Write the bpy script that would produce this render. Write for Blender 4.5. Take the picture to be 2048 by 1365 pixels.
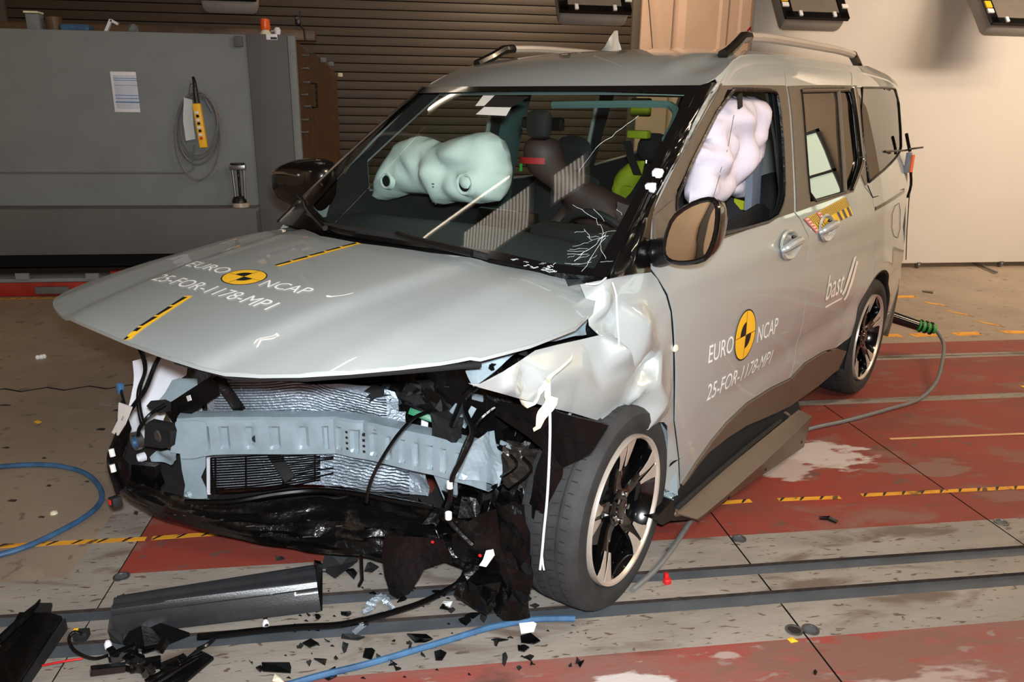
import bpy, bmesh, math, random
from mathutils import Vector, Matrix, noise
from mathutils.geometry import delaunay_2d_cdt, intersect_point_line
PI = math.pi
rad = math.radians
for o in list(bpy.data.objects): bpy.data.objects.remove(o)
scn = bpy.context.scene
COL = scn.collection
random.seed(7)

# ---------------------------------------------------------------- camera
# The hall's axes are the world's axes: X along the floor rails, Y towards the roller shutter.
# The van stands at an angle; its own frame is x = its left, y = rearwards, z = up.
CAR_ROT = rad(-47.887)
CARM = Matrix.Rotation(CAR_ROT, 4, 'Z')
CP = Vector((2.00908858, -0.848476982, 1.49963399))       # camera seen from the van's frame
YAW, PIT, ROL, FPX = -0.695375589, 0.287951796, -0.0139885018, 1545.8261
_f = Vector((math.sin(YAW)*math.cos(PIT), math.cos(YAW)*math.cos(PIT), -math.sin(PIT)))
_r = Vector((math.cos(YAW), -math.sin(YAW), 0))
_d = _f.cross(_r)
CR = math.cos(ROL)*_r + math.sin(ROL)*_d
CD = -math.sin(ROL)*_r + math.cos(ROL)*_d
CF = _f
camd = bpy.data.cameras.new('camera')
cam = bpy.data.objects.new('camera', camd)
COL.objects.link(cam)
cam.matrix_world = CARM @ (Matrix.Translation(CP) @ Matrix((CR, -CD, -CF)).transposed().to_4x4())
camd.sensor_width = 36
camd.lens = FPX/2048*36
camd.clip_start = 0.05
scn.camera = cam

# ---------------------------------------------------------------- world, lights, exposure
scn.view_settings.view_transform = 'Standard'
scn.view_settings.look = 'None'
scn.view_settings.gamma = 1
scn.view_settings.use_curve_mapping = False
scn.view_settings.exposure = 0.0
w = bpy.data.worlds.new('world'); scn.world = w; w.use_nodes = True
w.node_tree.nodes['Background'].inputs[0].default_value = (0.9, 0.8, 0.7, 1)
w.node_tree.nodes['Background'].inputs[1].default_value = 0.05

def light(name, kind, loc, target, power, color, size=0.1, sy=None, spread=180):
    l = bpy.data.lights.new(name, kind); o = bpy.data.objects.new(name, l); COL.objects.link(o)
    o.location = loc
    o.rotation_euler = (Vector(target)-Vector(loc)).to_track_quat('-Z', 'Y').to_euler()
    l.energy = power; l.color = color
    if kind == 'AREA':
        l.size = size; l.spread = rad(spread)
        if sy: l.shape = 'RECTANGLE'; l.size_y = sy
    else: l.shadow_soft_size = size
    return o
FLASH = 120
cw0 = CARM @ CP
# the photographer's flash, just above the lens
light('camera_flash', 'AREA', cw0+Vector((0.02, -0.05, 0.11)), CARM @ (CP+CF*3), FLASH, (0.93, 0.97, 1.0), 0.09, 0.06)
# warm hall lamps, with lights added to brighten walls the van reflects
light('hall_or_fill_light', 'AREA', (7.2, 1.8, 3.3), (6.8, 5.2, 0.6), 62, (1.0, 0.83, 0.66), 2.4, 0.4, 110)
light('hall_or_fill_light', 'AREA', (9.6, 3.6, 4.6), (12, 5.2, 1.8), 190, (1.0, 0.82, 0.62), 2.4, 0.5)  # added to brighten the right wall for reflections in the side glass
light('hall_or_fill_light', 'AREA', (-4.6, -2.6, 4.6), (-7, -2.2, 1.0), 150, (1.0, 0.80, 0.58), 2.4, 0.5)  # added to brighten the left wall that the driver's mirror reflects
light('hall_or_fill_light', 'AREA', (6.0, 0.5, 4.6), (5.2, 3.2, 0.5), 150, (1.0, 0.74, 0.50), 2.6, 0.5)
light('hall_or_fill_light', 'AREA', (4.2, -4.5, 4.6), (3.5, 1.0, 0.5), 170, (1.0, 0.78, 0.56), 3.0, 0.5)
light('hall_or_fill_light', 'AREA', (2.9, 7.2, 4.4), (4.2, 9.5, 1.6), 120, (1.0, 0.75, 0.52), 1.5, 0.4)
light('hall_or_fill_light', 'AREA', (-2.0, 6.8, 4.9), (-1.0, 9.5, 1.2), 14, (1.0, 0.78, 0.55), 2.0, 0.4)

# ---------------------------------------------------------------- finding points
def ray(px, py): return CF + CR*((px-1024)/FPX) + CD*((py-682.5)/FPX)
def PZ(px, py, z): d = ray(px, py); return CP + d*((z-CP.z)/d.z)
def PX(px, py, x): d = ray(px, py); return CP + d*((x-CP.x)/d.x)
def PY(px, py, y): d = ray(px, py); return CP + d*((y-CP.y)/d.y)
def hit(px, py, F, t0=0.6, t1=7.0, n=900):
    d = ray(px, py); a = t0; s0 = F(CP+d*a)
    for i in range(1, n+1):
        b = t0+(t1-t0)*i/n; s = F(CP+d*b)
        if s*s0 <= 0:
            for _ in range(24):
                m = (a+b)/2
                if F(CP+d*m)*s0 > 0: a = m
                else: b = m
            return CP+d*a
        a = b
    raise ValueError(('no hit', px, py))
def hall(P): return CARM @ Vector(P)
def HF(px, py, z=0.0): return hall(PZ(px, py, z))                 # on the hall floor
def HY(px, py, Y):                                               # on a hall plane y = Y
    C = hall(CP); d = CARM @ ray(px, py); return C + d*((Y-C.y)/d.y)
def HX(px, py, X):
    C = hall(CP); d = CARM @ ray(px, py); return C + d*((X-C.x)/d.x)
def interp(v, pts):
    if v <= pts[0][0]: return pts[0][1]
    for (a, b), (c, d) in zip(pts, pts[1:]):
        if v <= c: return b + (d-b)*(v-a)/(c-a)
    return pts[-1][1]
def sm(v, a, b):
    t = min(1, max(0, (v-a)/(b-a))); return t*t*(3-2*t)

# ---------------------------------------------------------------- materials
def lin(c):
    return tuple(((v/255)/12.92 if v/255 <= 0.04045 else (((v/255)+0.055)/1.055)**2.4) for v in c)
MATS = {}
def nmat(name, rgb, rough=0.5, metal=0.0, vary=0.12, scale=6.0, bump=0.0, bscale=40.0, coat=0.0, coords='Object', spec=0.5, rgb2=None, lo=0.4, hi=0.65, aniso=None, rvary=0.0):
    m = bpy.data.materials.new(name); m.use_nodes = True
    nt = m.node_tree; N = nt.nodes; L = nt.links
    b = N['Principled BSDF']
    tc = N.new('ShaderNodeTexCoord'); mp = N.new('ShaderNodeMapping')
    L.new(tc.outputs[coords], mp.inputs['Vector'])
    if aniso: mp.inputs['Scale'].default_value = aniso
    nz = N.new('ShaderNodeTexNoise'); nz.inputs['Scale'].default_value = scale; nz.inputs['Detail'].default_value = 6
    nz.inputs['Roughness'].default_value = 0.6
    L.new(mp.outputs[0], nz.inputs['Vector'])
    mr = N.new('ShaderNodeMapRange'); mr.inputs[1].default_value = lo; mr.inputs[2].default_value = hi
    L.new(nz.outputs[0], mr.inputs[0])
    mx = N.new('ShaderNodeMix'); mx.data_type = 'RGBA'
    c = lin(rgb)
    c2 = lin(rgb2) if rgb2 else tuple(v*(1-vary) for v in c)
    mx.inputs[6].default_value = (*c, 1); mx.inputs[7].default_value = (*c2, 1)
    L.new(mr.outputs[0], mx.inputs[0]); L.new(mx.outputs[2], b.inputs['Base Color'])
    b.inputs['Roughness'].default_value = rough; b.inputs['Metallic'].default_value = metal
    b.inputs['Specular IOR Level'].default_value = spec
    b.inputs['Coat Weight'].default_value = coat; b.inputs['Coat Roughness'].default_value = 0.03
    if rvary:
        r2 = N.new('ShaderNodeMapRange'); r2.inputs[3].default_value = rough; r2.inputs[4].default_value = min(1, rough+rvary)
        L.new(nz.outputs[0], r2.inputs[0]); L.new(r2.outputs[0], b.inputs['Roughness'])
    if bump:
        n2 = N.new('ShaderNodeTexNoise'); n2.inputs['Scale'].default_value = bscale; n2.inputs['Detail'].default_value = 5
        L.new(mp.outputs[0], n2.inputs['Vector'])
        bp = N.new('ShaderNodeBump'); bp.inputs['Strength'].default_value = bump; bp.inputs['Distance'].default_value = 0.01
        L.new(n2.outputs[0], bp.inputs['Height']); L.new(bp.outputs[0], b.inputs['Normal'])
    MATS[name] = m; return m
def glassmat(name, tint, f0=0.05, opaque=0.0, base=(10, 10, 10)):
    m = bpy.data.materials.new(name); m.use_nodes = True
    nt = m.node_tree; N = nt.nodes; L = nt.links
    N.remove(N['Principled BSDF']); out = N['Material Output']
    # Schlick's reflectance, the same from both faces of a thin pane
    lw = N.new('ShaderNodeLayerWeight'); lw.inputs[0].default_value = 0.5
    pw = N.new('ShaderNodeMath'); pw.operation = 'POWER'; pw.inputs[1].default_value = 5
    L.new(lw.outputs['Facing'], pw.inputs[0])
    fr = N.new('ShaderNodeMapRange'); fr.inputs[3].default_value = f0; fr.inputs[4].default_value = 1.0
    L.new(pw.outputs[0], fr.inputs[0])
    tr = N.new('ShaderNodeBsdfTransparent'); tr.inputs[0].default_value = (*tint, 1)
    gl = N.new('ShaderNodeBsdfGlossy'); gl.inputs['Roughness'].default_value = 0.0
    df = N.new('ShaderNodeBsdfDiffuse'); df.inputs[0].default_value = (*lin(base), 1)
    m0 = N.new('ShaderNodeMixShader'); m0.inputs[0].default_value = opaque
    L.new(tr.outputs[0], m0.inputs[1]); L.new(df.outputs[0], m0.inputs[2])
    mx = N.new('ShaderNodeMixShader')
    L.new(fr.outputs[0], mx.inputs[0]); L.new(m0.outputs[0], mx.inputs[1]); L.new(gl.outputs[0], mx.inputs[2])
    L.new(mx.outputs[0], out.inputs[0]); MATS[name] = m; return m
def emis(name, rgb, s):
    m = bpy.data.materials.new(name); m.use_nodes = True
    b = m.node_tree.nodes['Principled BSDF']
    b.inputs['Emission Color'].default_value = (*lin(rgb), 1); b.inputs['Emission Strength'].default_value = s
    b.inputs['Base Color'].default_value = (*lin(rgb), 1)
    MATS[name] = m; return m
M = MATS
nmat('paint', (174, 182, 183), 0.35, 0.25, 0.04, 3, coat=1.0)
nmat('primer', (146, 163, 172), 0.42, 0.1, 0.12, 18, coat=0.3)
nmat('trim_plastic', (92, 80, 68), 0.42, 0, 0.12, 30, bump=0.05, bscale=400)
nmat('black_plastic', (10, 10, 11), 0.30, 0, 0.3, 20, bump=0.3, bscale=50, spec=0.35)
nmat('radiator_gap', (52, 58, 66), 0.5, 0.3, 0.1)
nmat('gloss_black', (9, 9, 10), 0.16, 0, 0.2, 8, coat=0.4)
nmat('satin_black', (38, 39, 42), 0.32, 0, 0.2, 30, bump=0.05, bscale=200)
nmat('matte_black', (20, 20, 21), 0.75, 0, 0.35, 15)
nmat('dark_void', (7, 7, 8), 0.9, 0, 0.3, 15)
nmat('rubber', (44, 45, 47), 0.72, 0, 0.25, 14, bump=0.1, bscale=120, rgb2=(33, 34, 35))
nmat('rim_black', (9, 9, 10), 0.12, 0.2, 0.2, 10, coat=0.6)
nmat('rim_machined', (206, 196, 184), 0.34, 0.5, 0.08, 30)
nmat('rail_silver', (206, 200, 194), 0.35, 0.6, 0.05, 8)
nmat('chrome', (215, 215, 215), 0.1, 1.0, 0.05, 8)
nmat('steel', (140, 140, 140), 0.35, 0.9, 0.2, 14)
nmat('foil', (186, 200, 214), 0.36, 0.55, 0.25, 25, bump=0.7, bscale=90)
nmat('airbag_fabric', (226, 234, 230), 0.8, 0, 0.04, 12, bump=0.1, bscale=300)
nmat('curtain_fabric', (214, 208, 222), 0.65, 0, 0.05, 10, bump=0.15, bscale=60)
nmat('white_plastic', (226, 228, 236), 0.4, 0, 0.05, 10)
nmat('white_paper', (232, 232, 228), 0.7, 0, 0.05, 10)
nmat('white_ink', (240, 240, 238), 0.55, 0, 0.02, 10)
nmat('masking_tape', (222, 216, 190), 0.75, 0, 0.08, 25)
nmat('yellow_ink', (244, 190, 42), 0.5, 0, 0.05, 20)
nmat('black_ink', (18, 18, 18), 0.5, 0, 0.1, 20)
nmat('red_plastic', (200, 28, 32), 0.4)
nmat('green_plastic', (36, 118, 82), 0.45, 0, 0.2)
nmat('green_band', (50, 150, 60), 0.5)
nmat('blue_hose', (62, 104, 142), 0.5, 0, 0.25, 9, rgb2=(40, 72, 106))
nmat('grey_cable', (110, 112, 112), 0.45, 0, 0.15, 20)
nmat('orange_lens', (236, 92, 22), 0.3)
nmat('hiviz', (176, 186, 30), 0.7)
nmat('dummy_skin', (66, 46, 42), 0.6, 0, 0.1)
nmat('dummy_red', (170, 26, 34), 0.6)
nmat('seat_fabric', (34, 35, 38), 0.85, 0, 0.2, 40)
nmat('seat_grey', (118, 124, 136), 0.75, 0, 0.1)
nmat('headliner', (120, 128, 126), 0.85, 0, 0.05)
nmat('mint_trim', (74, 98, 96), 0.7, 0, 0.05)
nmat('pad_grey', (112, 122, 138), 0.7, 0, 0.05)
glassmat('windshield_glass', (0.82, 0.92, 0.89), 0.07)
glassmat('side_glass', (0.20, 0.19, 0.17), 0.20, 0.5)
glassmat('mirror_tint', (0.7, 0.8, 0.8))
nmat('mirror_silver', (235, 235, 235), 0.02, 1.0, 0.01)
nmat('crack_white', (225, 235, 235), 0.5, 0, 0.3, 60)
nmat('clear_film', (200, 210, 214), 0.15, 0, 0.05)

# ---------------------------------------------------------------- mesh building
class MB:
    def __init__(s): s.v = []; s.f = []; s.mi = []; s.m = 0
    def vert(s, p): s.v.append(Vector(p)); return len(s.v)-1
    def face(s, ix): s.f.append(tuple(ix)); s.mi.append(s.m)
    def box(s, c, d, rot=None, bev=0.0):
        c = Vector(c); hx, hy, hz = d[0]/2, d[1]/2, d[2]/2
        R_ = rot if rot is not None else Matrix.Identity(3)
        if not bev:
            i = [s.vert(c+R_ @ Vector((x*hx, y*hy, z*hz))) for x in (-1, 1) for y in (-1, 1) for z in (-1, 1)]
            for q in ((0, 1, 3, 2), (4, 6, 7, 5), (0, 4, 5, 1), (2, 3, 7, 6), (0, 2, 6, 4), (1, 5, 7, 3)): s.face([i[k] for k in q])
        else:
            b = bmesh.new(); bmesh.ops.create_cube(b, size=1)
            for v in b.verts: v.co = Vector((v.co.x*d[0], v.co.y*d[1], v.co.z*d[2]))
            bmesh.ops.bevel(b, geom=b.edges[:], offset=min(bev, min(d)*0.45), segments=2, affect='EDGES', profile=0.5)
            o = len(s.v)
            for v in b.verts: s.vert(c+R_ @ v.co)
            for f in b.faces: s.face([o+v.index for v in f.verts])
            b.free()
        return s
    def tube(s, pts, r, n=8, caps=True, rr=None):
        pts = [Vector(p) for p in pts]; rings = []
        up = None
        for k, p in enumerate(pts):
            t = (pts[min(k+1, len(pts)-1)]-pts[max(k-1, 0)])
            if t.length < 1e-9: t = Vector((0, 0, 1))
            t.normalize()
            if up is None:
                up = Vector((0, 0, 1)) if abs(t.z) < 0.9 else Vector((1, 0, 0))
            a = t.cross(up)
            if a.length < 1e-6: a = t.cross(Vector((0.3, 1, 0.2)))
            a.normalize(); b = a.cross(t); up = b
            q = rr[k] if rr else r
            rings.append([s.vert(p+a*(q*math.cos(2*PI*j/n))+b*(q*math.sin(2*PI*j/n))) for j in range(n)])
        for A, B in zip(rings, rings[1:]):
            for j in range(n): s.face((A[j], A[(j+1) % n], B[(j+1) % n], B[j]))
        if caps: s.face(rings[0][::-1]); s.face(rings[-1])
        return s
    def lathe(s, prof, n=48, c=(0, 0, 0), ax='x', closed=False, R_=None):
        # prof: (along axis, radius)
        c = Vector(c); rings = []
        for a, r in prof:
            ring = []
            for j in range(n):
                t = 2*PI*j/n
                if ax == 'x': p = Vector((a, r*math.cos(t), r*math.sin(t)))
                elif ax == 'y': p = Vector((r*math.sin(t), a, r*math.cos(t)))
                else: p = Vector((r*math.cos(t), r*math.sin(t), a))
                if R_ is not None: p = R_ @ p
                ring.append(s.vert(c+p))
            rings.append(ring)
        seq = list(zip(rings, rings[1:]))
        if closed: seq.append((rings[-1], rings[0]))
        for A, B in seq:
            for j in range(n): s.face((A[j], A[(j+1) % n], B[(j+1) % n], B[j]))
        return s
    def disc(s, c, r, nrm, n=24):
        nrm = Vector(nrm).normalized(); a = nrm.orthogonal().normalized(); b = nrm.cross(a)
        s.face([s.vert(Vector(c)+a*(r*math.cos(2*PI*j/n))+b*(r*math.sin(2*PI*j/n))) for j in range(n)]); return s
    def prism(s, poly, ext):
        # poly: 3D loop, ext: extrusion vector
        ext = Vector(ext); n = len(poly)
        A = [s.vert(p) for p in poly]; B = [s.vert(Vector(p)+ext) for p in poly]
        s.face(A[::-1]); s.face(B)
        for j in range(n): s.face((A[j], A[(j+1) % n], B[(j+1) % n], B[j]))
        return s
    def grid(s, rows, close=False):
        ids = [[s.vert(p) for p in r] for r in rows]
        for A, B in zip(ids, ids[1:]):
            for j in range(len(A)-1): s.face((A[j], A[j+1], B[j+1], B[j]))
            if close: s.face((A[-1], A[0], B[0], B[-1]))
        return s
    def merge(s, o):
        k = len(s.v); s.v += o.v; s.f += [tuple(i+k for i in f) for f in o.f]; s.mi += o.mi; return s
    def xform(s, Mx): s.v = [Mx @ v for v in s.v]; return s
    def thicken(s, t):
        # gives an open sheet a real thickness (towards the back of its faces)
        me = bpy.data.meshes.new('t'); me.from_pydata(s.v, [], s.f); me.update()
        nr = [v.normal.copy() for v in me.vertices]; bpy.data.meshes.remove(me)
        n = len(s.v); cnt = {}
        for f in s.f:
            for a, b in zip(f, f[1:]+f[:1]): cnt[(a, b)] = 1
        s.v += [p-q*t for p, q in zip(s.v[:n], nr)]
        F0 = list(zip(s.f, s.mi))
        for f, m in F0: s.f.append(tuple(i+n for i in f[::-1])); s.mi.append(m)
        for f, m in F0:
            for a, b in zip(f, f[1:]+f[:1]):
                if (b, a) not in cnt: s.f.append((b, a, a+n, b+n)); s.mi.append(m)
        return s
OFF = {}
def tag(o, label=None, cat=None, group=None, kind=None):
    if label: o['label'] = label
    if cat: o['category'] = cat
    if group: o['group'] = group
    if kind: o['kind'] = kind
    return o
def build(mb, name, mats, parent=None, smooth=True, ang=35, recalc=False):
    if not isinstance(mats, (list, tuple)): mats = [mats]
    me = bpy.data.meshes.new(name)
    if parent is None:
        xs = [v.x for v in mb.v]; ys = [v.y for v in mb.v]; zs = [v.z for v in mb.v]
        off = Vector(((min(xs)+max(xs))/2, (min(ys)+max(ys))/2, min(zs)))
    else: off = OFF.get(parent.name, Vector((0, 0, 0)))
    me.from_pydata([v-off for v in mb.v], [], mb.f); me.update()
    for m in mats: me.materials.append(M[m] if isinstance(m, str) else m)
    me.polygons.foreach_set('material_index', mb.mi)
    if recalc:
        b = bmesh.new(); b.from_mesh(me); bmesh.ops.recalc_face_normals(b, faces=b.faces); b.to_mesh(me); b.free()
    if smooth:
        me.polygons.foreach_set('use_smooth', [True]*len(me.polygons))
        me.set_sharp_from_angle(angle=rad(ang))
    me.update()
    o = bpy.data.objects.new(name, me); COL.objects.link(o)
    if parent is None: o.location = off
    else: o.parent = parent; OFF[o.name] = off
    return o
def empty(name, loc, label, cat, group=None, frame=None):
    o = bpy.data.objects.new(name, None); COL.objects.link(o); o.location = loc
    o.empty_display_size = 0.1
    OFF[o.name] = Vector(loc) if frame is None else frame
    return tag(o, label, cat, group)
def catmull(pts, n=6):
    pts = [Vector(p) for p in pts]; out = []
    for i in range(len(pts)-1):
        p0 = pts[max(i-1, 0)]; p1 = pts[i]; p2 = pts[i+1]; p3 = pts[min(i+2, len(pts)-1)]
        for k in range(n):
            t = k/n
            out.append(0.5*((2*p1)+(p2-p0)*t+(2*p0-5*p1+4*p2-p3)*t*t+(3*p1-p0-3*p2+p3)*t*t*t))
    out.append(pts[-1]); return out
def inside(p, poly):
    x, y = p[0], p[1]; c = False; n = len(poly)
    for i in range(n):
        x1, y1 = poly[i][0], poly[i][1]; x2, y2 = poly[(i+1) % n][0], poly[(i+1) % n][1]
        if (y1 > y) != (y2 > y) and x < (x2-x1)*(y-y1)/(y2-y1)+x1: c = not c
    return c
def dseg(p, a, b):
    ax, ay = a[0], a[1]; dx, dy = b[0]-ax, b[1]-ay
    L = dx*dx+dy*dy; t = 0 if L == 0 else max(0, min(1, ((p[0]-ax)*dx+(p[1]-ay)*dy)/L))
    return math.hypot(p[0]-ax-dx*t, p[1]-ay-dy*t)
def dpoly(p, poly): return min(dseg(p, poly[i], poly[(i+1) % len(poly)]) for i in range(len(poly)))
def resample(poly, step):
    out = []
    for i in range(len(poly)):
        a = Vector(poly[i][:2]); b = Vector(poly[(i+1) % len(poly)][:2])
        k = max(1, int(round((b-a).length/step)))
        out += [a+(b-a)*(j/k) for j in range(k)]
    return out
def area(poly):
    return sum(poly[i][0]*poly[(i+1) % len(poly)][1]-poly[(i+1) % len(poly)][0]*poly[i][1] for i in range(len(poly)))/2
def rnd2(poly, it=2):
    # corner rounding (Chaikin) of a closed 2D loop
    for _ in range(it):
        q = []
        for i in range(len(poly)):
            a = Vector(poly[i][:2]); b = Vector(poly[(i+1) % len(poly)][:2])
            q += [a*0.75+b*0.25, a*0.25+b*0.75]
        poly = q
    return poly
def inset(poly, d):
    n = len(poly); s = 1 if area(poly) > 0 else -1; out = []
    for i in range(n):
        a = Vector(poly[i-1][:2]); b = Vector(poly[i][:2]); c = Vector(poly[(i+1) % n][:2])
        e1 = (b-a).normalized(); e2 = (c-b).normalized()
        nn = Vector((-e1.y-e2.y, e1.x+e2.x))*s
        if nn.length < 1e-6: out.append(b); continue
        nn.normalize(); k = max(0.4, nn.dot(Vector((-e1.y, e1.x))*s))
        out.append(b+nn*(d/k))
    return out
def patch(poly, fmap, step=0.05, holes=(), thick=0.0, flip=False, ctrl=()):
    """A sheet over a 2D outline (with holes), every point put in space by fmap(u, v)."""
    P = resample(poly, step); E = [(i, (i+1) % len(P)) for i in range(len(P))]
    HH = []
    for h in holes:
        h2 = resample(h, step); k = len(P); HH.append(h2)
        P = P+h2; E += [(k+i, k+(i+1) % len(h2)) for i in range(len(h2))]
    xs = [p[0] for p in poly]; ys = [p[1] for p in poly]
    y = min(ys)+step*0.5; r = 0; G = []
    while y < max(ys):
        x = min(xs)+step*(0.5 if r % 2 else 0.0)
        while x < max(xs):
            p = (x, y)
            if inside(p, poly) and dpoly(p, poly) > step*0.45 and not any(inside(p, h) or dpoly(p, h) < step*0.45 for h in holes): G.append(Vector(p))
            x += step
        y += step*0.87; r += 1
    G += [Vector(c[:2]) for c in ctrl]
    vs, es, fs, *_ = delaunay_2d_cdt(P+G, E, [], 0, 1e-6)
    mb = MB()
    for v in vs: mb.vert(fmap(v[0], v[1]))
    for f in fs:
        c = sum((vs[i] for i in f), Vector((0, 0)))/len(f)
        if inside(c, poly) and not any(inside(c, h) for h in holes):
            mb.face(f[::-1] if flip else f)
    if thick: mb.thicken(thick)
    return mb
def pillow(poly, fmap, depth, step=0.03, power=0.5, width=0.12, crease=0.0, seed=0, back=0.5):
    """A closed, blown-up body over a 2D outline; fmap(u, v, w) puts it in space."""
    mb = MB(); ids = {}
    P = resample(poly, step); E = [(i, (i+1) % len(P)) for i in range(len(P))]; G = []
    xs = [p[0] for p in poly]; ys = [p[1] for p in poly]; y = min(ys)+step*0.5; r = 0
    while y < max(ys):
        x = min(xs)+step*(0.5 if r % 2 else 0)
        while x < max(xs):
            if inside((x, y), poly) and dpoly((x, y), poly) > step*0.4: G.append(Vector((x, y)))
            x += step
        y += step*0.87; r += 1
    vs, es, fs, *_ = delaunay_2d_cdt(P+G, E, [], 0, 1e-6)
    W_ = []
    for v in vs:
        d = min(1, dpoly(v, poly)/width)
        h = depth*(1-(1-d)**2)**power
        if crease: h += crease*d*(abs(noise.noise(Vector((v[0]*7, v[1]*7, seed))))*2-0.5)
        W_.append(h)
    for side in (1, -1):
        k = len(mb.v)
        for v, h in zip(vs, W_): mb.vert(fmap(v[0], v[1], h if side > 0 else -h*back))
        for f in fs:
            c = sum((vs[i] for i in f), Vector((0, 0)))/len(f)
            if inside(c, poly): mb.face([k+i for i in (f if side > 0 else f[::-1])])
    # weld the rim
    me = bpy.data.meshes.new('t'); me.from_pydata(mb.v, [], mb.f); b = bmesh.new(); b.from_mesh(me)
    bmesh.ops.remove_doubles(b, verts=b.verts, dist=1e-4)
    bmesh.ops.delete(b, geom=[v for v in b.verts if not v.link_faces], context='VERTS')
    bmesh.ops.recalc_face_normals(b, faces=b.faces)
    out = MB()
    b.verts.index_update()
    for v in b.verts: out.vert(v.co)
    for f in b.faces: out.face([v.index for v in f.verts])
    b.free(); bpy.data.meshes.remove(me)
    return out
def text_mb(s, fmap, size, align='LEFT', xs=1.0, shear=0.0, maxe=0.03, bold=0.0):
    """Lettering: flat glyph faces laid on a surface by fmap(u, v)."""
    cu = bpy.data.curves.new('txt', 'FONT'); cu.body = s; cu.size = size; cu.align_x = align; cu.shear = shear; cu.offset = bold
    cu.resolution_u = 3
    ob = bpy.data.objects.new('txt', cu); COL.objects.link(ob)
    dg = bpy.context.evaluated_depsgraph_get(); me = bpy.data.meshes.new_from_object(ob.evaluated_get(dg))
    b = bmesh.new(); b.from_mesh(me); bmesh.ops.triangulate(b, faces=b.faces)
    for _ in range(4):
        lo = [e for e in b.edges if e.calc_length() > maxe]
        if not lo: break
        bmesh.ops.subdivide_edges(b, edges=lo, cuts=1); bmesh.ops.triangulate(b, faces=[f for f in b.faces if len(f.verts) > 3])
    mb = MB(); b.verts.index_update()
    for v in b.verts: mb.vert(fmap(v.co.x*xs, v.co.y))
    for f in b.faces: mb.face([v.index for v in f.verts])
    b.free(); bpy.data.meshes.remove(me); bpy.data.objects.remove(ob); bpy.data.curves.remove(cu)
    return mb
# ================================================================ THE HALL
def worn(name, rgb, rgb2, rgb3, lo, hi, sc=1.6, aniso=(1, 1, 1), rough=0.55, chips=None, clo=0.62, chi=0.66, csc=14, bump=0.12, spots=()):
    """Painted or bare floor: base colour, broad wear, small chips."""
    m = nmat(name, rgb, rough, 0, 0.1, sc, bump, 60, rgb2=rgb2, lo=lo, hi=hi, aniso=aniso, coords='Object', rvary=0.15)
    nt = m.node_tree; N = nt.nodes; L = nt.links; b = N['Principled BSDF']
    src = b.inputs['Base Color'].links[0].from_socket
    tc = N.new('ShaderNodeTexCoord'); mp = N.new('ShaderNodeMapping'); mp.inputs['Scale'].default_value = aniso
    L.new(tc.outputs['Object'], mp.inputs[0])
    for (c, scl, a, z, det) in ((rgb3, csc, clo, chi, 8), (chips, 4.5, 0.56, 0.66, 12)):
        if c is None: continue
        nz = N.new('ShaderNodeTexNoise'); nz.inputs['Scale'].default_value = scl; nz.inputs['Detail'].default_value = det
        nz.inputs['Distortion'].default_value = 0.6
        L.new(mp.outputs[0], nz.inputs['Vector'])
        mr = N.new('ShaderNodeMapRange'); mr.inputs[1].default_value = a; mr.inputs[2].default_value = z
        L.new(nz.outputs[0], mr.inputs[0])
        mx = N.new('ShaderNodeMix'); mx.data_type = 'RGBA'; mx.inputs[7].default_value = (*lin(c), 1)
        L.new(mr.outputs[0], mx.inputs[0]); L.new(src, mx.inputs[6]); src = mx.outputs[2]
    for (sx, sy, rx, ry, c) in spots:                                # scuffed patches where the floor shows them
        geo = N.new('ShaderNodeNewGeometry'); m2 = N.new('ShaderNodeMapping')
        m2.inputs['Location'].default_value = (-sx/rx, -sy/ry, 0); m2.inputs['Scale'].default_value = (1/rx, 1/ry, 0)
        L.new(geo.outputs['Position'], m2.inputs[0])
        ln = N.new('ShaderNodeVectorMath'); ln.operation = 'LENGTH'; L.new(m2.outputs[0], ln.inputs[0])
        nz = N.new('ShaderNodeTexNoise'); nz.inputs['Scale'].default_value = 11; nz.inputs['Detail'].default_value = 10; L.new(mp.outputs[0], nz.inputs['Vector'])
        ad = N.new('ShaderNodeMath'); ad.operation = 'MULTIPLY_ADD'; ad.inputs[1].default_value = -3.2; L.new(nz.outputs[0], ad.inputs[0]); ad.inputs[2].default_value = 1.6
        a2 = N.new('ShaderNodeMath'); a2.operation = 'ADD'; L.new(ad.outputs[0], a2.inputs[0]); L.new(ln.outputs['Value'], a2.inputs[1])
        mr = N.new('ShaderNodeMapRange'); mr.inputs[1].default_value = 1.0; mr.inputs[2].default_value = 0.75; L.new(a2.outputs[0], mr.inputs[0])
        mx = N.new('ShaderNodeMix'); mx.data_type = 'RGBA'; mx.inputs[7].default_value = (*lin(c), 1)
        L.new(mr.outputs[0], mx.inputs[0]); L.new(src, mx.inputs[6]); src = mx.outputs[2]
    L.new(src, b.inputs['Base Color'])
    return m
worn('floor_beige', (152, 135, 117), (130, 115, 101), (116, 102, 90), 0.35, 0.7, 1.3, chips=(144, 130, 114))
worn('floor_red', (142, 54, 42), (118, 60, 50), (104, 70, 62), 0.35, 0.68, 1.9, aniso=(0.6, 1.3, 1), chips=(126, 84, 74), spots=[(2.56, 1.00, .27, .15, (190, 178, 172)), (2.36, .86, .20, .09, (176, 158, 150)), (3.0, .80, .25, .08, (128, 92, 82))])
worn('floor_red_worn', (146, 52, 44), (126, 88, 80), (134, 112, 104), 0.38, 0.60, 1.8, aniso=(0.6, 1.6, 1), chips=(90, 62, 54), spots=[(1.30, -.36, .14, .07, (186, 178, 176)), (2.1, -.42, .22, .06, (158, 138, 130)), (1.60, -.28, .06, .03, (160, 140, 132)), (2.0, -.34, .40, .10, (120, 84, 74))])
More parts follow.
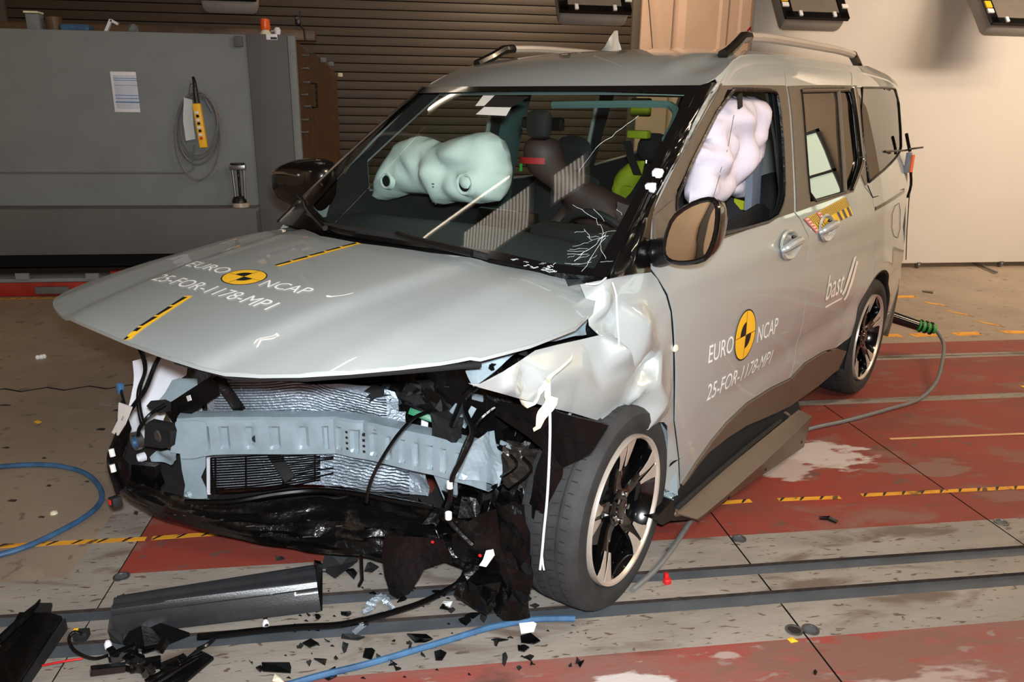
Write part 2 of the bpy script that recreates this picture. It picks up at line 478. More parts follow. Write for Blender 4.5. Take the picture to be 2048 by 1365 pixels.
worn('floor_rail', (150, 143, 134), (124, 118, 110), (92, 76, 66), 0.35, 0.7, 3.2, aniso=(0.6, 1.8, 1), chips=(104, 90, 80), csc=34, clo=0.62, chi=0.65, rough=0.45)
nmat('groove_plate', (84, 90, 96), 0.4, 0.1, 0.3, 5)
nmat('groove_dark', (24, 22, 21), 0.7)
nmat('groove_shade_crumb', (50, 38, 32), 0.7, 0, 0.5, 30, rgb2=(28, 22, 20))  # shadow of the groove edges put into the colour; crumbs share it
XL, XR, YN, YF = -7.0, 12.0, -9.0, 9.6
GA, GB = (0.103, 0.166), (-0.062, 0.008)
fl = MB()
def strip(x0, x1, y0, y1, mi, z=0.0):
    fl.m = mi
    nx = max(1, int((x1-x0)/0.8))
    rows = [[Vector((x0+(x1-x0)*i/nx, y, z)) for i in range(nx+1)] for y in (y0, y1)]
    fl.grid(rows)
J0, J1, J2 = -0.26, 1.883, 2.943
strip(XL, XR, YN, -2.6, 0)
strip(XL, -0.262, -2.6, -0.232, 4); strip(-0.258, J1-0.003, -2.6, -0.232, 4); strip(J1+0.003, XR, -2.6, -0.232, 4)
for a, b in ((XL, J0-0.002), (J0+0.002, J1-0.003), (J1+0.003, J2-0.003), (J2+0.003, XR)):
    strip(a, b, -0.232, GB[0], 2); strip(a, b, GB[1], GA[0], 2); strip(a, b, GA[1], 0.352, 2)
for a, b in ((J0, J1-0.003), (J1+0.003, J2-0.003), (J2+0.003, XR)):
    strip(a, b, 0.352, 1.59, 1)
strip(J0, XR, 1.59, 1.66, 2)
strip(J0, XR, 1.66, 2.31, 1); strip(J0, XR, 2.31, 2.352, 2); strip(J0, XR, 2.358, 2.40, 2); strip(J0, XR, 2.40, 2.66, 1)
strip(J0-0.16, J0-0.004, 0.352, 2.66, 2)
strip(XL, J0-0.16, 0.352, 2.66, 0); strip(XL, XR, 2.66, YF, 0)
# recessed rail grooves and the thin joints
for g in (GA, GB):
    fl.m = 3
    fl.grid([[Vector((XL, g[0], -0.012)), Vector((XR, g[0], -0.012))], [Vector((XL, g[1], -0.012)), Vector((XR, g[1], -0.012))]])
    for y in g:
        fl.m = 5
        fl.grid([[Vector((XL, y, -0.012)), Vector((XR, y, -0.012))], [Vector((XL, y, 0)), Vector((XR, y, 0))]])
fl.m = 6
fl.grid([[Vector((XL, YN, -0.04)), Vector((XR, YN, -0.04))], [Vector((XL, YF, -0.04)), Vector((XR, YF, -0.04))]])
floor = build(fl, 'floor', ['floor_beige', 'floor_red', 'floor_rail', 'groove_plate', 'floor_red_worn', 'groove_shade_crumb', 'groove_dark'], smooth=False)
floor.data.transform(Matrix.Translation(floor.location)); floor.location = (0, 0, 0)
tag(floor, kind='structure')

nmat('wall_cream', (204, 184, 162), 0.8, 0, 0.05, 2)
nmat('wall_dark', (92, 84, 76), 0.85, 0, 0.1, 2)
nmat('ceiling_grey', (120, 114, 108), 0.9, 0, 0.1, 2)
nmat('shutter_slat', (74, 64, 55), 0.55, 0.1, 0.15, 3, aniso=(0.3, 1, 4))
nmat('shutter_gap', (14, 12, 11), 0.9)
nmat('column_sheet', (206, 178, 158), 0.6, 0, 0.06, 3)
nmat('partition_white', (196, 190, 182), 0.55, 0, 0.03, 2)
HC = 5.4
def wall(name, c, d, mat, lab=None):
    o = build(MB().box(c, d), name, mat, smooth=False); tag(o, kind='structure'); return o
wall('wall_back', ((XL+XR)/2, YF+0.16, HC/2), (XR-XL, 0.2, HC), 'wall_dark')
wall('wall_front', ((XL+XR)/2, YN-0.1, HC/2), (XR-XL, 0.2, HC), 'wall_cream')
wall('wall_left', (XL-0.1, (YN+YF)/2, HC/2), (0.2, YF-YN, HC), 'wall_cream')
wall('wall_right', (XR+0.1, (YN+YF)/2, HC/2), (0.2, YF-YN, HC), 'wall_cream')
wall('ceiling', ((XL+XR)/2, (YN+YF)/2, HC+0.1), (XR-XL, YF-YN, 0.2), 'ceiling_grey')

# roller shutter
SH0, SH1, PITCH = HY(20, 60, YF).x, HY(1262, 60, YF).x, 0.117
sh = MB(); z = 0.02; k = 0
while z < 5.2:
    sh.box(((SH0+SH1)/2, YF, z+PITCH/2), (SH1-SH0, 0.03, PITCH-0.011), bev=0.004)
    z += PITCH
sr = empty('roller_shutter', ((SH0+SH1)/2, YF, 0), 'wide dark brown roller shutter of horizontal slats behind the van', 'shutter')
build(sh, 'slat_curtain', 'shutter_slat', sr)
b = MB().box(((SH0+SH1)/2, YF+0.03, 2.6), (SH1-SH0, 0.01, 5.2)); build(b, 'backing', 'shutter_gap', sr, smooth=False)
for x, wd in ((SH1+0.06, 0.13), (SH0-0.08, 0.17)):
    build(MB().box((x, YF-0.02, 2.6), (wd, 0.1, 5.2), bev=0.01), 'guide_rail', 'wall_dark', sr)

# ribbed sheet-metal column beside the shutter, with its thin wire
CX0, CX1 = HY(1279, 60, YF-0.15).x, HY(1525, 60, YF-0.15).x
cb = MB(); xs = [0.0, .23, .25, .31, .36, .62, .64, .67, .69, .78, .80, .86, .88, 1.0]; dp = [0, 0, .07, .07, 0, 0, -.03, -.03, 0, 0, -.02, -.02, 0, 0]
rows = []
for z in (0.0, HC):
    rows.append([Vector((CX0+(CX1-CX0)*a, YF-0.18+d, z)) for a, d in zip(xs, dp)])
cb.grid(rows).thicken(-0.05)
co = build(cb, 'ribbed_column', 'column_sheet', smooth=False)
tag(co, 'pale pinkish ribbed sheet-metal column between shutter and white partition', 'column')
wr = MB().tube([HY(1293, -40, YF-0.35), HY(1299, 20, YF-0.35), HY(1304, 85, YF-0.35), HY(1310, 150, YF-0.35)], 0.006, 6)
tag(build(wr, 'hanging_wire', 'matte_black'), 'thin dark wire hanging in front of the pinkish column', 'wire')

# tall white partition on castors
PY0 = 5.2
p0 = HY(1507, 60, PY0).x
pr = empty('partition_wall', (p0+2.6, PY0, 0), 'tall white mobile partition standing on castors at the right', 'partition')
pz = HY(2048, 524, PY0).z
build(MB().box((p0+2.6, PY0+0.03, (pz+4.2)/2), (5.2, 0.05, 4.2-pz), bev=0.004), 'panel', 'partition_white', pr)
def castor(px, py):
    p = HF(px, py); y = PY0+0.02; c = MB()
    c.lathe([(-0.012, 0.0), (-0.014, 0.022), (-0.01, 0.03), (0.01, 0.03), (0.014, 0.022), (0.012, 0)], 20, (p.x, y, 0.031))
    o = build(c, 'castor', 'steel', pr)
    f = MB().box((p.x, y, 0.058), (0.04, 0.05, 0.012)).box((p.x-0.02, y, 0.045), (0.006, 0.03, 0.035)).box((p.x+0.02, y, 0.045), (0.006, 0.03, 0.035))
    build(f, 'fork', 'steel', o)
for px in (1832, 2006): castor(px, 536)
f = MB().tube([(HF(1960, 540).x, PY0-0.35, 0.02), (HF(1990, 536).x, PY0+0.5, 0.02)], 0.012, 6)
build(f, 'foot_bar', 'steel', pr)
# no-entry style round sign at its edge
q = HY(1507, 68, PY0+0.3)
sg = empty('round_sign', q+Vector((0, 0, -0.07)), 'small round red and white prohibition sign partly hidden by the partition', 'sign')
build(MB().lathe([(0, 0), (0, 0.075), (0.004, 0.075), (0.004, 0)], 32, q, 'y'), 'plate', 'white_paper', sg)
rr = MB().lathe([(-0.001, 0.058), (-0.001, 0.075), (-0.003, 0.075), (-0.003, 0.058)], 32, q, 'y', closed=True)
rr.box(q+Vector((0, -0.003, 0)), (0.13, 0.002, 0.014), Matrix.Rotation(rad(45), 3, 'Y'))
build(rr, 'red_ring', 'red_plastic', sg)

# floodlights hanging from above, only their lower ends in view
nmat('lamp_housing', (150, 146, 142), 0.5, 0.2)
nmat('lamp_diffuser', (120, 112, 104), 0.35)
def flood(px0, px1, py, Y, lab, ybot=0.62):
    a = HY(px0, py, Y); b_ = HY(px1, py+4, Y); w_ = abs(b_.x-a.x); cx = (a.x+b_.x)/2; z0 = a.z
    t = empty('floodlight', (cx, Y, z0), lab, 'lamp', 'floodlights above the crash lane')
    Rt = Matrix.Rotation(rad(-38), 3, 'X')
    def P(x, u, n): return Vector((cx, Y, z0))+Rt @ Vector((x, -n, u))
    def bx(x, u, n, d, mb, bev=0.0): return mb.box(P(x, u, n), (d[0], d[2], d[1]), Rt, bev)
    build(bx(0, 0.42, -0.09, (w_*1.0, 0.84, 0.16), MB(), 0.05), 'housing', 'lamp_housing', t)  # unseen height made large so its shadow falls on the partition
    fr = MB(); bx(0, 0.025, 0.0, (w_, 0.06, 0.03), fr); bx(0, 0.82, 0.0, (w_, 0.06, 0.03), fr)
    for s in (-1, 1): bx(s*(w_/2-0.03), 0.42, 0, (0.07, 0.84, 0.03), fr)
    build(fr, 'front_frame', 'black_plastic', t, smooth=False)
    build(bx(0, 0.42, 0.002, (w_-0.14, 0.74, 0.01), MB()), 'diffuser', 'lamp_diffuser', t)
    for s in (-1, 1):
        build(bx(s*w_*0.27, 0.03, 0.02, (0.03, 0.05, 0.02), MB(), 0.004), 'clip', 'white_plastic', t)
        build(bx(s*(w_/2-0.012), 0.12, 0.02, (0.055, 0.04, 0.012), MB()), 'label_plate', 'white_paper', t)
    build(bx(-(w_/2-0.012), 0.19, 0.02, (0.055, 0.07, 0.012), MB()), 'warning_label', 'yellow_ink', t)
    hp = P(0, .55, -.15)
    build(MB().tube([hp, Vector((hp.x, hp.y, HC))], .02, 10), 'hanger_rod', 'lamp_housing', t)
    return t
flood(1120, 1262, 22, 4.4, 'floodlight housing hanging at the top in front of the dark shutter')
flood(1572, 1697, 35, 4.4, 'floodlight housing hanging over the left part of the white partition')
flood(1984, 2110, 47, 4.4, 'floodlight housing at the top right corner')
flood(395, 511, -4, 4.4, 'floodlight above the grey barrier block, only its black lower edge in view')

# ---------------------------------------------------------------- crash barrier block at the left
nmat('block_grey', (118, 125, 128), 0.75, 0, 0.1, 3, bump=0.2, bscale=90)
nmat('block_dark', (88, 88, 90), 0.7, 0, 0.1, 4)
nmat('block_brown', (92, 66, 44), 0.5, 0, 0.25, 6, rgb2=(66, 46, 30))
nmat('beam_red', (150, 34, 22), 0.5, 0, 0.3, 7)
BY = 4.7
bb = empty('barrier_block', (-1.8, 6.6, 0), 'massive grey concrete barrier block with dark steel column, left behind the van', 'barrier')
X0, XA, XB, XC = -4.6, -0.478, -0.165, -0.104
build(MB().box(((X0+XA)/2, 6.8, (2.06+0.72)/2), (XA-X0, 4.2, 2.06-0.72), bev=0.01), 'concrete_body', 'block_grey', bb)
build(MB().box(((X0+XA)/2, 6.7, (0.35+0.72)/2), (XA-X0, 4.36, 0.37), bev=0.01), 'lower_body', 'block_dark', bb)
build(MB().box(((XA+XB)/2, 6.78, (0.35+2.065)/2), (XB-XA, 4.2, 1.715), bev=0.008), 'column', 'block_dark', bb)
build(MB().box(((XB+XC)/2, 4.72, 1.21), (XC-XB, 0.08, 1.70), bev=0.01), 'edge_strip', 'block_grey', bb)
sp = [(4.76, 0.35), (4.76, 2.03), (5.8, 1.99), (6.2, 2.03), (7.6, 1.99), (8.9, 1.95), (8.9, 0.35)]
build(MB().prism([Vector((XB+0.01, y, z)) for y, z in sp], (XC-XB-0.02, 0, 0)), 'side_plate', 'block_brown', bb, smooth=False)
build(MB().box((-2.4, 6.75, 0.27), (4.4, 3.8, 0.15)), 'undercarriage', 'dark_void', bb, smooth=False)
for px, py in ((604, 111), (604, 137), (606, 165), (602, 190), (608, 213), (603, 240), (603, 265)):
    p = HX(px, py, XC); L = 0.05
    build(MB().tube([p, p+Vector((0.05, 0, 0))], 0.011, 8).tube([p+Vector((0.05, 0, 0)), p+Vector((0.058, 0, 0))], 0.018, 8), 'bolt', 'steel', bb)
h = [HX(619, 167, XC), HX(621, 167, XC), HX(624, 215, XC)]
build(MB().tube([h[0], h[1]+Vector((0.05, 0, 0)), h[2]+Vector((0.05, 0, 0)), h[2]], 0.01, 8), 'grab_handle', 'black_plastic', bb)
for px, py in ((641, 120), (657, 128), (676, 150)):
    p = HX(px, py, XC); build(MB().box(p+Vector((0.03, 0, 0)), (0.06, 0.04, 0.05), bev=0.008), 'bracket', 'masking_tape' if px > 660 else 'block_grey', bb)
# rails and red beam under the block
tr = empty('red_track_beam', (-1.8, 4.55, 0), 'red steel track beam with grey top rail under the barrier block', 'beam')
build(MB().box((-2.35, 4.68, 0.06), (4.6, 0.20, 0.115), bev=0.006), 'red_beam', 'beam_red', tr)
build(MB().box((-2.35, 4.68, 0.135), (4.6, 0.22, 0.03), bev=0.004), 'top_rail', 'block_grey', tr)
build(MB().box((-1.45, 4.66, 0.175), (0.5, 0.10, 0.035), bev=0.004), 'cross_piece', 'beam_red', tr)
for px in (45, 185):
    p = HY(px, 553, 4.56); build(MB().box(p, (0.10, 0.02, 0.05)), 'clamp', 'block_grey', tr, smooth=False)
q = HY(105, 581, 4.56); build(MB().box(q+Vector((0, 0, 0)), (0.26, 0.03, 0.06), bev=0.008), 'stop', 'block_dark', tr)

# things on and at the block
def board(name, px0, py0, px1, py1, Y, th, mat, label=None, cat=None, parent=None, bev=0.002):
    a = HY(px0, py0, Y); b_ = HY(px1, py1, Y)
    o = build(MB().box(((a.x+b_.x)/2, Y-th/2, (a.z+b_.z)/2), (abs(b_.x-a.x), th, abs(a.z-b_.z)), bev=bev), name, mat, parent)
    if label: tag(o, label, cat)
    return o
nsh = board('notice_sheet', 220, 143, 281, 225, BY, 0.006, 'white_plastic', 'white framed notice sheet with blue lines on the grey barrier block', 'notice')
nmat('notice_blue', (70, 120, 180), 0.6); nmat('notice_pale', (196, 206, 226), 0.6)
board('printed_page', 226, 150, 279, 218, BY-0.007, 0.002, 'notice_pale', parent=nsh)
# child meshes are in world coordinates: shift them into the sheet's frame
def reframe(child, par): child.data.transform(Matrix.Translation(-par.location)); OFF[child.name] = par.location.copy()
for c in nsh.children: reframe(c, nsh)
for y0, y1, x0, x1 in ((156, 158, 226, 275), (160, 162, 226, 276), (170, 171.5, 228, 277), (190, 192, 230, 279), (196, 198, 231, 279), (203, 206, 231, 280)):
    c = board('blue_line', x0, y0, x1, y1, BY-0.0095, 0.001, 'notice_blue', parent=nsh, bev=0); reframe(c, nsh)
# pendant control hanging with its coiled cable
pd = empty('pendant_control', HY(405, 300, BY-0.09), 'yellow push-button pendant control hanging on the barrier block', 'control')
a, b_ = HY(393, 207, BY-0.09), HY(408, 296, BY-0.09)
ax = (b_-a).normalized(); side = Vector((-ax.z, 0, ax.x)).normalized()
Rp = Matrix((side, Vector((0, 1, 0)), ax)).transposed()
build(MB().box((a+b_)/2, (0.062, 0.05, (b_-a).length), Rp, 0.012), 'body', 'yellow_ink', pd)
build(MB().tube(catmull([HY(386, 154, BY-0.07), HY(389, 165, BY-0.08), HY(391, 185, BY-0.09), HY(394, 206, BY-0.09)], 4), 0.02, 10, rr=[.010+.0011*i for i in range(13)]), 'cable_boot', 'black_plastic', pd)
for k in range(4):
    for dx, mt, dz in ((0.0, 'white_plastic', -0.012), (0.004, 'black_plastic', 0.014)):
        c = a+ax*((b_-a).length*(0.24+0.165*k)+dz)+Vector((dx-0.004, -0.028, 0))
        m2 = 'red_plastic' if (k == 3 and mt == 'black_plastic') else mt
        build(MB().box(c, (0.03, 0.008, 0.02), Rp, 0.003) if mt == 'white_plastic' else MB().lathe([(0, 0.011), (-0.012, 0.011), (-0.012, 0.0)], 16, c, 'y'), 'push_button' if mt != 'white_plastic' else 'button_label', m2, pd)
cc = MB()
def loop(cx, cy, rx, ry, tilt, Y, th0=0, th1=360):
    P = []
    for t in range(th0, th1+1, 12):
        x = cx+rx*math.cos(rad(t)); y = cy+ry*math.sin(rad(t)) - tilt*math.cos(rad(t))
        P.append(HY(x, y, Y))
    return P
for k, (cx, cy, rx, ry, ti) in enumerate(((397, 258, 43, 70, 4), (394, 252, 40, 66, -3), (400, 262, 42, 66, 6), (396, 272, 45, 88, -2), (398, 250, 37, 60, 3))):
    cc.tube(loop(cx, cy, rx, ry, ti, BY-0.012-0.009*k), 0.0075, 6)
cc.tube([HY(390, 170, BY-0.02), HY(400, 185, BY-0.03), HY(412, 200, BY-0.03), HY(425, 225, BY-0.03)], 0.0075, 6)
tag(build(cc, 'cable_coil', 'grey_cable'), 'grey control cable hung in loops on the barrier block', 'cable')
hk = MB().tube([HY(378, 188, BY), HY(378, 188, BY-0.05), HY(380, 168, BY-0.05), HY(388, 166, BY-0.05), HY(388, 166, BY)], 0.005, 6)
tag(build(hk, 'wall_hook', 'steel'), 'small bent metal hook holding the pendant cable', 'hook')
fm = [HY(*p, BY-0.066) for p in ((368, 195), (385, 200), (387, 250), (391, 278), (372, 282), (366, 240))]
tag(build(MB().prism(fm, (0, -0.004, 0)), 'plastic_sleeve', 'clear_film', smooth=False), 'crumpled clear plastic sleeve hanging inside the cable loops', 'sleeve')
# small dark switch box, label
board('switch_box', 468, 72, 487, 94, BY, 0.03, 'block_dark', 'small dark grey square box at the top edge of the barrier block', 'box', bev=0.006)
lb = board('label_sticker', 532, 68, 555, 80, BY-0.02, 0.002, 'white_plastic', 'small white label at the top of the dark column', 'label')
c = board('printed_block', 541, 74, 554, 79, BY-0.0225, 0.001, 'black_ink', parent=lb, bev=0); reframe(c, lb)
# conduit running along the block
cd = MB().tube([HY(-30, 345, BY-0.01), HY(0, 345, BY-0.01), HY(372, 346, BY-0.01), HY(386, 340, BY-0.01), HY(388, 290, BY-0.01)], 0.006, 6)
tag(build(cd, 'conduit', 'grey_cable'), 'thin grey conduit running low across the barrier block face', 'conduit')
# stand with three rods on the ledge
z0 = 0.722
c = HY(481, 398, BY-0.095); st = empty('rod_stand', (c.x, BY-0.095, z0), 'metal stand with upright rods on the ledge of the barrier block', 'stand')
Pc = Vector((c.x, BY-0.03, 0))
build(MB().box((c.x-0.0, BY-0.095, z0-0.02), (0.27, 0.14, 0.03), bev=0.004), 'base_plate', 'block_grey', st)
build(MB().lathe([(0.0, 0.0), (0.0, 0.068), (0.034, 0.07), (0.036, 0.0)], 28, (c.x-0.0, BY-0.095, z0), 'z'), 'ring_foot', 'rim_machined', st)
build(MB().lathe([(0.034, 0.0), (0.034, 0.06), (0.06, 0.055), (0.085, 0.04), (0.088, 0)], 24, (c.x-0.01, BY-0.095, z0), 'z'), 'rubber_block', 'black_plastic', st)
for dx, mt in ((-0.045, 'steel'), (0.0, 'black_plastic'), (0.045, 'steel')):
    build(MB().tube([(c.x+dx*0.8, BY-0.095, z0+0.05), (c.x+dx, BY-0.095, z0+0.30)], 0.011, 10), 'rod', mt, st)
build(MB().box((c.x, BY-0.095, z0+0.32), (0.125, 0.05, 0.045), bev=0.006), 'top_clamp', 'steel', st)
build(MB().lathe([(0.34, 0.06), (0.352, 0.055), (0.352, 0)], 24, (c.x, BY-0.095, z0), 'z'), 'cap', 'black_plastic', st)
# clutter along the top of the block
ztop = 2.066
bw = build(MB().box((-1.45, 5.3, ztop+0.047), (2.9, 0.10, 0.09), bev=0.01), 'timber_beam', 'block_brown')
tag(bw, 'long brown timber beam lying on top of the barrier block', 'timber')
p = HY(530, 45, 4.86)
bc = empty('warning_beacon', (p.x, 4.86, ztop), 'orange warning beacon on top of the barrier block', 'beacon')
build(MB().lathe([(0.045, 0.0), (0.045, 0.036), (0.055, 0.04), (0.125, 0.037), (0.13, 0.03), (0.131, 0)], 28, (p.x, 4.86, ztop), 'z'), 'lens', 'orange_lens', bc)
build(MB().lathe([(0.0, 0.05), (0.015, 0.045), (0.046, 0.028), (0.046, 0)], 20, (p.x, 4.86, ztop), 'z'), 'base', 'masking_tape', bc)
p = HY(554, 50, 4.9)
build_ = build(MB().lathe([(0, 0.02), (0.05, 0.028), (0.07, 0.018), (0.072, 0)], 20, (p.x, 4.9, ztop), 'z').tube([(p.x-0.05, 4.9, ztop+0.04), (p.x, 4.9, ztop+0.045)], 0.004, 6), 'cup_hook', 'white_plastic')
tag(build_, 'small round white fitting beside the orange beacon', 'fitting')
p = HY(596, 45, 4.9)
cm = empty('small_camera', (p.x, 4.9, ztop), 'small black camera on a bent rod at the corner of the barrier block', 'camera')
build(MB().box((p.x, 4.9, ztop+0.13), (0.04, 0.05, 0.07), bev=0.006).box((p.x+0.02, 4.9, ztop+0.18), (0.02, 0.02, 0.04)), 'body', 'black_plastic', cm)
build(MB().tube([(p.x+0.01, 4.9, ztop+0.10), (p.x+0.045, 4.9, ztop+0.06), (p.x+0.05, 4.9, ztop-0.02)], 0.008, 8), 'rod', 'black_plastic', cm)
build(MB().lathe([(0, 0.0), (0, 0.014), (-0.02, 0.012), (-0.02, 0)], 16, (p.x, 4.875, ztop+0.14), 'y'), 'lens', 'chrome', cm)
for i, (px, w_, h_, mt, lab) in enumerate(((73, .10, .13, 'block_grey', 'grey box with a wooden edge on top of the barrier block, leftmost of the clutter'),
        (110, .12, .11, 'block_brown', 'round brown drum on top of the barrier block'),
        (155, .22, .06, 'blue_hose', 'low blue-grey package lying on top of the barrier block'),
        (218, .10, .10, 'white_plastic', 'tilted white angle bracket on top of the barrier block'),
        (265, .11, .08, 'block_grey', 'grey cloth lump with a white tip on top of the barrier block'))):
    p = HY(px, 60, 5.0); mb = MB()
    if i == 0: mb.box((p.x, 5.0, ztop+h_/2), (w_, 0.1, h_), bev=0.008); mb.m = 1; mb.box((p.x, 4.99, ztop+h_+0.008), (w_*1.05, 0.11, 0.014)); mt = [mt, 'masking_tape']; nm = 'storage_box'
    elif i == 1: mb.lathe([(0, 0), (0, w_/2), (h_, w_/2), (h_, 0)], 24, (p.x, 5.0, ztop), 'z'); nm = 'drum'
    elif i == 2: mb.box((p.x, 5.0, ztop+h_/2), (w_, 0.12, h_), bev=0.02); nm = 'package'
    elif i == 3:
        R3 = Matrix.Rotation(rad(28), 3, 'Y'); mb.box((p.x, 5.0, ztop+0.055), (0.022, 0.03, 0.11), R3).box((p.x+0.05, 5.0, ztop+0.085), (0.06, 0.03, 0.02), R3); nm = 'angle_bracket'
    else:
        mb = pillow(rnd2([(-w_/2, 0), (w_/2, 0), (w_*0.3, h_), (-w_*0.2, h_*0.9)], 1), lambda u, v, w2, p=p: Vector((p.x+u, 5.0-w2, ztop+v)), 0.05, 0.02, 0.5, 0.05, 0.02); nm = 'cloth_lump'
    tag(build(mb, nm, mt), lab, 'clutter')

# tape lines on the floor
worn('tape_yellow', (226, 160, 40), (196, 136, 44), (96, 72, 40), 0.4, 0.7, 9, aniso=(1, 1, 1), chips=(60, 48, 36))
nmat('tape_black', (40, 34, 28), 0.6, 0, 0.3); nmat('tape_pale', (214, 176, 120), 0.6, 0, 0.2, 9)
def tape(px0, py0, px1, py1, w_, name, label, hatch=True, z=0.0025):
    a = HF(px0, py0); b_ = HF(px1, py1); d = (b_-a); L = d.length; d.normalize(); n = Vector((-d.y, d.x, 0))
    mb = MB(); s = 0.0; k = 0; pit = 0.085
    def q(s0, s1, s2, s3, mi, z_):
        mb.m = mi; A = [a+d*s0-n*w_/2, a+d*s1-n*w_/2, a+d*s2+n*w_/2, a+d*s3+n*w_/2]
        mb.prism([Vector((p.x, p.y, z_)) for p in A], (0, 0, 0.0012))
    q(0, L, L, 0, 0, z-0.0012)
    if hatch:
        while s < L-0.04:
            q(s, s+0.008, s+0.035, s+0.020, 1, z); s += pit
    return tag(build(mb, name, ['tape_yellow' if hatch else 'tape_pale', 'tape_black'], smooth=False), label, 'tape')
tape(-60, 1097, 292, 1079, 0.026, 'hazard_tape', 'yellow and black hazard tape crossing the beige floor at the left')
tape(304, 1078, 470, 1066, 0.026, 'hazard_tape', 'yellow hazard tape on the red floor under the black front bumper')
tape(1440, 1007, 1502, 1003, 0.026, 'hazard_tape', 'short piece of yellow tape beside the hanging side skirt')
tape(1556, 1001, 1680, 996, 0.026, 'hazard_tape', 'worn yellow tape piece on the red floor, middle of the broken line')
tape(1723, 992, 2110, 973, 0.026, 'hazard_tape', 'long worn yellow tape reaching the right edge of the red floor')
tape(-60, 600, 330, 591, 0.035, 'hazard_tape', 'yellow and black tape along the red track beam')
tape(1780, 879, 2110, 866, 0.018, 'tape_line', 'thin pale tape line on the red floor at the right', False)
for i, (x0, y0, x1, y1) in enumerate(((1790, 594, 1832, 594), (1770, 671, 1803, 672), (1830, 671, 1876, 670), (1915, 669, 1960, 667), (1856, 605, 1892, 612), (1900, 622, 1942, 632), (1962, 643, 2004, 653), (2010, 664, 2070, 666))):
    a = HF(x0, y0); b_ = HF(x1, y1); w_ = 0.05
    mb = MB(); d = (b_-a).normalized(); n = Vector((0, 1.7, 0))
    mb.prism([Vector((p.x, p.y, 0.0006)) for p in (a-n*w_/2-Vector((.02, 0, 0)), b_-n*w_/2, b_+n*w_/2, a+n*w_/2+Vector((-.04, 0, 0)))], (0, 0, 0.0008))
    tag(build(mb, 'floor_mark', 'tape_yellow', smooth=False), 'short faded yellow dash on the beige floor behind the van', 'floor marking', 'yellow dashes behind the van')
# pipe ring sockets let into the rail plates
for i, (px, py, lab) in enumerate(((1478, 1079, 'round steel socket in the rail plate behind the front wheel'), (2003, 1046, 'round steel socket near the right end of the upper rail plate'),
        (1588, 1262, 'dark open socket, left of the pair in the lower rail plate'), (1621, 1261, 'capped round socket, right of the pair in the lower rail plate'), (243, 1155, 'round socket in the pale rail strip above the black ribbed panel'))):
    p = HF(px, py); r_ = 0.026
    mb = MB().lathe([(0.0015, r_*0.72), (0.004, r_*0.75), (0.004, r_), (0.0, r_*1.02)], 28, (p.x, p.y, 0), 'z'); mb.m = 1
    mb.lathe([(0.001, r_*0.74), (0.001, 0)], 28, (p.x, p.y, 0), 'z')
    tag(build(mb, 'floor_socket', ['steel', 'groove_dark' if i == 2 else 'groove_plate']), lab, 'socket')
# zigzag joint on the left and the round cover
a = HF(0, 782); pts = []
for k in range(40): pts.append(Vector((a.x-1.2+k*0.11, a.y+0.0+(0.028 if k % 2 else -0.028), 0.0005)))
zz = MB()
for k in range(39):
    p, q = pts[k], pts[k+1]; n = Vector((0, 0.008, 0)); zz.prism([p-n, q-n, q+n, p+n], (0, 0, 0.001))
tag(build(zz, 'joint_strip', 'groove_dark', smooth=False), 'dark zigzag expansion joint crossing the beige floor at the left', 'floor joint')
p = HF(245, 806)
cv = MB().prism([Vector((p.x+x, p.y+y, 0)) for x, y in rnd2([(-.13, -.045), (.3, -.045), (.3, .05), (-.10, .05)], 3)], (0, 0, 0.002))
tag(build(cv, 'floor_cover', 'floor_rail', smooth=False), 'pale rounded cover plate set in the beige floor at the left', 'cover plate')
# ceiling tube lamps (real fittings; they are what shines in paint and glass)
emis('tube_glow', (255, 240, 216), 9.0)
nmat('fixture_white', (210, 205, 200), 0.5)
def fixture(x, y, z, L, ang, lab):
    t = empty('tube_lamp', (x, y, z), lab, 'lamp', 'ceiling tube lamps')
    d = Vector((math.cos(ang), math.sin(ang), 0)); c = Vector((x, y, z)); R_ = Matrix.Rotation(ang, 3, 'Z')
    build(MB().box(c+Vector((0, 0, 0.05)), (L, 0.14, 0.05), R_, 0.01), 'tray', 'fixture_white', t)
    build(MB().tube([c-d*L/2, c+d*L/2], 0.022, 10), 'tube', 'tube_glow', t)
# ================================================================ THE CRASHED VAN
car = bpy.data.objects.new('crashed_van', None); COL.objects.link(car)
car.rotation_euler = (0, 0, CAR_ROT); OFF[car.name] = Vector((0, 0, 0))
tag(car, 'crash-tested silver grey van with torn-off front bumper and popped bonnet', 'van')
RAY, RAZ, FWY = 3.573, 0.34, 1.04
ZP = [(.0, .84), (.3, .872), (.5, .888), (.7, .893), (.85, .888), (.95, .875), (1.05, .862), (1.2, .832), (1.4, .785), (1.6, .735), (1.7, .69), (1.8, .6)]
def S(y, z):
    x = interp(z-0.03, ZP)*0.3+interp(z, ZP)*0.4+interp(z+0.03, ZP)*0.3
    x -= .05*max(0, (y-3.3))**2+.04*max(0, (1.9-y)/1.2)**2
    d = math.hypot(y-RAY, z-RAZ)                                  # flare round the rear wheel
    if z < 0.95: x += 0.014*sm(0.50-d, 0, 0.10)
    x += 0.006*math.exp(-((z-(0.98+0.02*(y-2)))/0.02)**2)           # shoulder crease
    x -= 0.012*math.exp(-((z-(0.47+0.05*(y-1.4)))/0.05)**2)*sm(y, 1.4, 2.0)  # hollow above the sill
    return x
def SD(px, py):
    P = hit(px, py, lambda P: P.x-S(P.y, P.z)); return (P.y, P.z)
def sdl(L): return [SD(*p) for p in L]
def sidemap(off=0.0): return lambda y, z: Vector((S(y, z)+off, y, z))

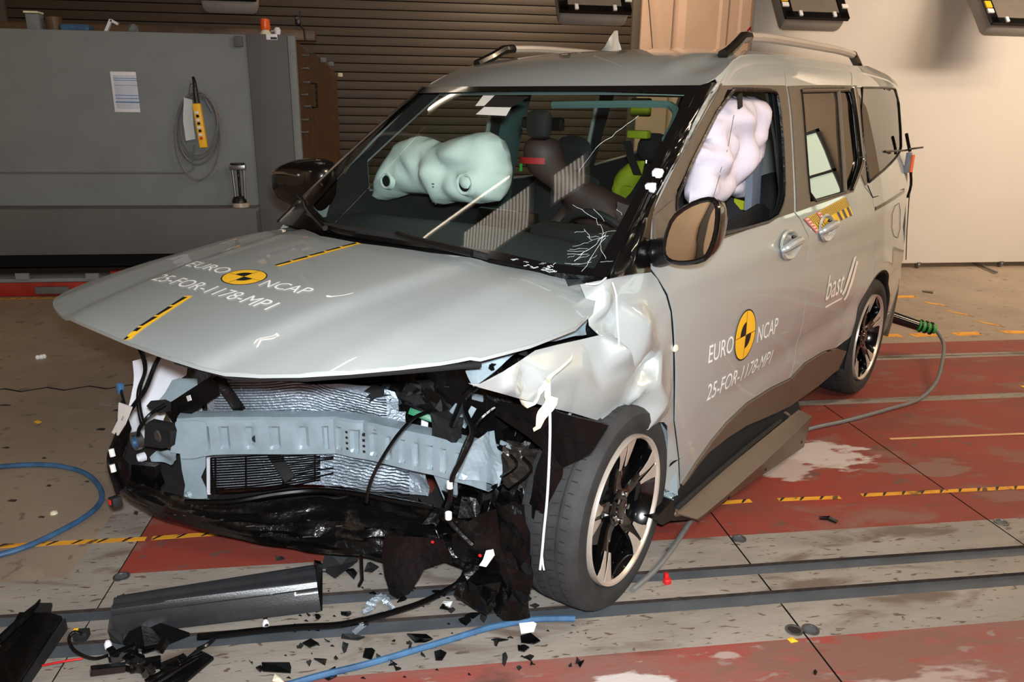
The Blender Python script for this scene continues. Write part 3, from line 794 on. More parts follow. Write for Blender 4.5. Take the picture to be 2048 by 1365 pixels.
# ---- windshield surface
def y0w(x, z): return .977-max(0.1, .26-(z-1.04)*.25)*(1-(x/.8)**2)
def WF(P): return P.y-(y0w(P.x, P.z)+1.34*(P.z-1.04))
def WS(px, py): return hit(px, py, WF)
def wsm(x, z, off=0.0):
    n = Vector((0, -1, 1.34)).normalized()*1.0
    return Vector((x, y0w(x, z)+1.34*(z-1.04), z))+Vector((0, -0.8, 0.6))*off
wtop = [WS(848+(1400-848)*i/14, 175-3*i/14) for i in range(15)]
wbl = [(1215, 560), (1200, 556), (1100, 545), (1000, 522), (860, 498), (720, 480), (640, 462), (560, 443)]
wbot = [WS(*p) for p in wbl]
wout = [(p.x, p.z) for p in wtop]+[(p.x, p.z) for p in wbot]
ws = build(patch(wout, wsm, 0.06), 'windshield', 'windshield_glass', car)
# black ceramic border
inner = [(p[0], p[1]) for p in [(WS(*q).x, WS(*q).z) for q in ((1370, 190), (1352, 235), (1290, 355), (1243, 445), (1190, 538), (1100, 528), (1000, 505), (860, 482), (720, 465), (650, 447), (612, 430), (700, 330), (780, 240), (835, 188), (1000, 184), (1200, 184))]]
build(patch(wout, lambda x, z: wsm(x, z, 0.004), 0.06, holes=[inner]), 'ceramic_border', 'gloss_black', ws)
# calibration stickers on the glass
stk = MB()
def wquad(mb, L, off=0.006):
    mb.face([mb.vert(wsm(P.x, P.z, off)) for P in (WS(*p) for p in L)])
for L in ([(968, 193), (991, 193), (970, 214), (952, 214)], [(970, 216), (1024, 217), (1014, 234), (953, 231)]): wquad(stk, L)
stk.m = 1
for L in ([(952, 215), (970, 214), (966, 217), (945, 217)], [(991, 193), (1060, 196), (1024, 217), (970, 216)]): wquad(stk, L, 0.0065)
build(stk, 'target_sticker', ['white_paper', 'black_ink'], ws, smooth=False)
# cracks in the glass
random.seed(11)
def crack(a, b_, n=6, j=3, w_=0.0016):
    P = []
    for i in range(n+1):
        t = i/n; x = a[0]+(b_[0]-a[0])*t+(random.uniform(-j, j) if 0 < i < n else 0); y = a[1]+(b_[1]-a[1])*t+(random.uniform(-j, j) if 0 < i < n else 0)
        q = WS(x, y); P.append(wsm(q.x, q.z, 0.006))
    build(MB().tube(P, w_*0.32, 4), 'crack', 'crack_white', ws, smooth=False)
crack((1147, 412), (1195, 440)); crack((1195, 440), (1209, 470)); crack((1209, 470), (1203, 500)); crack((1203, 500), (1213, 520)); crack((1188, 420), (1210, 445)); crack((1235, 420), (1245, 432), 3)
crack((1278, 234), (1192, 300), 8, 1.5, .002); crack((1192, 300), (1160, 345), 6, 1.5, .001)
crack((1170, 460), (1185, 482), 4); crack((1213, 473), (1150, 525), 6); crack((1213, 478), (1165, 545), 6)
for i in range(16):
    t = random.uniform(0, 1); x = 1130+80*t; y = 495+random.uniform(-28, 40)
    crack((x, y), (x+random.uniform(14, 42), y+random.uniform(-16, 2)), 4, 1.5, .0009)
for i in range(26):
    x = random.uniform(1015, 1110); y = 524+(x-1015)*0.16+random.uniform(-7, 9)
    crack((x, y), (x+random.uniform(4, 16), y+random.uniform(-4, 4)), 3, 1.5, random.choice((.001, .0018, .003)))

# ---- roof
EDGE = [(1.6, 1.56), (1.733, 1.600), (1.79, 1.615), (1.9, 1.667), (2.0, 1.706), (2.15, 1.725), (2.47, 1.744), (3.4, 1.755), (4.1, 1.735), (4.38, 1.69)]
EDX = [(1.7, .69), (1.79, .722), (1.9, .704), (2.0, .686), (2.15, .668), (2.47, .652), (3.4, .640), (4.1, .615), (4.38, .57)]
CEN = [(1.5, 1.57), (1.61, 1.625), (1.75, 1.682), (1.9, 1.722), (2.1, 1.758), (2.4, 1.785), (2.8, 1.80), (3.5, 1.80), (4.1, 1.775), (4.38, 1.73)]
def smi(v, pts, h=0.06): return (interp(v-h, pts)+interp(v, pts)*2+interp(v+h, pts))/4
NS, NT = 40, 44
rows = []
for j in range(NT+1):
    t = j/NT; row = []
    for i in range(NS+1):
        s = -1+2*i/NS
        k = (s+1)/2*14; k0 = min(13, int(k)); hd_ = wtop[k0].lerp(wtop[k0+1], k-k0)
        y = hd_.y+(4.38-hd_.y)*(t**1.35)
        e, c = smi(y, EDGE), smi(y, CEN)
        sag = 1-abs(s)**2.8
        z = e+(c-e)*sag
        zb = smi(hd_.y, EDGE)+(smi(hd_.y, CEN)-smi(hd_.y, EDGE))*sag
        z += (hd_.z-zb)*math.exp(-(y-hd_.y)/.16)
        x = s*smi(y, EDX); x = hd_.x+(x-hd_.x)*(1-math.exp(-(y-hd_.y)/.12))
        # pressed ribs and a shallow buckle at the front left corner
        z -= 0.004*math.exp(-((abs(s)-0.55)/0.05)**2)*sm(y, 2.0, 2.3)*(1-sm(y, 3.9, 4.1))
        z -= 0.022*math.exp(-((s-0.86)/0.09)**2-((y-1.93)/0.10)**2)-0.012*math.exp(-((s-0.72)/0.05)**2-((y-1.86)/0.08)**2)
        row.append(Vector((x, y, z)))
    rows.append(row)
mb = MB().grid(rows).thicken(0.004)
build(mb, 'roof', 'paint', car)
hl = MB().grid([[p-Vector((0, 0, 0.035)) for p in r[2:-2]] for r in rows[1:]]).thicken(0.004)
build(hl, 'headliner', 'headliner', car)
def roofpt(s, y):
    e, c = smi(y, EDGE), smi(y, CEN); return Vector((s*smi(y, EDX), y, e+(c-e)*(1-abs(s)**2.8)))

# ---- body side panels (left side as the photo shows it)
Agap = [(1300, 535), (1301, 474), (1302, 424), (1314, 397), (1347, 332), (1381, 272), (1415, 211), (1438, 167), (1455, 137), (1475, 118.5), (1499, 112), (1530, 111.5), (1556, 113)]
Bgap = [(1556, 113), (1568, 137), (1571.5, 172), (1580, 235), (1585, 319), (1589, 425), (1600, 438), (1618, 474), (1614, 543), (1605, 650), (1590, 722), (1579, 758)]
cladtop = [(1361, 971), (1390, 926), (1422, 881), (1451, 846), (1491, 808), (1540, 777), (1579, 758), (1608, 727), (1644, 705), (1672, 697), (1690, 702)]
Fgap = [(1361, 971), (1359, 916), (1350, 843), (1350, 696), (1345, 623), (1336, 590), (1318, 560)]
fw = sdl([(1453, 179), (1500, 179), (1546, 181), (1555, 194), (1565, 302), (1567, 386), (1562, 412), (1549, 439), (1490, 456), (1430, 472), (1352, 494), (1350, 437), (1352, 380)])
fd = sdl(Agap[:-1]+Bgap[:-1]+cladtop[6::-1]+Fgap[1:])
fdoor = build(patch(inset(fd, .0028), sidemap(), 0.045, holes=[fw], thick=0.004), 'front_door', 'paint', car)
rdoor_rear = [(1697, 130), (1703, 172), (1716, 290), (1720, 318), (1716, 345), (1728, 372), (1744, 393), (1749, 420), (1748, 500)]
ARC = []
for k in range(0, 25):
    a = rad(200-k*9.2); ARC.append((RAY-math.cos(a)*-0.365, RAZ+math.sin(a)*0.365))
def arc(a0, a1, n=16, r=0.365): return [(RAY+r*math.cos(rad(a0+(a1-a0)*k/n)), RAZ+r*math.sin(rad(a0+(a1-a0)*k/n))) for k in range(n+1)]
rw = sdl([(1599, 179), (1650, 177), (1696, 176), (1706, 211), (1717, 316), (1715, 333), (1700, 381), (1660, 393), (1619, 405), (1612, 326), (1602, 188)])
rdr = sdl(rdoor_rear); yq = rdr[-1][0]
aq = math.degrees(math.acos(max(-1, min(1, (yq-RAY)/0.365))))
rd_ = sdl([(1556, 113), (1600, 115), (1650, 121)])+rdr+arc(aq, 168, 14)+sdl(cladtop[9:5:-1])+sdl(Bgap[::-1][1:-1])
rdoor = build(patch(inset(rd_, .0028), sidemap(), 0.045, holes=[rw], thick=0.004), 'sliding_door', 'paint', car)
qw = sdl([(1713, 175), (1750, 175), (1786, 176), (1791, 181), (1802, 289), (1799, 306), (1772, 336), (1750, 354), (1733, 369)])
SDC = {}
rearpx = [(1772, 132), (1786, 142), (1796, 168), (1806, 228), (1813, 268), (1818, 302), (1816, 340), (1813, 393), (1809, 430), (1806, 454), (1802, 538), (1793, 600), (1781, 640)]
rr_ = sdl(rearpx)
qp = rdr+[None]
qpoly = [(rdr[0][0], rdr[0][1]-0.0)]+sdl([(1735, 131)])+[(4.20, 1.742), (4.34, 1.715)]+[(min(y, 4.37), z) for y, z in rr_[2:]]+[(4.26, .24), (4.0, .22)]+arc(-18, aq, 18)+rdr[::-1][1:-1]
quarter = build(patch(inset(qpoly, .0028), sidemap(), 0.045, holes=[qw], thick=0.004), 'rear_quarter_panel', 'paint', car)
# dark inner shell behind the gaps, following the panels a little further in
shell = fd[:0]
shp = [(1.22, .25), (1.22, 1.08), (1.40, 1.35), (1.79, 1.60), (2.02, 1.69), (2.47, 1.725), (3.4, 1.735), (4.2, 1.70), (4.3, 1.3), (4.3, .45), (3.98, .45), (3.86, .62), (3.573, .74), (3.29, .62), (3.18, .40), (3.1, .25)]
hol = [inset(h, -0.012) for h in (fw, rw, qw)]
build(patch(shp, sidemap(-0.022), 0.08, holes=hol, thick=0.004), 'inner_body_frame', 'matte_black', car)
# right-hand body side, seen only through the glass
def rmap(off=0.0): return lambda y, z: Vector((-S(y, z)+off, y, z))
rp = [(1.05, .25), (1.0, .98), (1.10, 1.09), (1.40, 1.345), (1.79, 1.61), (2.02, 1.70), (2.47, 1.738), (3.4, 1.75), (4.2, 1.72), (4.36, 1.3), (4.3, .30), (4.0, .25)]+arc(-18, 198, 18)
gap_r = [[(1.50, 1.15), (2.24, 1.13), (2.27, 1.25), (2.25, 1.58), (1.86, 1.57), (1.47, 1.28)], [(2.52, 1.15), (3.05, 1.16), (3.22, 1.30), (3.2, 1.61), (2.55, 1.60)], [(3.32, 1.19), (3.72, 1.24), (4.12, 1.35), (4.13, 1.62), (3.35, 1.61)]]
rs = build(patch(rp, rmap(), 0.07, holes=gap_r, thick=0.02, flip=True), 'right_body_side', 'paint', car)
build(patch([(1.22, .9), (1.3, 1.2), (1.80, 1.62), (4.2, 1.68), (4.2, .5), (1.22, .5)], rmap(0.03), 0.08, holes=[inset(h, -.01) for h in gap_r], thick=0.01), 'right_inner_trim', 'seat_fabric', rs)
for h in gap_r: build(patch(h, rmap(0.006), 0.1), 'window_glass', 'windshield_glass', rs)

# ---- satin brown window surrounds
def trimmap(y, z): return Vector((S(y, z)+0.004, y, z))
t1 = sdl([(1302, 531), (1303, 474), (1304, 426), (1317, 400), (1349, 335), (1384, 273), (1418, 213), (1441, 171), (1500, 170), (1570, 171), (1578, 235), (1583, 319), (1586.5, 425), (1550, 437), (1490, 461), (1430, 483), (1360, 508)])
o = build(patch(t1, trimmap, 0.045, holes=[fw], thick=0.003), 'window_surround', 'trim_plastic', fdoor)
t2 = sdl([(1574, 172), (1600, 171), (1650, 170), (1701, 171), (1708, 211), (1720, 318), (1716, 343), (1701, 385), (1660, 400), (1620, 414), (1592, 424), (1588, 319), (1583, 235)])
build(patch(t2, trimmap, 0.04, holes=[rw], thick=0.003), 'window_surround', 'trim_plastic', rdoor)
t3 = sdl([(1705, 171), (1712, 171), (1712.5, 176), (1722, 260), (1733, 369), (1730, 371), (1719, 345), (1723, 318), (1717, 270)])
build(patch(t3, trimmap, 0.03, thick=0.003), 'window_surround', 'trim_plastic', quarter)
# rubber seals round the window openings, chrome edge at the sliding door glass
def seal(loop, r, mat, par, name, off=0.004):
    L = [Vector((S(y, z)+off, y, z)) for y, z in loop]; L.append(L[0])
    return build(MB().tube(L, r, 6, caps=False), name, mat, par)
seal(rnd2(fw, 1), 0.008, 'black_plastic', fdoor, 'window_seal')
seal(rnd2(rw, 1), 0.006, 'black_plastic', rdoor, 'window_seal')
seal(rnd2(qw, 1), 0.005, 'black_plastic', quarter, 'window_seal')
e = sdl([(1703, 174), (1712, 235), (1720, 300), (1723, 320), (1719, 340), (1702, 383)])
build(MB().tube(catmull([Vector((S(y, z)+0.008, y, z)) for y, z in e], 4), 0.006, 6), 'chrome_strip', 'chrome', rdoor)
e = sdl([(1700, 177), (1709, 235), (1716, 298), (1718, 318), (1714, 338), (1699, 378)])
build(MB().tube(catmull([Vector((S(y, z)+0.010, y, z)) for y, z in e], 4), 0.010, 6), 'black_strip', 'gloss_black', rdoor)
# fixed glass
g = build(patch(inset(rw, .004), sidemap(-0.004), 0.05), 'window_glass', 'side_glass', rdoor)
build(patch(inset(qw, .003), sidemap(0.001), 0.05), 'window_glass', 'side_glass', quarter)
e = [SD(1675, 181), SD(1682, 270), SD(1689, 383)]
build(MB().tube([Vector((S(y, z)+0.002, y, z)) for y, z in e], 0.011, 6), 'glass_divider', 'trim_plastic', rdoor)
e = [SD(1601, 182), SD(1697, 180)]; 
build(MB().tube([Vector((S(y, z)+0.004, y, z)) for y, z in e], 0.008, 6), 'top_guide', 'trim_plastic', rdoor)
# sliding rail slot and fuel flap on the quarter panel
e = sdl([(1750, 414), (1808, 379), (1808, 385), (1750, 421)])
build(patch(e, sidemap(0.0045), 0.05, thick=0.003), 'slide_rail_slot', 'gloss_black', quarter)
def outline(loop, r, mat, par, name, off=0.0035, close=True):
    L = [Vector((S(y, z)+off, y, z)) for y, z in loop]
    if close: L.append(L[0])
    return build(MB().tube(L, r, 5, caps=False), name, mat, par)
outline(rnd2(sdl([(1785, 415), (1801, 404), (1798, 478), (1783, 470)]), 1), 0.0012, 'matte_black', quarter, 'charge_flap_gap', 0.0025)
outline(sdl([(1735, 371), (1745, 395), (1808, 378)]), 0.003, 'matte_black', quarter, 'belt_seam', 0.001, False)

# ---- rounded wheel-arch lip, rear
rows = []
for k in range(33):
    a = rad(198-k*6.75); rr = []
    for dr, dx in ((0.0, 0.004), (-0.012, -0.004), (-0.014, -0.05), (0.03, -0.16)):
        y = RAY+(0.368+dr)*math.cos(a); z = RAZ+(0.368+dr)*math.sin(a); rr.append(Vector((S(y, max(z, .2))+dx, y, z)))
    rows.append(rr)
build(MB().grid(rows).thicken(0.003), 'wheel_arch_liner', 'matte_black', car)
# dark wheel housing behind the rear wheel
rows = []
for k in range(25):
    a = rad(200-k*9.2); rows.append([Vector((x, RAY+0.40*math.cos(a), RAZ+0.40*math.sin(a))) for x in (.86, .70, .52)])
mb = MB().grid(rows); mb.face([mb.vert((.52, RAY+0.40*math.cos(rad(200-k*9.2)), RAZ+0.40*math.sin(rad(200-k*9.2)))) for k in range(25)])
build(mb, 'wheel_housing', 'dark_void', car)

# ---- brown cladding, sill and the torn-off side skirt
cb_ = [(1374, 957), (1392, 930), (1413, 905), (1450, 876), (1489, 851), (1520, 838), (1552, 824), (1579, 811)]
cf = sdl(cladtop[:7])+sdl([(1579, 811)])+sdl(cb_[::-1][1:])
build(patch(inset(cf, .001), sidemap(0.010), 0.04, thick=0.012), 'door_cladding', 'trim_plastic', fdoor)
cf2 = sdl(cladtop[6:])+sdl([(1688, 706), (1672, 741), (1632, 773), (1592, 801), (1579, 811)])
build(patch(inset(cf2, .001), sidemap(0.010), 0.04, thick=0.012), 'door_cladding', 'trim_plastic', rdoor)
sil = MB()
rows = [[Vector((x, y, z)) for y in [1.40+i*0.12 for i in range(16)]] for x, z in ((.865, .34), (.835, .30), (.825, .20), (.80, .165), (.70, .16), (.66, .20))]
sil.grid(rows).thicken(0.006)
build(sil, 'sill', 'gloss_black', car)
# skirt: a channel torn off the sill, its flat face tilted up, the return below in shade
def pxl(L, x): return [PX(a, b_, x) for a, b_ in L]
def rs_(L, n):
    out = []; ds = [0]
    for a, b_ in zip(L, L[1:]): ds.append(ds[-1]+(b_-a).length)
    for k in range(n+1):
        s = ds[-1]*k/n; i = 0
        while i < len(L)-2 and ds[i+1] < s: i += 1
        out.append(L[i].lerp(L[i+1], (s-ds[i])/max(1e-6, ds[i+1]-ds[i])))
    return out
e_in = rs_(pxl([(1350, 1020), (1400, 982), (1480, 915), (1550, 858), (1596, 822)], .895), 24)
e_up = rs_(pxl([(1354, 1030), (1410, 990), (1490, 922), (1560, 866), (1606, 826)], .915), 24)
e_rg = rs_(pxl([(1392, 1040), (1450, 992), (1530, 922), (1590, 866), (1622, 834)], .955), 24)
e_lo = rs_(pxl([(1396, 1041), (1452, 998), (1520, 950), (1575, 913), (1607, 892)], .935), 24)
e_bk = [p+Vector((-.04, 0, .01)) for p in e_lo]
sk = MB().grid([list(r) for r in zip(e_bk, e_lo, e_rg, e_up, e_in)]).thicken(0.006)
skirt_o = build(sk, 'side_skirt', 'trim_plastic', car, ang=20)
lp = catmull([PX(x, y, xx) for x, y, xx in ((1372, 1005, .88), (1350, 1024, .905), (1354, 1030, .91), (1372, 1022, .91), (1410, 990, .91), (1480, 928, .908), (1540, 876, .905), (1574, 846, .90), (1580, 836, .89), (1574, 828, .87), (1562, 824, .85))], 5)
build(MB().tube(lp, 0.007, 8), 'skirt_bead', 'trim_plastic', skirt_o)
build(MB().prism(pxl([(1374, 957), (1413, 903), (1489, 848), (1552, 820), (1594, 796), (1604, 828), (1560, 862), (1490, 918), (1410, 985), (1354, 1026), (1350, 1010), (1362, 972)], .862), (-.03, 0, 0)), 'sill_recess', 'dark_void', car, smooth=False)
lp = catmull([PX(x, y, xx) for x, y, xx in ((1352, 1020, .90), (1400, 976, .90), (1470, 915, .90), (1530, 866, .895), (1560, 842, .885))], 5)
build(MB().tube(lp, 0.010, 8), 'seal_strip', 'matte_black', skirt_o)
for px, py in ((1455, 994), (1529, 938), (1601, 884)):
    q = PX(px, py, .94); build(MB().tube([q, q+Vector((.008, 0, 0))], 0.007, 8), 'screw', 'black_plastic', skirt_o)
# black bracket at the skirt's front end
br = MB()
L = [PX(x, y, .91) for x, y in ((1310, 1040), (1345, 1000), (1352, 1025), (1392, 1040), (1340, 1043), (1325, 1051))]
br.prism(L, (-0.10, 0, 0)); build(br, 'skirt_bracket', 'black_plastic', car, smooth=False)

# ---- door handles: a hollowed cup with a bow handle over it
def handle(px, py, par):
    y, z = SD(px, py)
    n = 28; rows = []
    for k in range(9):
        f = k/8; row = []
        for j in range(n+1):
            a = 2*PI*j/n; ry = 0.105*(1-f*0.96); rz = 0.062*(1-f*0.96)
            yy = y+ry*math.cos(a)+0.004; zz = z+rz*math.sin(a)
            dep = 0.0045*(1-sm(f, 0, .25))-0.028*sm(f, .15, .9)
            row.append(Vector((S(yy, zz)+0.003+dep, yy, zz)))
        rows.append(row)
    # raised ring and bowl, standing proud so the dent reads
    rows2 = [[p+Vector((0.010*math.sin(min(1, k/3)*PI)+0.018*(k > 2)*min(1, (k-2)/5), 0, 0)) for p in r] for k, r in enumerate(rows)]
    cup = build(MB().grid(rows2), 'handle_cup', 'paint', par)
    P = [Vector((S(y+dy, z+dz)+dx, y+dy, z+dz)) for dy, dz, dx in ((-.095, -.012, .004), (-.080, -.002, .022), (-.04, .012, .036), (.02, .018, .038), (.065, .014, .030), (.092, .004, .006))]
    P = catmull(P, 5); rr = [0.010+0.009*math.sin(PI*i/(len(P)-1)) for i in range(len(P))]
    build(MB().tube(P, .015, 10, rr=rr), 'handle_grip', 'paint', cup)
    build(MB().box((S(y, z)+0.012, y+0.02, z+0.032), (0.012, 0.035, 0.012), bev=0.003), 'handle_pocket', 'gloss_black', cup)
handle(1577, 490, fdoor); handle(1650, 456, rdoor)
# round side repeater on the fender edge
y, z = SD(1350, 697)
build(MB().lathe([(0.003, 0.0), (0.004, 0.007), (0.001, 0.012), (-0.004, 0.013)], 20, (S(y, z)+.004, y, z), 'x'), 'side_marker', 'masking_tape', fdoor)

# ---- door mirror, left
def mirror(side):
    c = Vector((1.0*side, 1.19, 1.155)) if side > 0 else Vector((-1.0, 1.21, 1.165))
    if side > 0:
        px = [(1348, 437), (1375, 415), (1408, 402), (1428, 404), (1434, 425), (1431, 470), (1420, 505), (1408, 518), (1370, 524), (1345, 520), (1333, 505), (1336, 470)]
        loop = [PY(x, y, 1.17) for x, y in px]
    else:
        px = [(566, 345), (580, 330), (615, 318), (660, 320), (672, 345), (668, 400), (640, 420), (600, 408), (570, 385)]
        loop = [PY(x, y, 1.27) for x, y in px]
    c = sum(loop, Vector())/len(loop); yb = loop[0].y
    loop2 = rnd2([(c.x+(p.x-c.x)*1.06, c.z+(p.z-c.z)*1.04) for p in loop], 1)
    cx = sum(p[0] for p in loop2)/len(loop2); cz = sum(p[1] for p in loop2)/len(loop2)
    rows = []
    # front of a door mirror faces forward (-y); its glass faces rearwards (+y)
    prof = ((1.0, 0.0), (1.02, -0.02), (0.98, -0.05), (0.86, -0.085), (0.60, -0.11), (0.25, -0.122), (0.01, -0.124))
    for k, dy in prof: rows.append([Vector((cx+(p[0]-cx)*k, yb+dy, cz+(p[1]-cz)*k)) for p in loop2])
    return rows, loop2, cx, cz, yb
# Left mirror: knocked round in the crash, so its glass looks towards the front of the hall
rows, l2, cx, cz, yb = mirror(1)
def tilt(x, y, z): return Vector((x, y+.10*(z-cz)-.05*(x-cx), z))
rows = [[tilt(p.x, 2*yb-p.y, p.z) for p in r] for r in rows]
mir = build(MB().grid([r+[r[0]] for r in rows]), 'door_mirror', 'gloss_black', fdoor, ang=60)
build(MB().tube([tilt(p[0], yb-0.002, p[1]) for p in l2+[l2[0]]], 0.0085, 8, caps=False), 'mirror_rim', 'gloss_black', mir)
mg = MB(); rws = []
for k in range(9):
    f = 1-k/8*0.995
    rws.append([tilt(cx+(p[0]-cx)*0.97*f, yb-0.007-0.0015*(1-f*f), cz+(p[1]-cz)*0.97*f) for p in l2+[l2[0]]])
mg.grid(rws); build(mg, 'mirror_glass', 'mirror_silver', mir)
arm = [PX(1335, 470, .93), PX(1320, 500, .90), SD(1312, 505)]
y, z = arm[2]
build(MB().tube([Vector((cx-0.04, yb+0.05, cz-0.05)), Vector((S(y, z)+0.01, y, z)), Vector((S(y, z)-0.02, y, z))], 0.05, 12, rr=[.035, .045, .05]), 'mirror_arm', 'black_plastic', mir)
tri = sdl([(1305, 430), (1340, 400), (1350, 437), (1352, 470), (1340, 500), (1306, 526)])
build(patch(tri, sidemap(0.010), 0.04, thick=0.008), 'mirror_base', 'trim_plastic', fdoor)
# Right mirror (black cap seen past the windshield)
rows, l2, cx, cz, yb = mirror(-1)
mir2 = build(MB().grid([r+[r[0]] for r in rows]), 'door_mirror', 'gloss_black', rs, ang=60)
mg = MB(); mg.face([mg.vert(Vector((cx+(p[0]-cx)*.96, yb+0.001, cz+(p[1]-cz)*.96))) for p in l2]); build(mg, 'mirror_glass', 'mirror_silver', mir2)
build(MB().tube([Vector((cx+0.06, yb-0.04, cz-0.03)), Vector((-.84, 1.22, 1.13)), Vector((-.80, 1.22, 1.11))], 0.04, 12), 'mirror_arm', 'black_plastic', mir2)
build(MB().tube([Vector((cx-0.10, yb-0.118, cz+0.04)), Vector((cx, yb-0.128, cz+0.045)), Vector((cx+0.09, yb-0.118, cz+0.04))], 0.006, 6), 'repeater_strip', 'chrome', mir2)

# ---- A-pillar, left: wrinkled black panel between glass and door, with a torn painted strip
we = [WS(*p) for p in ((1399, 174), (1370, 233), (1330, 312), (1290, 398), (1252, 480), (1217, 558))]
ge = [Vector((S(*SD(*p)), *SD(*p))) for p in ((1442, 168), (1413, 213), (1379, 275), (1345, 335), (1303, 424), (1298, 545))]
rows = []; random.seed(3)
we2 = catmull(we, 6); ge2 = catmull(ge, 6)
for i, (a, b_) in enumerate(zip(we2, ge2)):
    r = []
    for j in range(9):
        t = j/8; p = a.lerp(b_, t); o_ = Vector((0.6, -0.6, 0.3)).normalized()
        bul = 0.020*math.sin(PI*t)
        wr_ = noise.noise(Vector((i*0.30, t*3.0, 0)))*0.020+noise.noise(Vector((i*0.8, t*7, 4)))*0.008
        r.append(p+o_*(bul+wr_*(0 if j in (0, 8) else 1)*sm(i, 2, 12)))
    rows.append(r)
ap = build(MB().grid(rows).thicken(0.006), 'a_pillar', 'gloss_black', car, ang=50)
st_ = [(1418, 195), (1400, 222), (1378, 262), (1352, 318), (1335, 350), (1318, 375), (1303, 400)]
rows = []
for i, (a, b_) in enumerate(zip(we2, ge2)):
    t0 = i/(len(we2)-1)
    if t0 > 0.72: break
    w0, w1 = 0.70-0.10*math.sin(t0*9), 0.92
    r = []
    for j in range(5):
        t = w0+(w1-w0)*j/4; p = a.lerp(b_, t); o_ = Vector((0.6, -0.6, 0.3)).normalized()
        r.append(p+o_*(0.020*math.sin(PI*t)+0.010+noise.noise(Vector((i*0.5, t*9, 2)))*0.014))
    rows.append(r)
build(MB().grid(rows).thicken(0.003), 'torn_pillar_strip', 'paint', ap, ang=30)
for k, (px, py) in enumerate(((1312, 349), (1305, 377))):
    q = PX(px, py, .80); m_ = MB(); random.seed(k)
    for _ in range(5): m_.box(q+Vector([random.uniform(-.010, .010) for _ in range(3)]), (0.018, 0.018, 0.016), Matrix.Rotation(random.random(), 3, 'X'), 0.003)
    build(m_, 'broken_clip', 'white_plastic', ap)
# A-pillar, right (thin, seen edge-on)
we = [WS(*p) for p in ((849, 176), (780, 236), (700, 308), (620, 384), (556, 446))]
rows = [[p, p+Vector((-.035, .03, .004)), p+Vector((-.055, .07, -.01))] for p in catmull(we, 4)]
build(MB().grid(rows).thicken(-0.01), 'a_pillar', 'gloss_black', car)
# roof side frame between door top and roof edge, left and right
for s, nm in ((1, 'cant_rail'), (-1, 'cant_rail')):
    rows = []
    for k in range(30):
        y = 1.80+2.5*k/29; e_ = smi(y, EDGE); x = smi(y, EDX)
        rows.append([Vector((s*(x-0.004), y, e_-0.001)), Vector((s*(x+0.004), y, e_-0.012)), Vector((s*(S(y, e_-0.03)-0.002), y, e_-0.03)), Vector((s*(S(y, e_-0.06)-0.012), y, e_-0.06))])
    build(MB().grid(rows).thicken(-0.004 if s > 0 else 0.004), nm, 'paint', car)

# ---- roof rails and aerial
def rail(s):
    y0, y1 = 2.05, 3.80; P = []
    for k in range(25):
        t = k/24; y = y0+(y1-y0)*t; h = 0.052*min(1, sm(t, 0, .10)+0.0)*min(1, sm(1-t, 0, .08))
        q = roofpt(s*0.92, y); P.append(Vector((q.x, y, q.z+0.006+h)))
    r_ = build(MB().tube(P[3:-2], 0.019, 8), 'roof_rail', 'rail_silver', car)
    r_.data.transform(Matrix.Identity(4))
    for a, b_ in ((P[0:4], 0), (P[-3:], 1)):
        build(MB().tube([a[0]-Vector((0, 0.03 if not b_ else 0, 0.01))]+a+([a[-1]+Vector((0, .05, -.03))] if b_ else []), 0.022, 8, rr=None), 'rail_foot', 'gloss_black', r_)
rail(1); rail(-1)
q = PX(1226, 84, 0.02)
# aerial on the roof centre line
ay = 2.72
d = ray(1229, 60); t = (ay-CP.y)/d.y; top = CP+d*t
fx = top.x; zb_ = smi(ay, EDGE)+(smi(ay, CEN)-smi(ay, EDGE))*(1-abs(fx/smi(ay, EDX))**2.8)-.004
hh = top.z-zb_; kk = hh/.098
rows = []
for yy, zz in [(-0.10, 0), (-0.075, .02), (-0.035, .065), (.0, .095), (.025, .098), (.032, .06), (.035, 0)]:
    yy *= kk; zz *= kk; wd = 0.036*kk*(1-zz/kk/0.13)
    rows.append([Vector((fx-wd, ay+yy, zb_)), Vector((fx-wd*.7, ay+yy, zb_+zz*.6)), Vector((fx, ay+yy, zb_+zz)), Vector((fx+wd*.7, ay+yy, zb_+zz*.6)), Vector((fx+wd, ay+yy, zb_))])
build(MB().grid(rows), 'roof_aerial', ['paint'], car)

# ---- tailgate and rear bumper, floor pan (mostly out of sight)
rows = []
for z, yy in ((.30, 4.34), (.55, 4.37), (.80, 4.37), (1.05, 4.36), (1.3, 4.35), (1.55, 4.345), (1.69, 4.33)):
    wd = S(4.2, z)-0.03; rows.append([Vector((-wd+2*wd*i/12, yy-0.05*abs(-1+i/6)**3+0.0, z)) for i in range(13)])
tg = build(MB().grid(rows).thicken(0.01), 'tailgate', 'paint', car)
rows = []
for z, yy in ((.20, 4.28), (.28, 4.33), (.45, 4.36), (.55, 4.33)):
    wd = .84; rows.append([Vector((-wd+2*wd*i/12, yy-0.10*abs(-1+i/6)**5, z)) for i in range(13)])
build(MB().grid(rows).thicken(0.01), 'rear_bumper', 'trim_plastic', car)
build(MB().box((0, 2.6, 0.25), (1.56, 3.2, 0.05)).box((0, 2.8, .19), (.9, 1.6, .09)), 'floor_pan', 'dark_void', car, smooth=False)
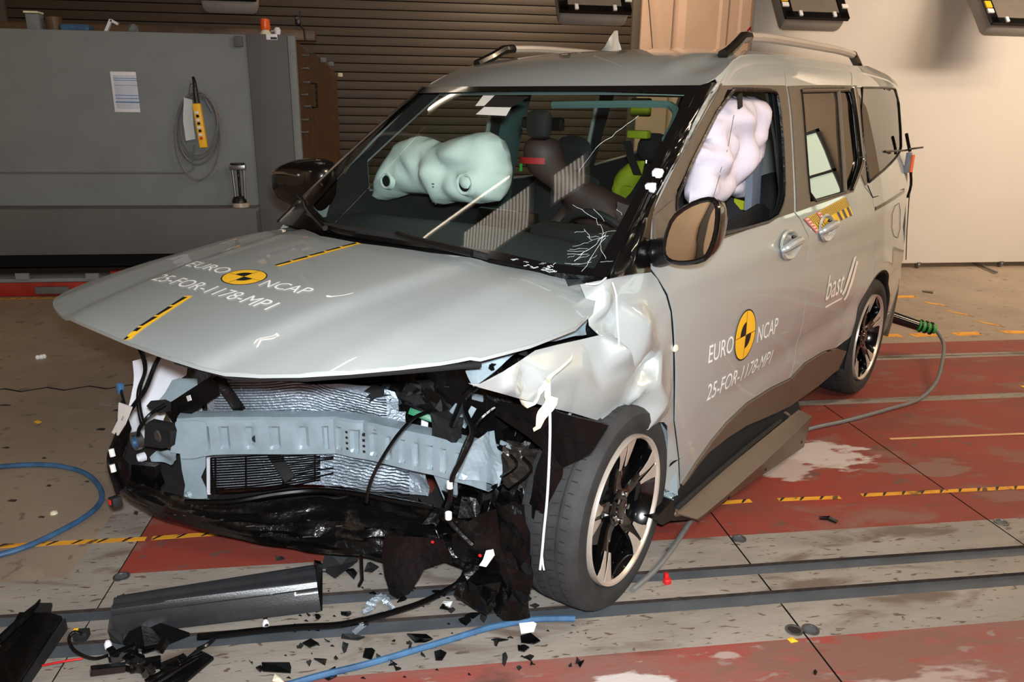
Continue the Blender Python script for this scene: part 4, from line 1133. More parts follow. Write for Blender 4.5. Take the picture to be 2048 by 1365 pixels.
# tape, lamp fragment and wire at the rear corner
q = [SD(1812, 305), SD(1817, 345)]
p1 = PX(1812, 306, .80); p2 = PX(1819, 345, .80)
build(MB().box((p1+p2)/2, (0.02, 0.06, abs(p1.z-p2.z)), bev=0.004), 'rear_tape', 'pad_grey', quarter)
build(MB().box((p1+p2)/2+Vector((0.012, 0.05, -.005)), (0.008, 0.05, 0.10)), 'orange_marker', 'orange_lens', quarter)
wire = [PX(1770, 303, .80), PX(1810, 301, .82), PX(1822, 298, .84), PX(1845, 295, .86)]
build(MB().tube(catmull(wire, 3), 0.006, 6), 'rear_wire', 'black_plastic', quarter)
build(MB().tube([PX(1813, 268, .79), PX(1817, 290, .80), PX(1820, 303, .81)], 0.010, 6), 'lamp_edge', 'black_plastic', quarter)
build(MB().tube([PX(1824, 345, .80), PX(1818, 400, .80), PX(1814, 460, .80), PX(1812, 520, .80)], 0.003, 5), 'loose_thread', 'matte_black', quarter)
build(MB().tube(catmull([PX(1821, 340, .80), PX(1822, 370, .80), PX(1815, 395, .80)], 3), 0.008, 6), 'tail_lamp_edge', 'black_plastic', quarter)

# ---- bonnet, sprung up and hanging out over the torn-off front
HZP = [(-.1, .88), (-.03, .915), (0, .932), (.1, .958), (.25, .995), (.4, 1.025), (.6, 1.055), (.77, 1.08), (1.0, 1.09)]
def hz(x, y):
    z = (interp(y-.03, HZP)+interp(y, HZP)*2+interp(y+.03, HZP))/4
    a = abs(x)/.8
    z -= .060*a**3+.05*max(0, a-0.93)
    if x > 0: z -= 0.022*a**3
    d = 0.36+0.10*(y-0.1)                                        # power-dome creases
    z -= 0.010*sm(abs(x), d-0.02, d+0.05)
    z += 0.004*math.exp(-((abs(x)-0.62)/0.05)**2)
    return z
def HD(px, py):
    P = hit(px, py, lambda P: P.z-hz(max(-.97, min(.97, P.x)), P.y)); return (P.x, P.y)
hpx = [(1190, 570), (1193, 590), (1185, 622), (1150, 655), (1060, 690), (960, 716), (940, 713), (915, 718), (880, 724), (800, 733), (700, 742), (600, 748), (520, 749), (450, 745), (400, 733), (330, 711), (250, 682), (205, 663)]
hl_ = [HD(*p) for p in hpx]
hr = [(-.30, -.018), (-.46, -.002), (-.60, .035), (-.71, .10), (-.775, .19), (-.81, .30), (-.83, .45), (-.835, .65), (-.82, .85), (-.795, .985)]
hr = [(p.x, p.y) for p in catmull([Vector((x, y, 0)) for x, y in [hl_[-1]]+hr], 4)][1:]
hb = [HD(*p) for p in ((548, 449), (640, 472), (720, 487), (860, 506), (1000, 531), (1100, 552))]
hood_poly = hl_+hr+hb[1:]
hood = build(patch(hood_poly, lambda x, y: Vector((x, y, hz(x, y))), 0.035, thick=0.006), 'bonnet', 'paint', car, ang=50)
# folded rim under the bonnet edge and its dark inner frame
rim = []
for x, y in resample(hl_+hr, 0.05)[:-8]:
    pass
loopH = [Vector((x, y, hz(x, y))) for x, y in hl_+hr]
cen = Vector((0, .55, .9))
rows = [[p, p+Vector((0, 0, -0.008)), p+(Vector((cen.x-p.x, cen.y-p.y, 0)).normalized()*0.05)+Vector((0, 0, -0.010))] for p in loopH]
build(MB().grid(rows).thicken(0.002), 'bonnet_rim', 'paint', hood)
inn = inset(hood_poly, 0.06 if True else 0)
inn = [(x*0.93, 0.06+0.92*y) for x, y in hood_poly]
build(patch(inn, lambda x, y: Vector((x, y, hz(x, y)-0.045)), 0.09, thick=0.01), 'bonnet_lining', 'dark_void', hood)
build(MB().tube([Vector((x*0.97, y+.03, hz(x, y)-.022)) for x, y in (HD(*p) for p in ((960, 722), (800, 735), (600, 749), (450, 746), (330, 713)))], .008, 8), 'bonnet_seal', 'dark_void', hood)

# centre-line tape and lettering on the bonnet
def hmap(off): return lambda x, y: Vector((x, y, hz(x, y)+off))
def hline(px0, px1, name):
    A = Vector(HD(*px0)); B = Vector(HD(*px1)); n = 14; d = (B-A)/n; dn = d.normalized(); s = Vector((dn.y, -dn.x))*0.0135
    mb = MB(); sub = 4
    for i in range(n*sub):
        a = A+d*(i/sub); b_ = A+d*((i+1)/sub); mb.m = 0
        mb.face([mb.vert(hmap(.0015)(*p)) for p in (a-s, a+s, b_+s, b_-s)])
    mb.m = 1
    k = max(2, int((B-A).length/0.052))
    for i in range(k):
        a = A+(B-A)*(i/k); b_ = A+(B-A)*((i+.85)/k)
        f = -1 if i % 1 == 0 else 1
        mb.face([mb.vert(hmap(.0025)(*p)) for p in (a-s, b_-s, b_+s*0.25, a-s*0.2)])
    build(mb, name, ['yellow_ink', 'black_ink'], hood, smooth=False)
hline((254, 681), (378, 593), 'centre_line_tape'); hline((553, 533), (718, 487), 'centre_line_tape')
def target(cx, cy, ux, uy, rx, ry, fm, par, off):
    """Yellow crash-target roundel: ring, disc and two black quadrants; u = writing direction, v = up."""
    def P(a, r, o): return fm(cx+ux[0]*math.cos(a)*rx*r+uy[0]*math.sin(a)*ry*r, cy+ux[1]*math.cos(a)*rx*r+uy[1]*math.sin(a)*ry*r, o)
    n = 48; mb = MB(); mb.m = 1
    rings = [[P(2*PI*j/n, r, off) for j in range(n+1)] for r in (1.0, .945)]
    mb.grid(rings)
    mb.m = 0; mb.grid([[P(2*PI*j/n, r, off) for j in range(n+1)] for r in (.945, .7, .4, .001)])
    mb.m = 1
    for a0 in (PI/2, -PI/2):
        rows = [[P(a0+PI/2*j/10, r, off+.001) for j in range(11)] for r in (.52, .26, .001)]
        mb.grid(rows)
    for a in (0, PI/2, PI, 3*PI/2):
        da = 0.012; mb.grid([[P(a-da/max(r, .05), r, off+.0008), P(a+da/max(r, .05), r, off+.0008)] for r in (.95, .7, .4, .1)])
    return build(mb, 'crash_target', ['yellow_ink', 'black_ink'], par, smooth=False)
def ptmap(org, u, v, fm, off):
    return lambda a, b_: fm(org[0]+u[0]*a+v[0]*b_, org[1]+u[1]*a+v[1]*b_, off)
fmh = lambda x, y, o: Vector((x, y, hz(x, y)+o))
fms = lambda y, z, o: Vector((S(y, z)+o, y, z))
target(-.045, .368, (1, 0), (0, 1), .088, .056, fmh, hood, .002)
HT = .088
def htext(s, a, b_, hh, xs, sh=0.0):
    A = Vector(HD(*a)); B = Vector(HD(*b_)); u = (B-A).normalized(); v = Vector((-u.y, u.x))
    m_ = text_mb(s, ptmap(A, u, v, fmh, .0022), hh, maxe=0.03, shear=sh, bold=0.0)
    # fit the width
    w0 = (m_.v and max((p.xy-A).dot(u) for p in m_.v)) or 1; k = (B-A).length/w0
    m_ = text_mb(s, ptmap(A, u*k, v, fmh, .0022), hh, maxe=0.03, shear=sh)
    build(m_, 'lettering', 'white_ink', hood, smooth=False)
htext('EURO', (367, 533), (444, 549), .062, 1)
htext('NCAP', (513, 572), (608, 591), .062, 1)
htext('25-FOR-1178-MP1', (300, 561), (531, 622), .070, 1)
# lettering on the front door
target(1.852, .710, (1, 0), (0, 1), .092, .099, fms, fdoor, .0035)
def stext(s, y, z, w_, hh, par, mat='white_ink', shear=0.0, slope=0.0, name='lettering'):
    def fm(k): return lambda a, b_: fms(y+a*k, z+b_+a*k*slope, .0035)
    m_ = text_mb(s, fm(1.0), hh, maxe=0.05, shear=shear); k = w_/(max(p.y for p in m_.v)-y)
    return build(text_mb(s, fm(k), hh, maxe=0.05, shear=shear), name, mat, par, smooth=False)
stext('EURO', 1.553, .668, .198, .094, fdoor); stext('NCAP', 1.962, .655, .205, .094, fdoor)
stext('25-FOR-1178-MP1', 1.578, .520, .585, .092, fdoor)
nmat('decal_cream', (246, 240, 232), 0.5)
stext('bast', 2.715, .690, .255, .165, rdoor, 'decal_cream', 0.25)
for dz, dy in ((0, 0), (-.035, .045)):
    L = [(2.955+dy, .682+dz), (2.985+dy, .700+dz), (3.03+dy, .765+dz), (3.085+dy, .842+dz*.6), (3.125+dy*.8, .846+dz), (3.06+dy, .745+dz), (3.01+dy, .685+dz), (2.975+dy, .672+dz)]
    build(patch(L, lambda y, z: fms(y, z, .0035), 0.05), 'logo_stroke', 'decal_cream', rdoor, smooth=False)
build(patch([(2.74, .66), (2.97, .664), (2.97, .655), (2.74, .651)], lambda y, z: fms(y, z, .0032), .05), 'small_print', 'decal_cream', rdoor, smooth=False)
# yellow warning sticker between the door gap and rear handle
A, B, C_, D = [SD(*p) for p in ((1612, 436), (1690, 394), (1705, 430), (1634, 462))]
def bil(u, v, o=.0035):
    y = (A[0]*(1-u)+B[0]*u)*(1-v)+(D[0]*(1-u)+C_[0]*u)*v; z = (A[1]*(1-u)+B[1]*u)*(1-v)+(D[1]*(1-u)+C_[1]*u)*v
    return fms(y, z, o)
mb = MB(); nmat('sticker_red', (222, 120, 110), 0.6); nmat('sticker_yellow', (250, 206, 40), 0.5)
def sq(u0, u1, v0, v1, mi, o=.0035, sk=0.0):
    mb.m = mi; n = 4
    mb.grid([[bil(u0+(u1-u0)*i/n, v0, o) for i in range(n+1)], [bil(u0+(u1-u0)*i/n+sk, v1, o) for i in range(n+1)]])
sq(0, 1, 0, .5, 0); sq(0, 1, .5, 1, 0)
for i in range(30): sq(0.04+i*.0325, 0.04+i*.0325+.013, 0.02, .5, 1, .0042)
for i in range(3): sq(.62+i*.14, .62+i*.14+.065, .5, 1.0, 1, .0042)
for i in range(4): sq(0.06+i*.055, 0.06+i*.055+.02, .5, .95, 1, .0042)
sq(-.06, .03, -0.02, 1.1, 2, .004); sq(.22, .30, 0.0, .62, 2, .005)
mb.m = 3
for i in range(5): sq(-.045, .012, .03+i*.21, .12+i*.21, 3, .005, .02)
for i in range(3): sq(.235, .285, .04+i*.2, .12+i*.2, 3, .006, .02)
build(mb, 'warning_sticker', ['sticker_yellow', 'block_dark', 'sticker_red', 'white_paper'], rdoor, smooth=False)
# ================================================================ WHEELS
def wheel(c, steer, name='wheel', mirror=False, R0=0.328):
    """Tyre, five split-spoke rim, brake disc; axle along +x (outwards)."""
    Rm_ = Matrix.Translation(Vector(c)) @ Matrix.Rotation(steer+(PI if mirror else 0), 4, 'Z')
    Wd = 0.205
    # x measured from the outer rim face
    prof = [(-.030, .232), (-.012, .240), (.004, .262), (.008, .285), (.002, .308), (-.012, .320), (-.026, R0-.002)]
    gx = [-.026, -.050, -.052, -.062, -.064, -.092, -.094, -.106, -.108, -.136, -.138, -.150, -.152, -.172]
    gr = [0, 0, -.009, -.009, 0, 0, -.009, -.009, 0, 0, -.009, -.009, 0, -.002]
    for x, r in zip(gx[1:], gr[1:]): prof.append((x, R0+r+0.002*(1-((x+.1)/.09)**2)))
    prof += [(-.190, .318), (-.200, .300), (-.203, .275), (-.196, .250), (-.180, .232)]
    t = MB().lathe(prof, 72)
    # sipes across the shoulder blocks
    sp = t; sp.m = 1
    for k in range(60):
        a = 2*PI*k/60
        for x0, x1, sk in ((-.030, -.049, .0), (-.066, -.090, .02), (-.110, -.134, .02), (-.155, -.176, .0)):
            P = []
            for f in (0, 1):
                aa = a+sk*f; x = x0+(x1-x0)*f; r = R0+0.0035
                P.append((x, r, aa))
            w_ = 0.0017
            q = []
            for (x, r, aa), s in ((P[0], -1), (P[0], 1), (P[1], 1), (P[1], -1)):
                b_ = aa+s*w_/r; q.append(Vector((x, r*math.cos(b_), r*math.sin(b_))))
            sp.face([sp.vert(v) for v in q])
    ty = build(t.xform(Rm_), name, ['rubber', 'matte_black'], car, ang=30)
    b = MB().lathe([(-.004, .226), (.006, .232), (.008, .238), (-.004, .241), (-.020, .238)], 72, closed=False)
    build(b.xform(Rm_), 'rim_lip', 'rim_machined', ty)
    b = MB().lathe([(-.004, .227), (-.030, .214), (-.08, .205), (-.17, .205), (-.19, .225)], 64)
    build(b.xform(Rm_), 'rim_barrel', 'rim_black', ty)
    b = MB().lathe([(-.075, 0), (-.075, .135), (-.085, .138), (-.097, .135), (-.097, 0)], 48)
    build(b.xform(Rm_), 'brake_disc', 'steel', ty)
    b = MB().box((-.085, .10, .05), (.07, .09, .12), Matrix.Rotation(.5, 3, 'X'), .012)
    build(b.xform(Rm_), 'brake_caliper', 'black_plastic', ty)
    b = MB().lathe([(-.06, .060), (-.025, .060), (-.018, .040), (-.020, .030), (-.014, .027), (-.012, 0)], 32)
    build(b.xform(Rm_), 'hub', 'rim_black', ty)
    for k in range(5):
        a = 2*PI*k/5+0.35; ca, sa = math.cos(a), math.sin(a)
        def P(r, tt, x): return Vector((x, r*ca-tt*sa, r*sa+tt*ca))
        # black core: widening from hub to rim
        st_ = [(0.030, .028, -.024), (.08, .024, -.030), (.13, .026, -.024), (.18, .036, -.012), (.229, .056, -.006)]
        rows = []
        for r, w_, x in st_: rows.append([P(r, -w_, x-.022), P(r, -w_, x-.004), P(r, -w_*.7, x), P(r, w_*.7, x), P(r, w_, x-.004), P(r, w_, x-.022)])
        sk = build(MB().grid(rows).xform(Rm_), 'spoke', 'rim_black', ty, ang=25)
        # bright machined faces: a V at the rim with a groove between
        f = MB()
        for s in (-1, 1):
            st2 = [(.140, s*.014, s*.024, -.0185), (.16, s*.010, s*.029, -.0140), (.19, s*.007, s*.040, -.008), (.229, s*.005, s*.062, -.0035)]
            rw_ = [[P(r, a0, x), P(r, a1, x)] for r, a0, a1, x in st2]
            if s < 0: rw_ = [x[::-1] for x in rw_]
            g_ = MB().grid(rw_); g_.thicken(0.003); f.merge(g_)
        build(f.xform(Rm_), 'spoke_face', 'rim_machined', ty, smooth=False)
        n = MB().tube([P(.052, 0, -.035) + (P(0, 0, 0)), P(.052, 0, -.012)], .010, 6)
        a2 = a+PI/5
        n = MB().tube([Vector((-.035, .046*math.cos(a2), .046*math.sin(a2))), Vector((-.012, .046*math.cos(a2), .046*math.sin(a2)))], .009, 6)
        build(n.xform(Rm_), 'lug_nut', 'chrome', ty)
    return ty
wf = wheel((.905, FWY, .318), rad(6))
wheel((.885, RAY, RAZ-.01), 0)
wheel((-.885, RAY, RAZ-.01), 0, mirror=True)
wheel((-.87, .90, RAZ-.01), 0, mirror=True)

# ================================================================ CRUMPLED FRONT FENDER
# control points: picture features put on the side surface, then pushed in or out by the crash
def fpt(px, py, dx=0.0, dy=0.0, dz=0.0, x=None):
    y, z = SD(px, py) if x is None else (PX(px, py, x).y, PX(px, py, x).z)
    return (y, z, dx if x is None else x-S(y, z))
FC = [  # outline, clockwise from the front tip
 (938, 768, 0), (958, 768, .004), (1000, 742, .01), (1040, 722, .0), (1078, 703, -.012), (1130, 692, -.02), (1172, 684, -.025), (1205, 672, -.01), (1196, 655, -.03), (1200, 600, -.05), (1190, 575, -.05), (1230, 560, -.02), (1272, 545, -.012), (1298, 538, -.004),
 (1316, 558, -.003), (1333, 592, -.002), (1341, 625, 0), (1346, 697, 0), (1347, 770, 0), (1347, 843, 0), (1356, 916, .0), (1358, 960, 0.0), (1360, 992, .004), (1345, 985, .0), (1328, 975, -.03), (1340, 930, -.012), (1338, 880, -.004), (1332, 852, .006), (1322, 843, .012), (1308, 842, .018), (1295, 848, .022), (1284, 857, .022),
 (1240, 850, -.01), (1200, 843, -.018), (1150, 828, -.012), (1100, 816, -.008), (1050, 801, -.006), (1000, 787, -.004), (960, 776, 0)]
FI = [(1228, 692, .045), (1262, 738, .012), (1265, 770, .0), (1258, 812, -.012), (1228, 640, -.025), (1275, 640, .035), (1290, 690, .020), (1298, 735, -.022), (1240, 600, -.015), (1310, 640, .0), (1318, 700, .008), (1285, 770, .02), (1310, 800, .032), (1262, 835, -.028), (1330, 760, .004), (1150, 740, .018), (1080, 750, .022), (1200, 780, .006), (1130, 790, .008), (1010, 765, .018), (1210, 735, .010), (1180, 705, -.01), (1335, 820, .006), (1290, 600, -.006), (1235, 668, -.02), (1268, 790, .016), (1300, 760, .028), (1222, 620, -.006)]
pts = [fpt(*p) for p in FC]+[fpt(p[0], p[1], p[2]*1.45) for p in FI]
n = len(FC)
v2 = [Vector(p[:2]) for p in pts]
vs, es, fs, ov, *_ = delaunay_2d_cdt(v2, [(i, (i+1) % n) for i in range(n)], [], 0, 1e-6)
polyF = [p[:2] for p in pts[:n]]
bmf = bmesh.new()
def near(v): return min(range(len(pts)), key=lambda i: (v2[i]-v).length)
bv = [bmf.verts.new((S(v.x, v.y)+pts[near(v)][2], v.x, v.y)) for v in vs]
for f in fs:
    c = sum((vs[i] for i in f), Vector((0, 0)))/len(f)
    if inside(c, polyF): bmf.faces.new([bv[i] for i in f])
bmesh.ops.delete(bmf, geom=[v for v in bmf.verts if not v.link_faces], context='VERTS')
bmesh.ops.subdivide_edges(bmf, edges=bmf.edges[:], cuts=3, use_grid_fill=True)
bmesh.ops.triangulate(bmf, faces=bmf.faces[:])
inner_v = [v for v in bmf.verts if not v.is_boundary]
for _ in range(1): bmesh.ops.smooth_vert(bmf, verts=inner_v, factor=0.5, use_axis_x=True, use_axis_y=True, use_axis_z=True)
for v in inner_v:
    v.co.x += 0.006*noise.noise(v.co*9)
bmf.verts.index_update()
mf = MB()
for v in bmf.verts: mf.vert(v.co)
for f in bmf.faces: mf.face([v.index for v in f.verts])
bmf.free()
fender = build(mf.thicken(0.0025), 'front_fender', 'paint', car, ang=60)
# raised arch lip crease over the wheel
arcp = [(1260, 820), (1262, 805), (1275, 793), (1300, 790), (1322, 794), (1338, 806), (1344, 822)]
# bare inner metal behind the wheel and the torn lower flap
fl_ = [Vector((PX(x, y, xx))) for x, y, xx in ((1322, 846, .87), (1334, 862, .86), (1334, 905, .85), (1328, 940, .85), (1322, 975, .83), (1356, 992, .87), (1352, 930, .86), (1345, 880, .865))]
m_ = MB(); m_.face([m_.vert(p) for p in fl_[:5]+[fl_[5], fl_[6], fl_[7]]]); m_.thicken(0.003)
build(m_, 'fender_inner_flange', 'primer', fender, smooth=False)
m_ = MB(); random.seed(5)
for k in range(9):
    c = PX(random.uniform(1318, 1345), random.uniform(985, 1000), .84); m_.box(c, (.03, .03, .004), Matrix.Rotation(random.uniform(-1, 1), 3, Vector((random.random(), random.random(), 1))))
build(m_, 'torn_flange', 'primer', fender, smooth=False)
# wheel housing, front left, crumpled black liner
def crumple(loop2, fmap, step, amp, seed, mat, name, par, fs=6, thick=0.003, sm_=False):
    def g(u, v):
        p = fmap(u, v); q = Vector((p.x*fs, p.y*fs, p.z*fs+seed))
        return p+Vector((noise.noise(q), noise.noise(q+Vector((9, 3, 1))), noise.noise(q+Vector((2, 8, 5)))))*amp
    return build(patch(loop2, g, step, thick=thick), name, mat, par, smooth=sm_)
def pxplane(xy, kind, val):
    f = {'x': PX, 'y': PY, 'z': PZ}[kind]; return [f(a, b_, val) for a, b_ in xy]
def sheet(xy, A, B, C_, mat, name, par, amp=0.0, step=0.03, seed=0, fs=6, thick=0.003, smooth=False):
    """A sheet in the plane through three space points, outlined as it shows in the photograph."""
    A, B, C_ = Vector(A), Vector(B), Vector(C_); u = (B-A).normalized(); n_ = u.cross(C_-A).normalized(); v = n_.cross(u)
    L = []
    for px, py in xy:
        d = ray(px, py); P = CP+d*((A-CP).dot(n_)/d.dot(n_)); L.append(((P-A).dot(u), (P-A).dot(v)))
    def fm(a, b_):
        p = A+u*a+v*b_; q = p*fs+Vector((seed, seed*2, 0)); return p+n_*(noise.noise(q)*amp)+u*(noise.noise(q+Vector((5, 5, 5)))*amp*.4)
    m_ = patch(L, fm, step)
    # face the camera
    c = sum(m_.v, Vector())/len(m_.v)
    if n_.dot(CP-c) < 0: m_.f = [f[::-1] for f in m_.f]
    return build(m_.thicken(thick), name, mat, par, smooth=smooth)
rows = []
for k in range(14):
    a = rad(-5+k*8.2); r = .40
    rows.append([Vector((x, FWY+r*math.cos(a)+0.02*noise.noise(Vector((k*.7, x*9, 0))), .33+r*math.sin(a)*0.96+0.03*noise.noise(Vector((k*.9, x*8, 3))))) for x in (.85, .78, .70, .60, .50)])
mb = MB().grid(rows)
build(mb, 'wheel_housing', 'black_plastic', car, smooth=False)
build(MB().box((.47, 1.30, .45), (.05, .70, .6)), 'inner_wing', 'dark_void', car, smooth=False)

# ================================================================ THE OPENED FRONT
# engine bay bulk
random.seed(21)
def lump(c, d, seed, mat, name, par=None, sub=3, amp=0.25):
    b = bmesh.new(); bmesh.ops.create_cube(b, size=1)
    bmesh.ops.subdivide_edges(b, edges=b.edges[:], cuts=sub, use_grid_fill=True)
    m_ = MB()
    for v in b.verts:
        p = Vector((v.co.x*d[0], v.co.y*d[1], v.co.z*d[2])); q = v.co*3+Vector((seed, seed*1.7, 0))
        m_.vert(Vector(c)+p+Vector((noise.noise(q)*d[0], noise.noise(q+Vector((3, 7, 1)))*d[1], noise.noise(q+Vector((8, 2, 6)))*d[2]))*amp)
    b.verts.index_update()
    for f in b.faces: m_.face([v.index for v in f.verts])
    b.free(); return build(m_, name, mat, par or car, smooth=False)
build(MB().box((0.0, 1.06, .58), (1.2, .30, .56), bev=.03), 'engine_bay_block', 'dark_void', car)
lump((-.30, .92, .60), (.5, .35, .45), 4, 'black_plastic', 'engine_cover')
lump((.35, 1.0, .62), (.45, .3, .40), 6, 'black_plastic', 'engine_cover')
# right-hand lower body ahead of the door (beyond the frame of the photo) closes the car
build(patch([(.60, .60), (.62, .86), (1.02, .97), (1.06, .30), (1.06, .22), (1.27, .2), (1.25, .33), (1.15, .55), (.90, .70), (.70, .66)], rmap(0.02), .08, thick=.01, flip=True), 'right_front_fender', 'paint', car)

# bumper beam: pressed steel, bent in the middle
TOP = [(354, 843), (395, 841), (440, 840), (500, 840), (560, 840), (631, 840), (668, 839), (700, 845), (749, 853), (781, 861), (815, 868), (848, 875), (881, 882), (915, 891), (947, 899), (975, 908)]
bt = [PZ(x, y, .500) for x, y in TOP]
def beam_at(s):
    k = s*(len(bt)-1); i = min(len(bt)-2, int(k)); p = bt[i].lerp(bt[i+1], k-i); d = (bt[i+1]-bt[i]); d.z = 0; d.normalize()
    return p, d, Vector((d.y, -d.x, 0))                                # position, along, outward (towards the camera)
BL = [0]
for a, b_ in zip(bt, bt[1:]): BL.append(BL[-1]+(b_-a).length)
rows = []; NB = 150
for i in range(NB+1):
    s = i/NB; p, d, o = beam_at(s); Ls = s*BL[-1]
    ph = (Ls/0.062) % 1; rib = 0.010*(sm(ph, .30, .36)*(1-sm(ph, .64, .70)))
    rib *= (1 if .06 < s < .94 else 0)
    cr_ = 0.012*math.exp(-((s-0.50)/.010)**2)
    h = .122+0.012*math.exp(-((s-.03)/.05)**2)
    row = []
    for dn, dz, rf in ((-.060, .006, 0), (-.030, .008, 0), (-.004, .006, 0), (.004, .0, 0), (.004, -.020, 0), (.004, -.030, 1), (.004, -.060, 1), (.004, -h+.026, 1), (.004, -h+.016, 0), (.004, -h, 0), (-.006, -h-.006, 0), (-.050, -h-.010, 0)):
        row.append(p+o*(dn-rib*rf-cr_*(dz > -.06)+0.003*noise.noise(Vector((s*20, dz*30, 0))))+Vector((0, 0, dz)))
    rows.append(row)
beam = build(MB().grid(rows).thicken(-0.003), 'bumper_beam', 'primer', car, ang=28)
bm_ = MB()
for s, dz, w_, h_ in [(.075+.092*k, -.004, .022, .004) for k in range(10)]:
    p, d, o = beam_at(s); R_ = Matrix((d, o, Vector((0, 0, 1)))).transposed(); bm_.box(p+o*.003+Vector((0, 0, dz-.006)), (w_, .006, h_), R_)
p, d, o = beam_at(.21); bm_.disc(p+o*.0048+Vector((0, 0, -.068)), .013, o, 20)
for dz in (-.035, -.055, -.075, -.095):
    for s in (.455, .505):
        p, d, o = beam_at(s); R_ = Matrix((d, o, Vector((0, 0, 1)))).transposed(); bm_.box(p+o*.002+Vector((0, 0, dz)), (.009, .012, .008), R_)
build(bm_, 'beam_slots', 'matte_black', beam, smooth=False)
# crash-can plates at both ends
sheet([(351, 845), (385, 842), (412, 845), (417, 905), (393, 912), (340, 906), (347, 870)], bt[0]+Vector((.004, -.010, 0)), bt[2]+Vector((.004, -.010, 0)), bt[0]+Vector((.004, -.010, -.1)), 'primer', 'beam_end_plate', beam, .004, .02, 3)
e0, e1 = bt[-2], bt[-1]
sheet([(945, 885), (968, 866), (990, 862), (1001, 905), (1002, 970), (960, 966), (925, 955), (930, 925)], e0+Vector((-.01, -.03, 0)), e1+Vector((.02, -.01, 0)), e0+Vector((-.01, -.03, -.1)), 'primer', 'beam_end_plate', beam, .035, .02, 8, 14)
# upright brackets
sheet([(361, 905), (411, 905), (411, 935), (403, 955), (413, 975), (416, 997), (367, 1002), (372, 970), (365, 940)], PZ(365, 905, .385)+Vector((0, .01, 0)), PZ(411, 905, .385)+Vector((0, .01, 0)), PZ(365, 905, .385)+Vector((0, .03, -.3)), 'primer', 'lower_bracket', beam, .012, .02, 1)
q = PZ(391, 986, .27)
bb_ = MB().lathe([(0, .0), (-.012, .010), (-.012, .014), (0, .016)], 16, q+Vector((0, -.02, 0)), 'y'); build(bb_, 'bracket_bolt', 'primer', beam)
sheet([(866, 945), (915, 960), (915, 990), (907, 1010), (918, 1032), (890, 1010), (880, 985)], PZ(870, 945, .37), PZ(915, 958, .37), PZ(870, 945, .37)+Vector((0, .02, -.3)), 'primer', 'lower_bracket', beam, .02, .02, 5)
# head-lamp side metal behind the beam's right end, upper slam-panel bracket
UA, UB, UC = (-.46, .44, .60), (-.28, .55, .60), (-.46, .46, .80)
sheet([(345, 760), (360, 756), (398, 757), (399, 800), (410, 850), (345, 850), (330, 815), (318, 800), (330, 785)], UA, UB, UC, 'primer', 'lamp_carrier', car, .02, .02, 2)
q = sheet([(272, 722), (290, 716), (322, 710), (345, 715), (362, 728), (358, 757), (335, 770), (318, 800), (330, 830), (325, 880), (290, 905), (272, 900), (270, 850), (268, 780)], (-.62, .48, .6), (-.40, .60, .6), (-.62, .48, .8), 'white_plastic', 'right_fender_edge', car, .07, .02, 7, 5, .004, True)
for px, py in ((371, 771), (390, 775)):
    p = PY(px, py, .45); build(MB().lathe([(0, 0), (-.006, .010), (0, .014)], 14, p, 'y'), 'bolt', 'primer', car)
# radiator pack: follows the beam a hand's width behind, crumpled towards the left of the car
RP = [(-.40, .42), (-.22, .50), (-.02, .70), (.08, .80), (.20, .86), (.34, .88), (.46, .92), (.60, .95)]
def curt(px, py, path=RP):
    def F(P):
        return P.y-interp(P.x, path)
    return hit(px, py, F)
def csheet(xy, path, mat, name, par, amp=0.0, step=.03, seed=0, fs=8, thick=.004, rib=0.0, off=0.0, smooth=True, wr=0.0):
    P = [curt(px, py, path) for px, py in xy]; L = [(p.x, p.z) for p in P]
    def fm(x, z):
        y = (interp(x-.03, path)+interp(x, path)+interp(x+.03, path))/3+off
        q = Vector((x*fs, z*fs, seed)); g = sm(x, -.12, .10)
        wv = wr*g*math.sin((z+0.05*noise.noise(Vector((x*6, z*3, 1)))+0.35*(x)*g)*70)
        return Vector((x, y+noise.noise(q)*amp*(.15+g)+wv+rib*math.sin(z*2*PI/.0135), z+0.012*g*noise.noise(q+Vector((4, 4, 4)))))
    return build(patch(L, fm, step).thicken(thick), name, mat, par, smooth=smooth, ang=80)
rad_up = [(418, 770), (430, 762), (520, 762), (600, 765), (620, 770), (680, 768), (760, 772), (790, 785), (800, 800), (795, 825), (835, 830), (850, 850), (850, 885), (750, 880), (600, 860), (420, 860), (415, 810)]
csheet(rad_up, RP, 'foil', 'radiator_core', car, .05, .014, 1, 9, .004, .0, 0, True, .006)
rad_lo = [(425, 895), (640, 885), (700, 885), (780, 910), (850, 925), (862, 960), (858, 992), (790, 985), (720, 975), (640, 968), (560, 968), (437, 975)]
rc = csheet(rad_lo, RP, 'foil', 'condenser_core', car, .05, .014, 4, 9, .004, .0, -.01, True, .006)
# dark lines drawn over the core for the gaps between its fins
def fins(x0, x1, y0, y1, n_, wob, lift, nm):
    f = MB()
    for k in range(n_):
        P = []
        for j in range(29):
            x = x0+(x1-x0)*j/28; t = max(0, (x-520)/280); v = k/(n_-1)
            y = y0+(y1-y0)*v+wob*(-math.sin(min(1, t*2.0)*PI)*(1-v*.6)+t*t*1.6)*min(1, t*2)+1.2*math.sin(x*.21+k)*min(1, t)
            try: q = curt(x, y)
            except ValueError: continue
            g = sm(q.x, -.12, .10); yy = (interp(q.x-.03, RP)+interp(q.x, RP)+interp(q.x+.03, RP))/3
            P.append(Vector((q.x, yy+lift-.055*g, q.z)))
        f.tube(P, .0014, 4)
    build(f, nm, 'radiator_gap', car, smooth=False)
fins(430, 800, 766, 838, 15, 16, -.006, 'fin_gap_lines')
fins(660, 850, 902, 978, 13, 10, -.016, 'fin_gap_lines')
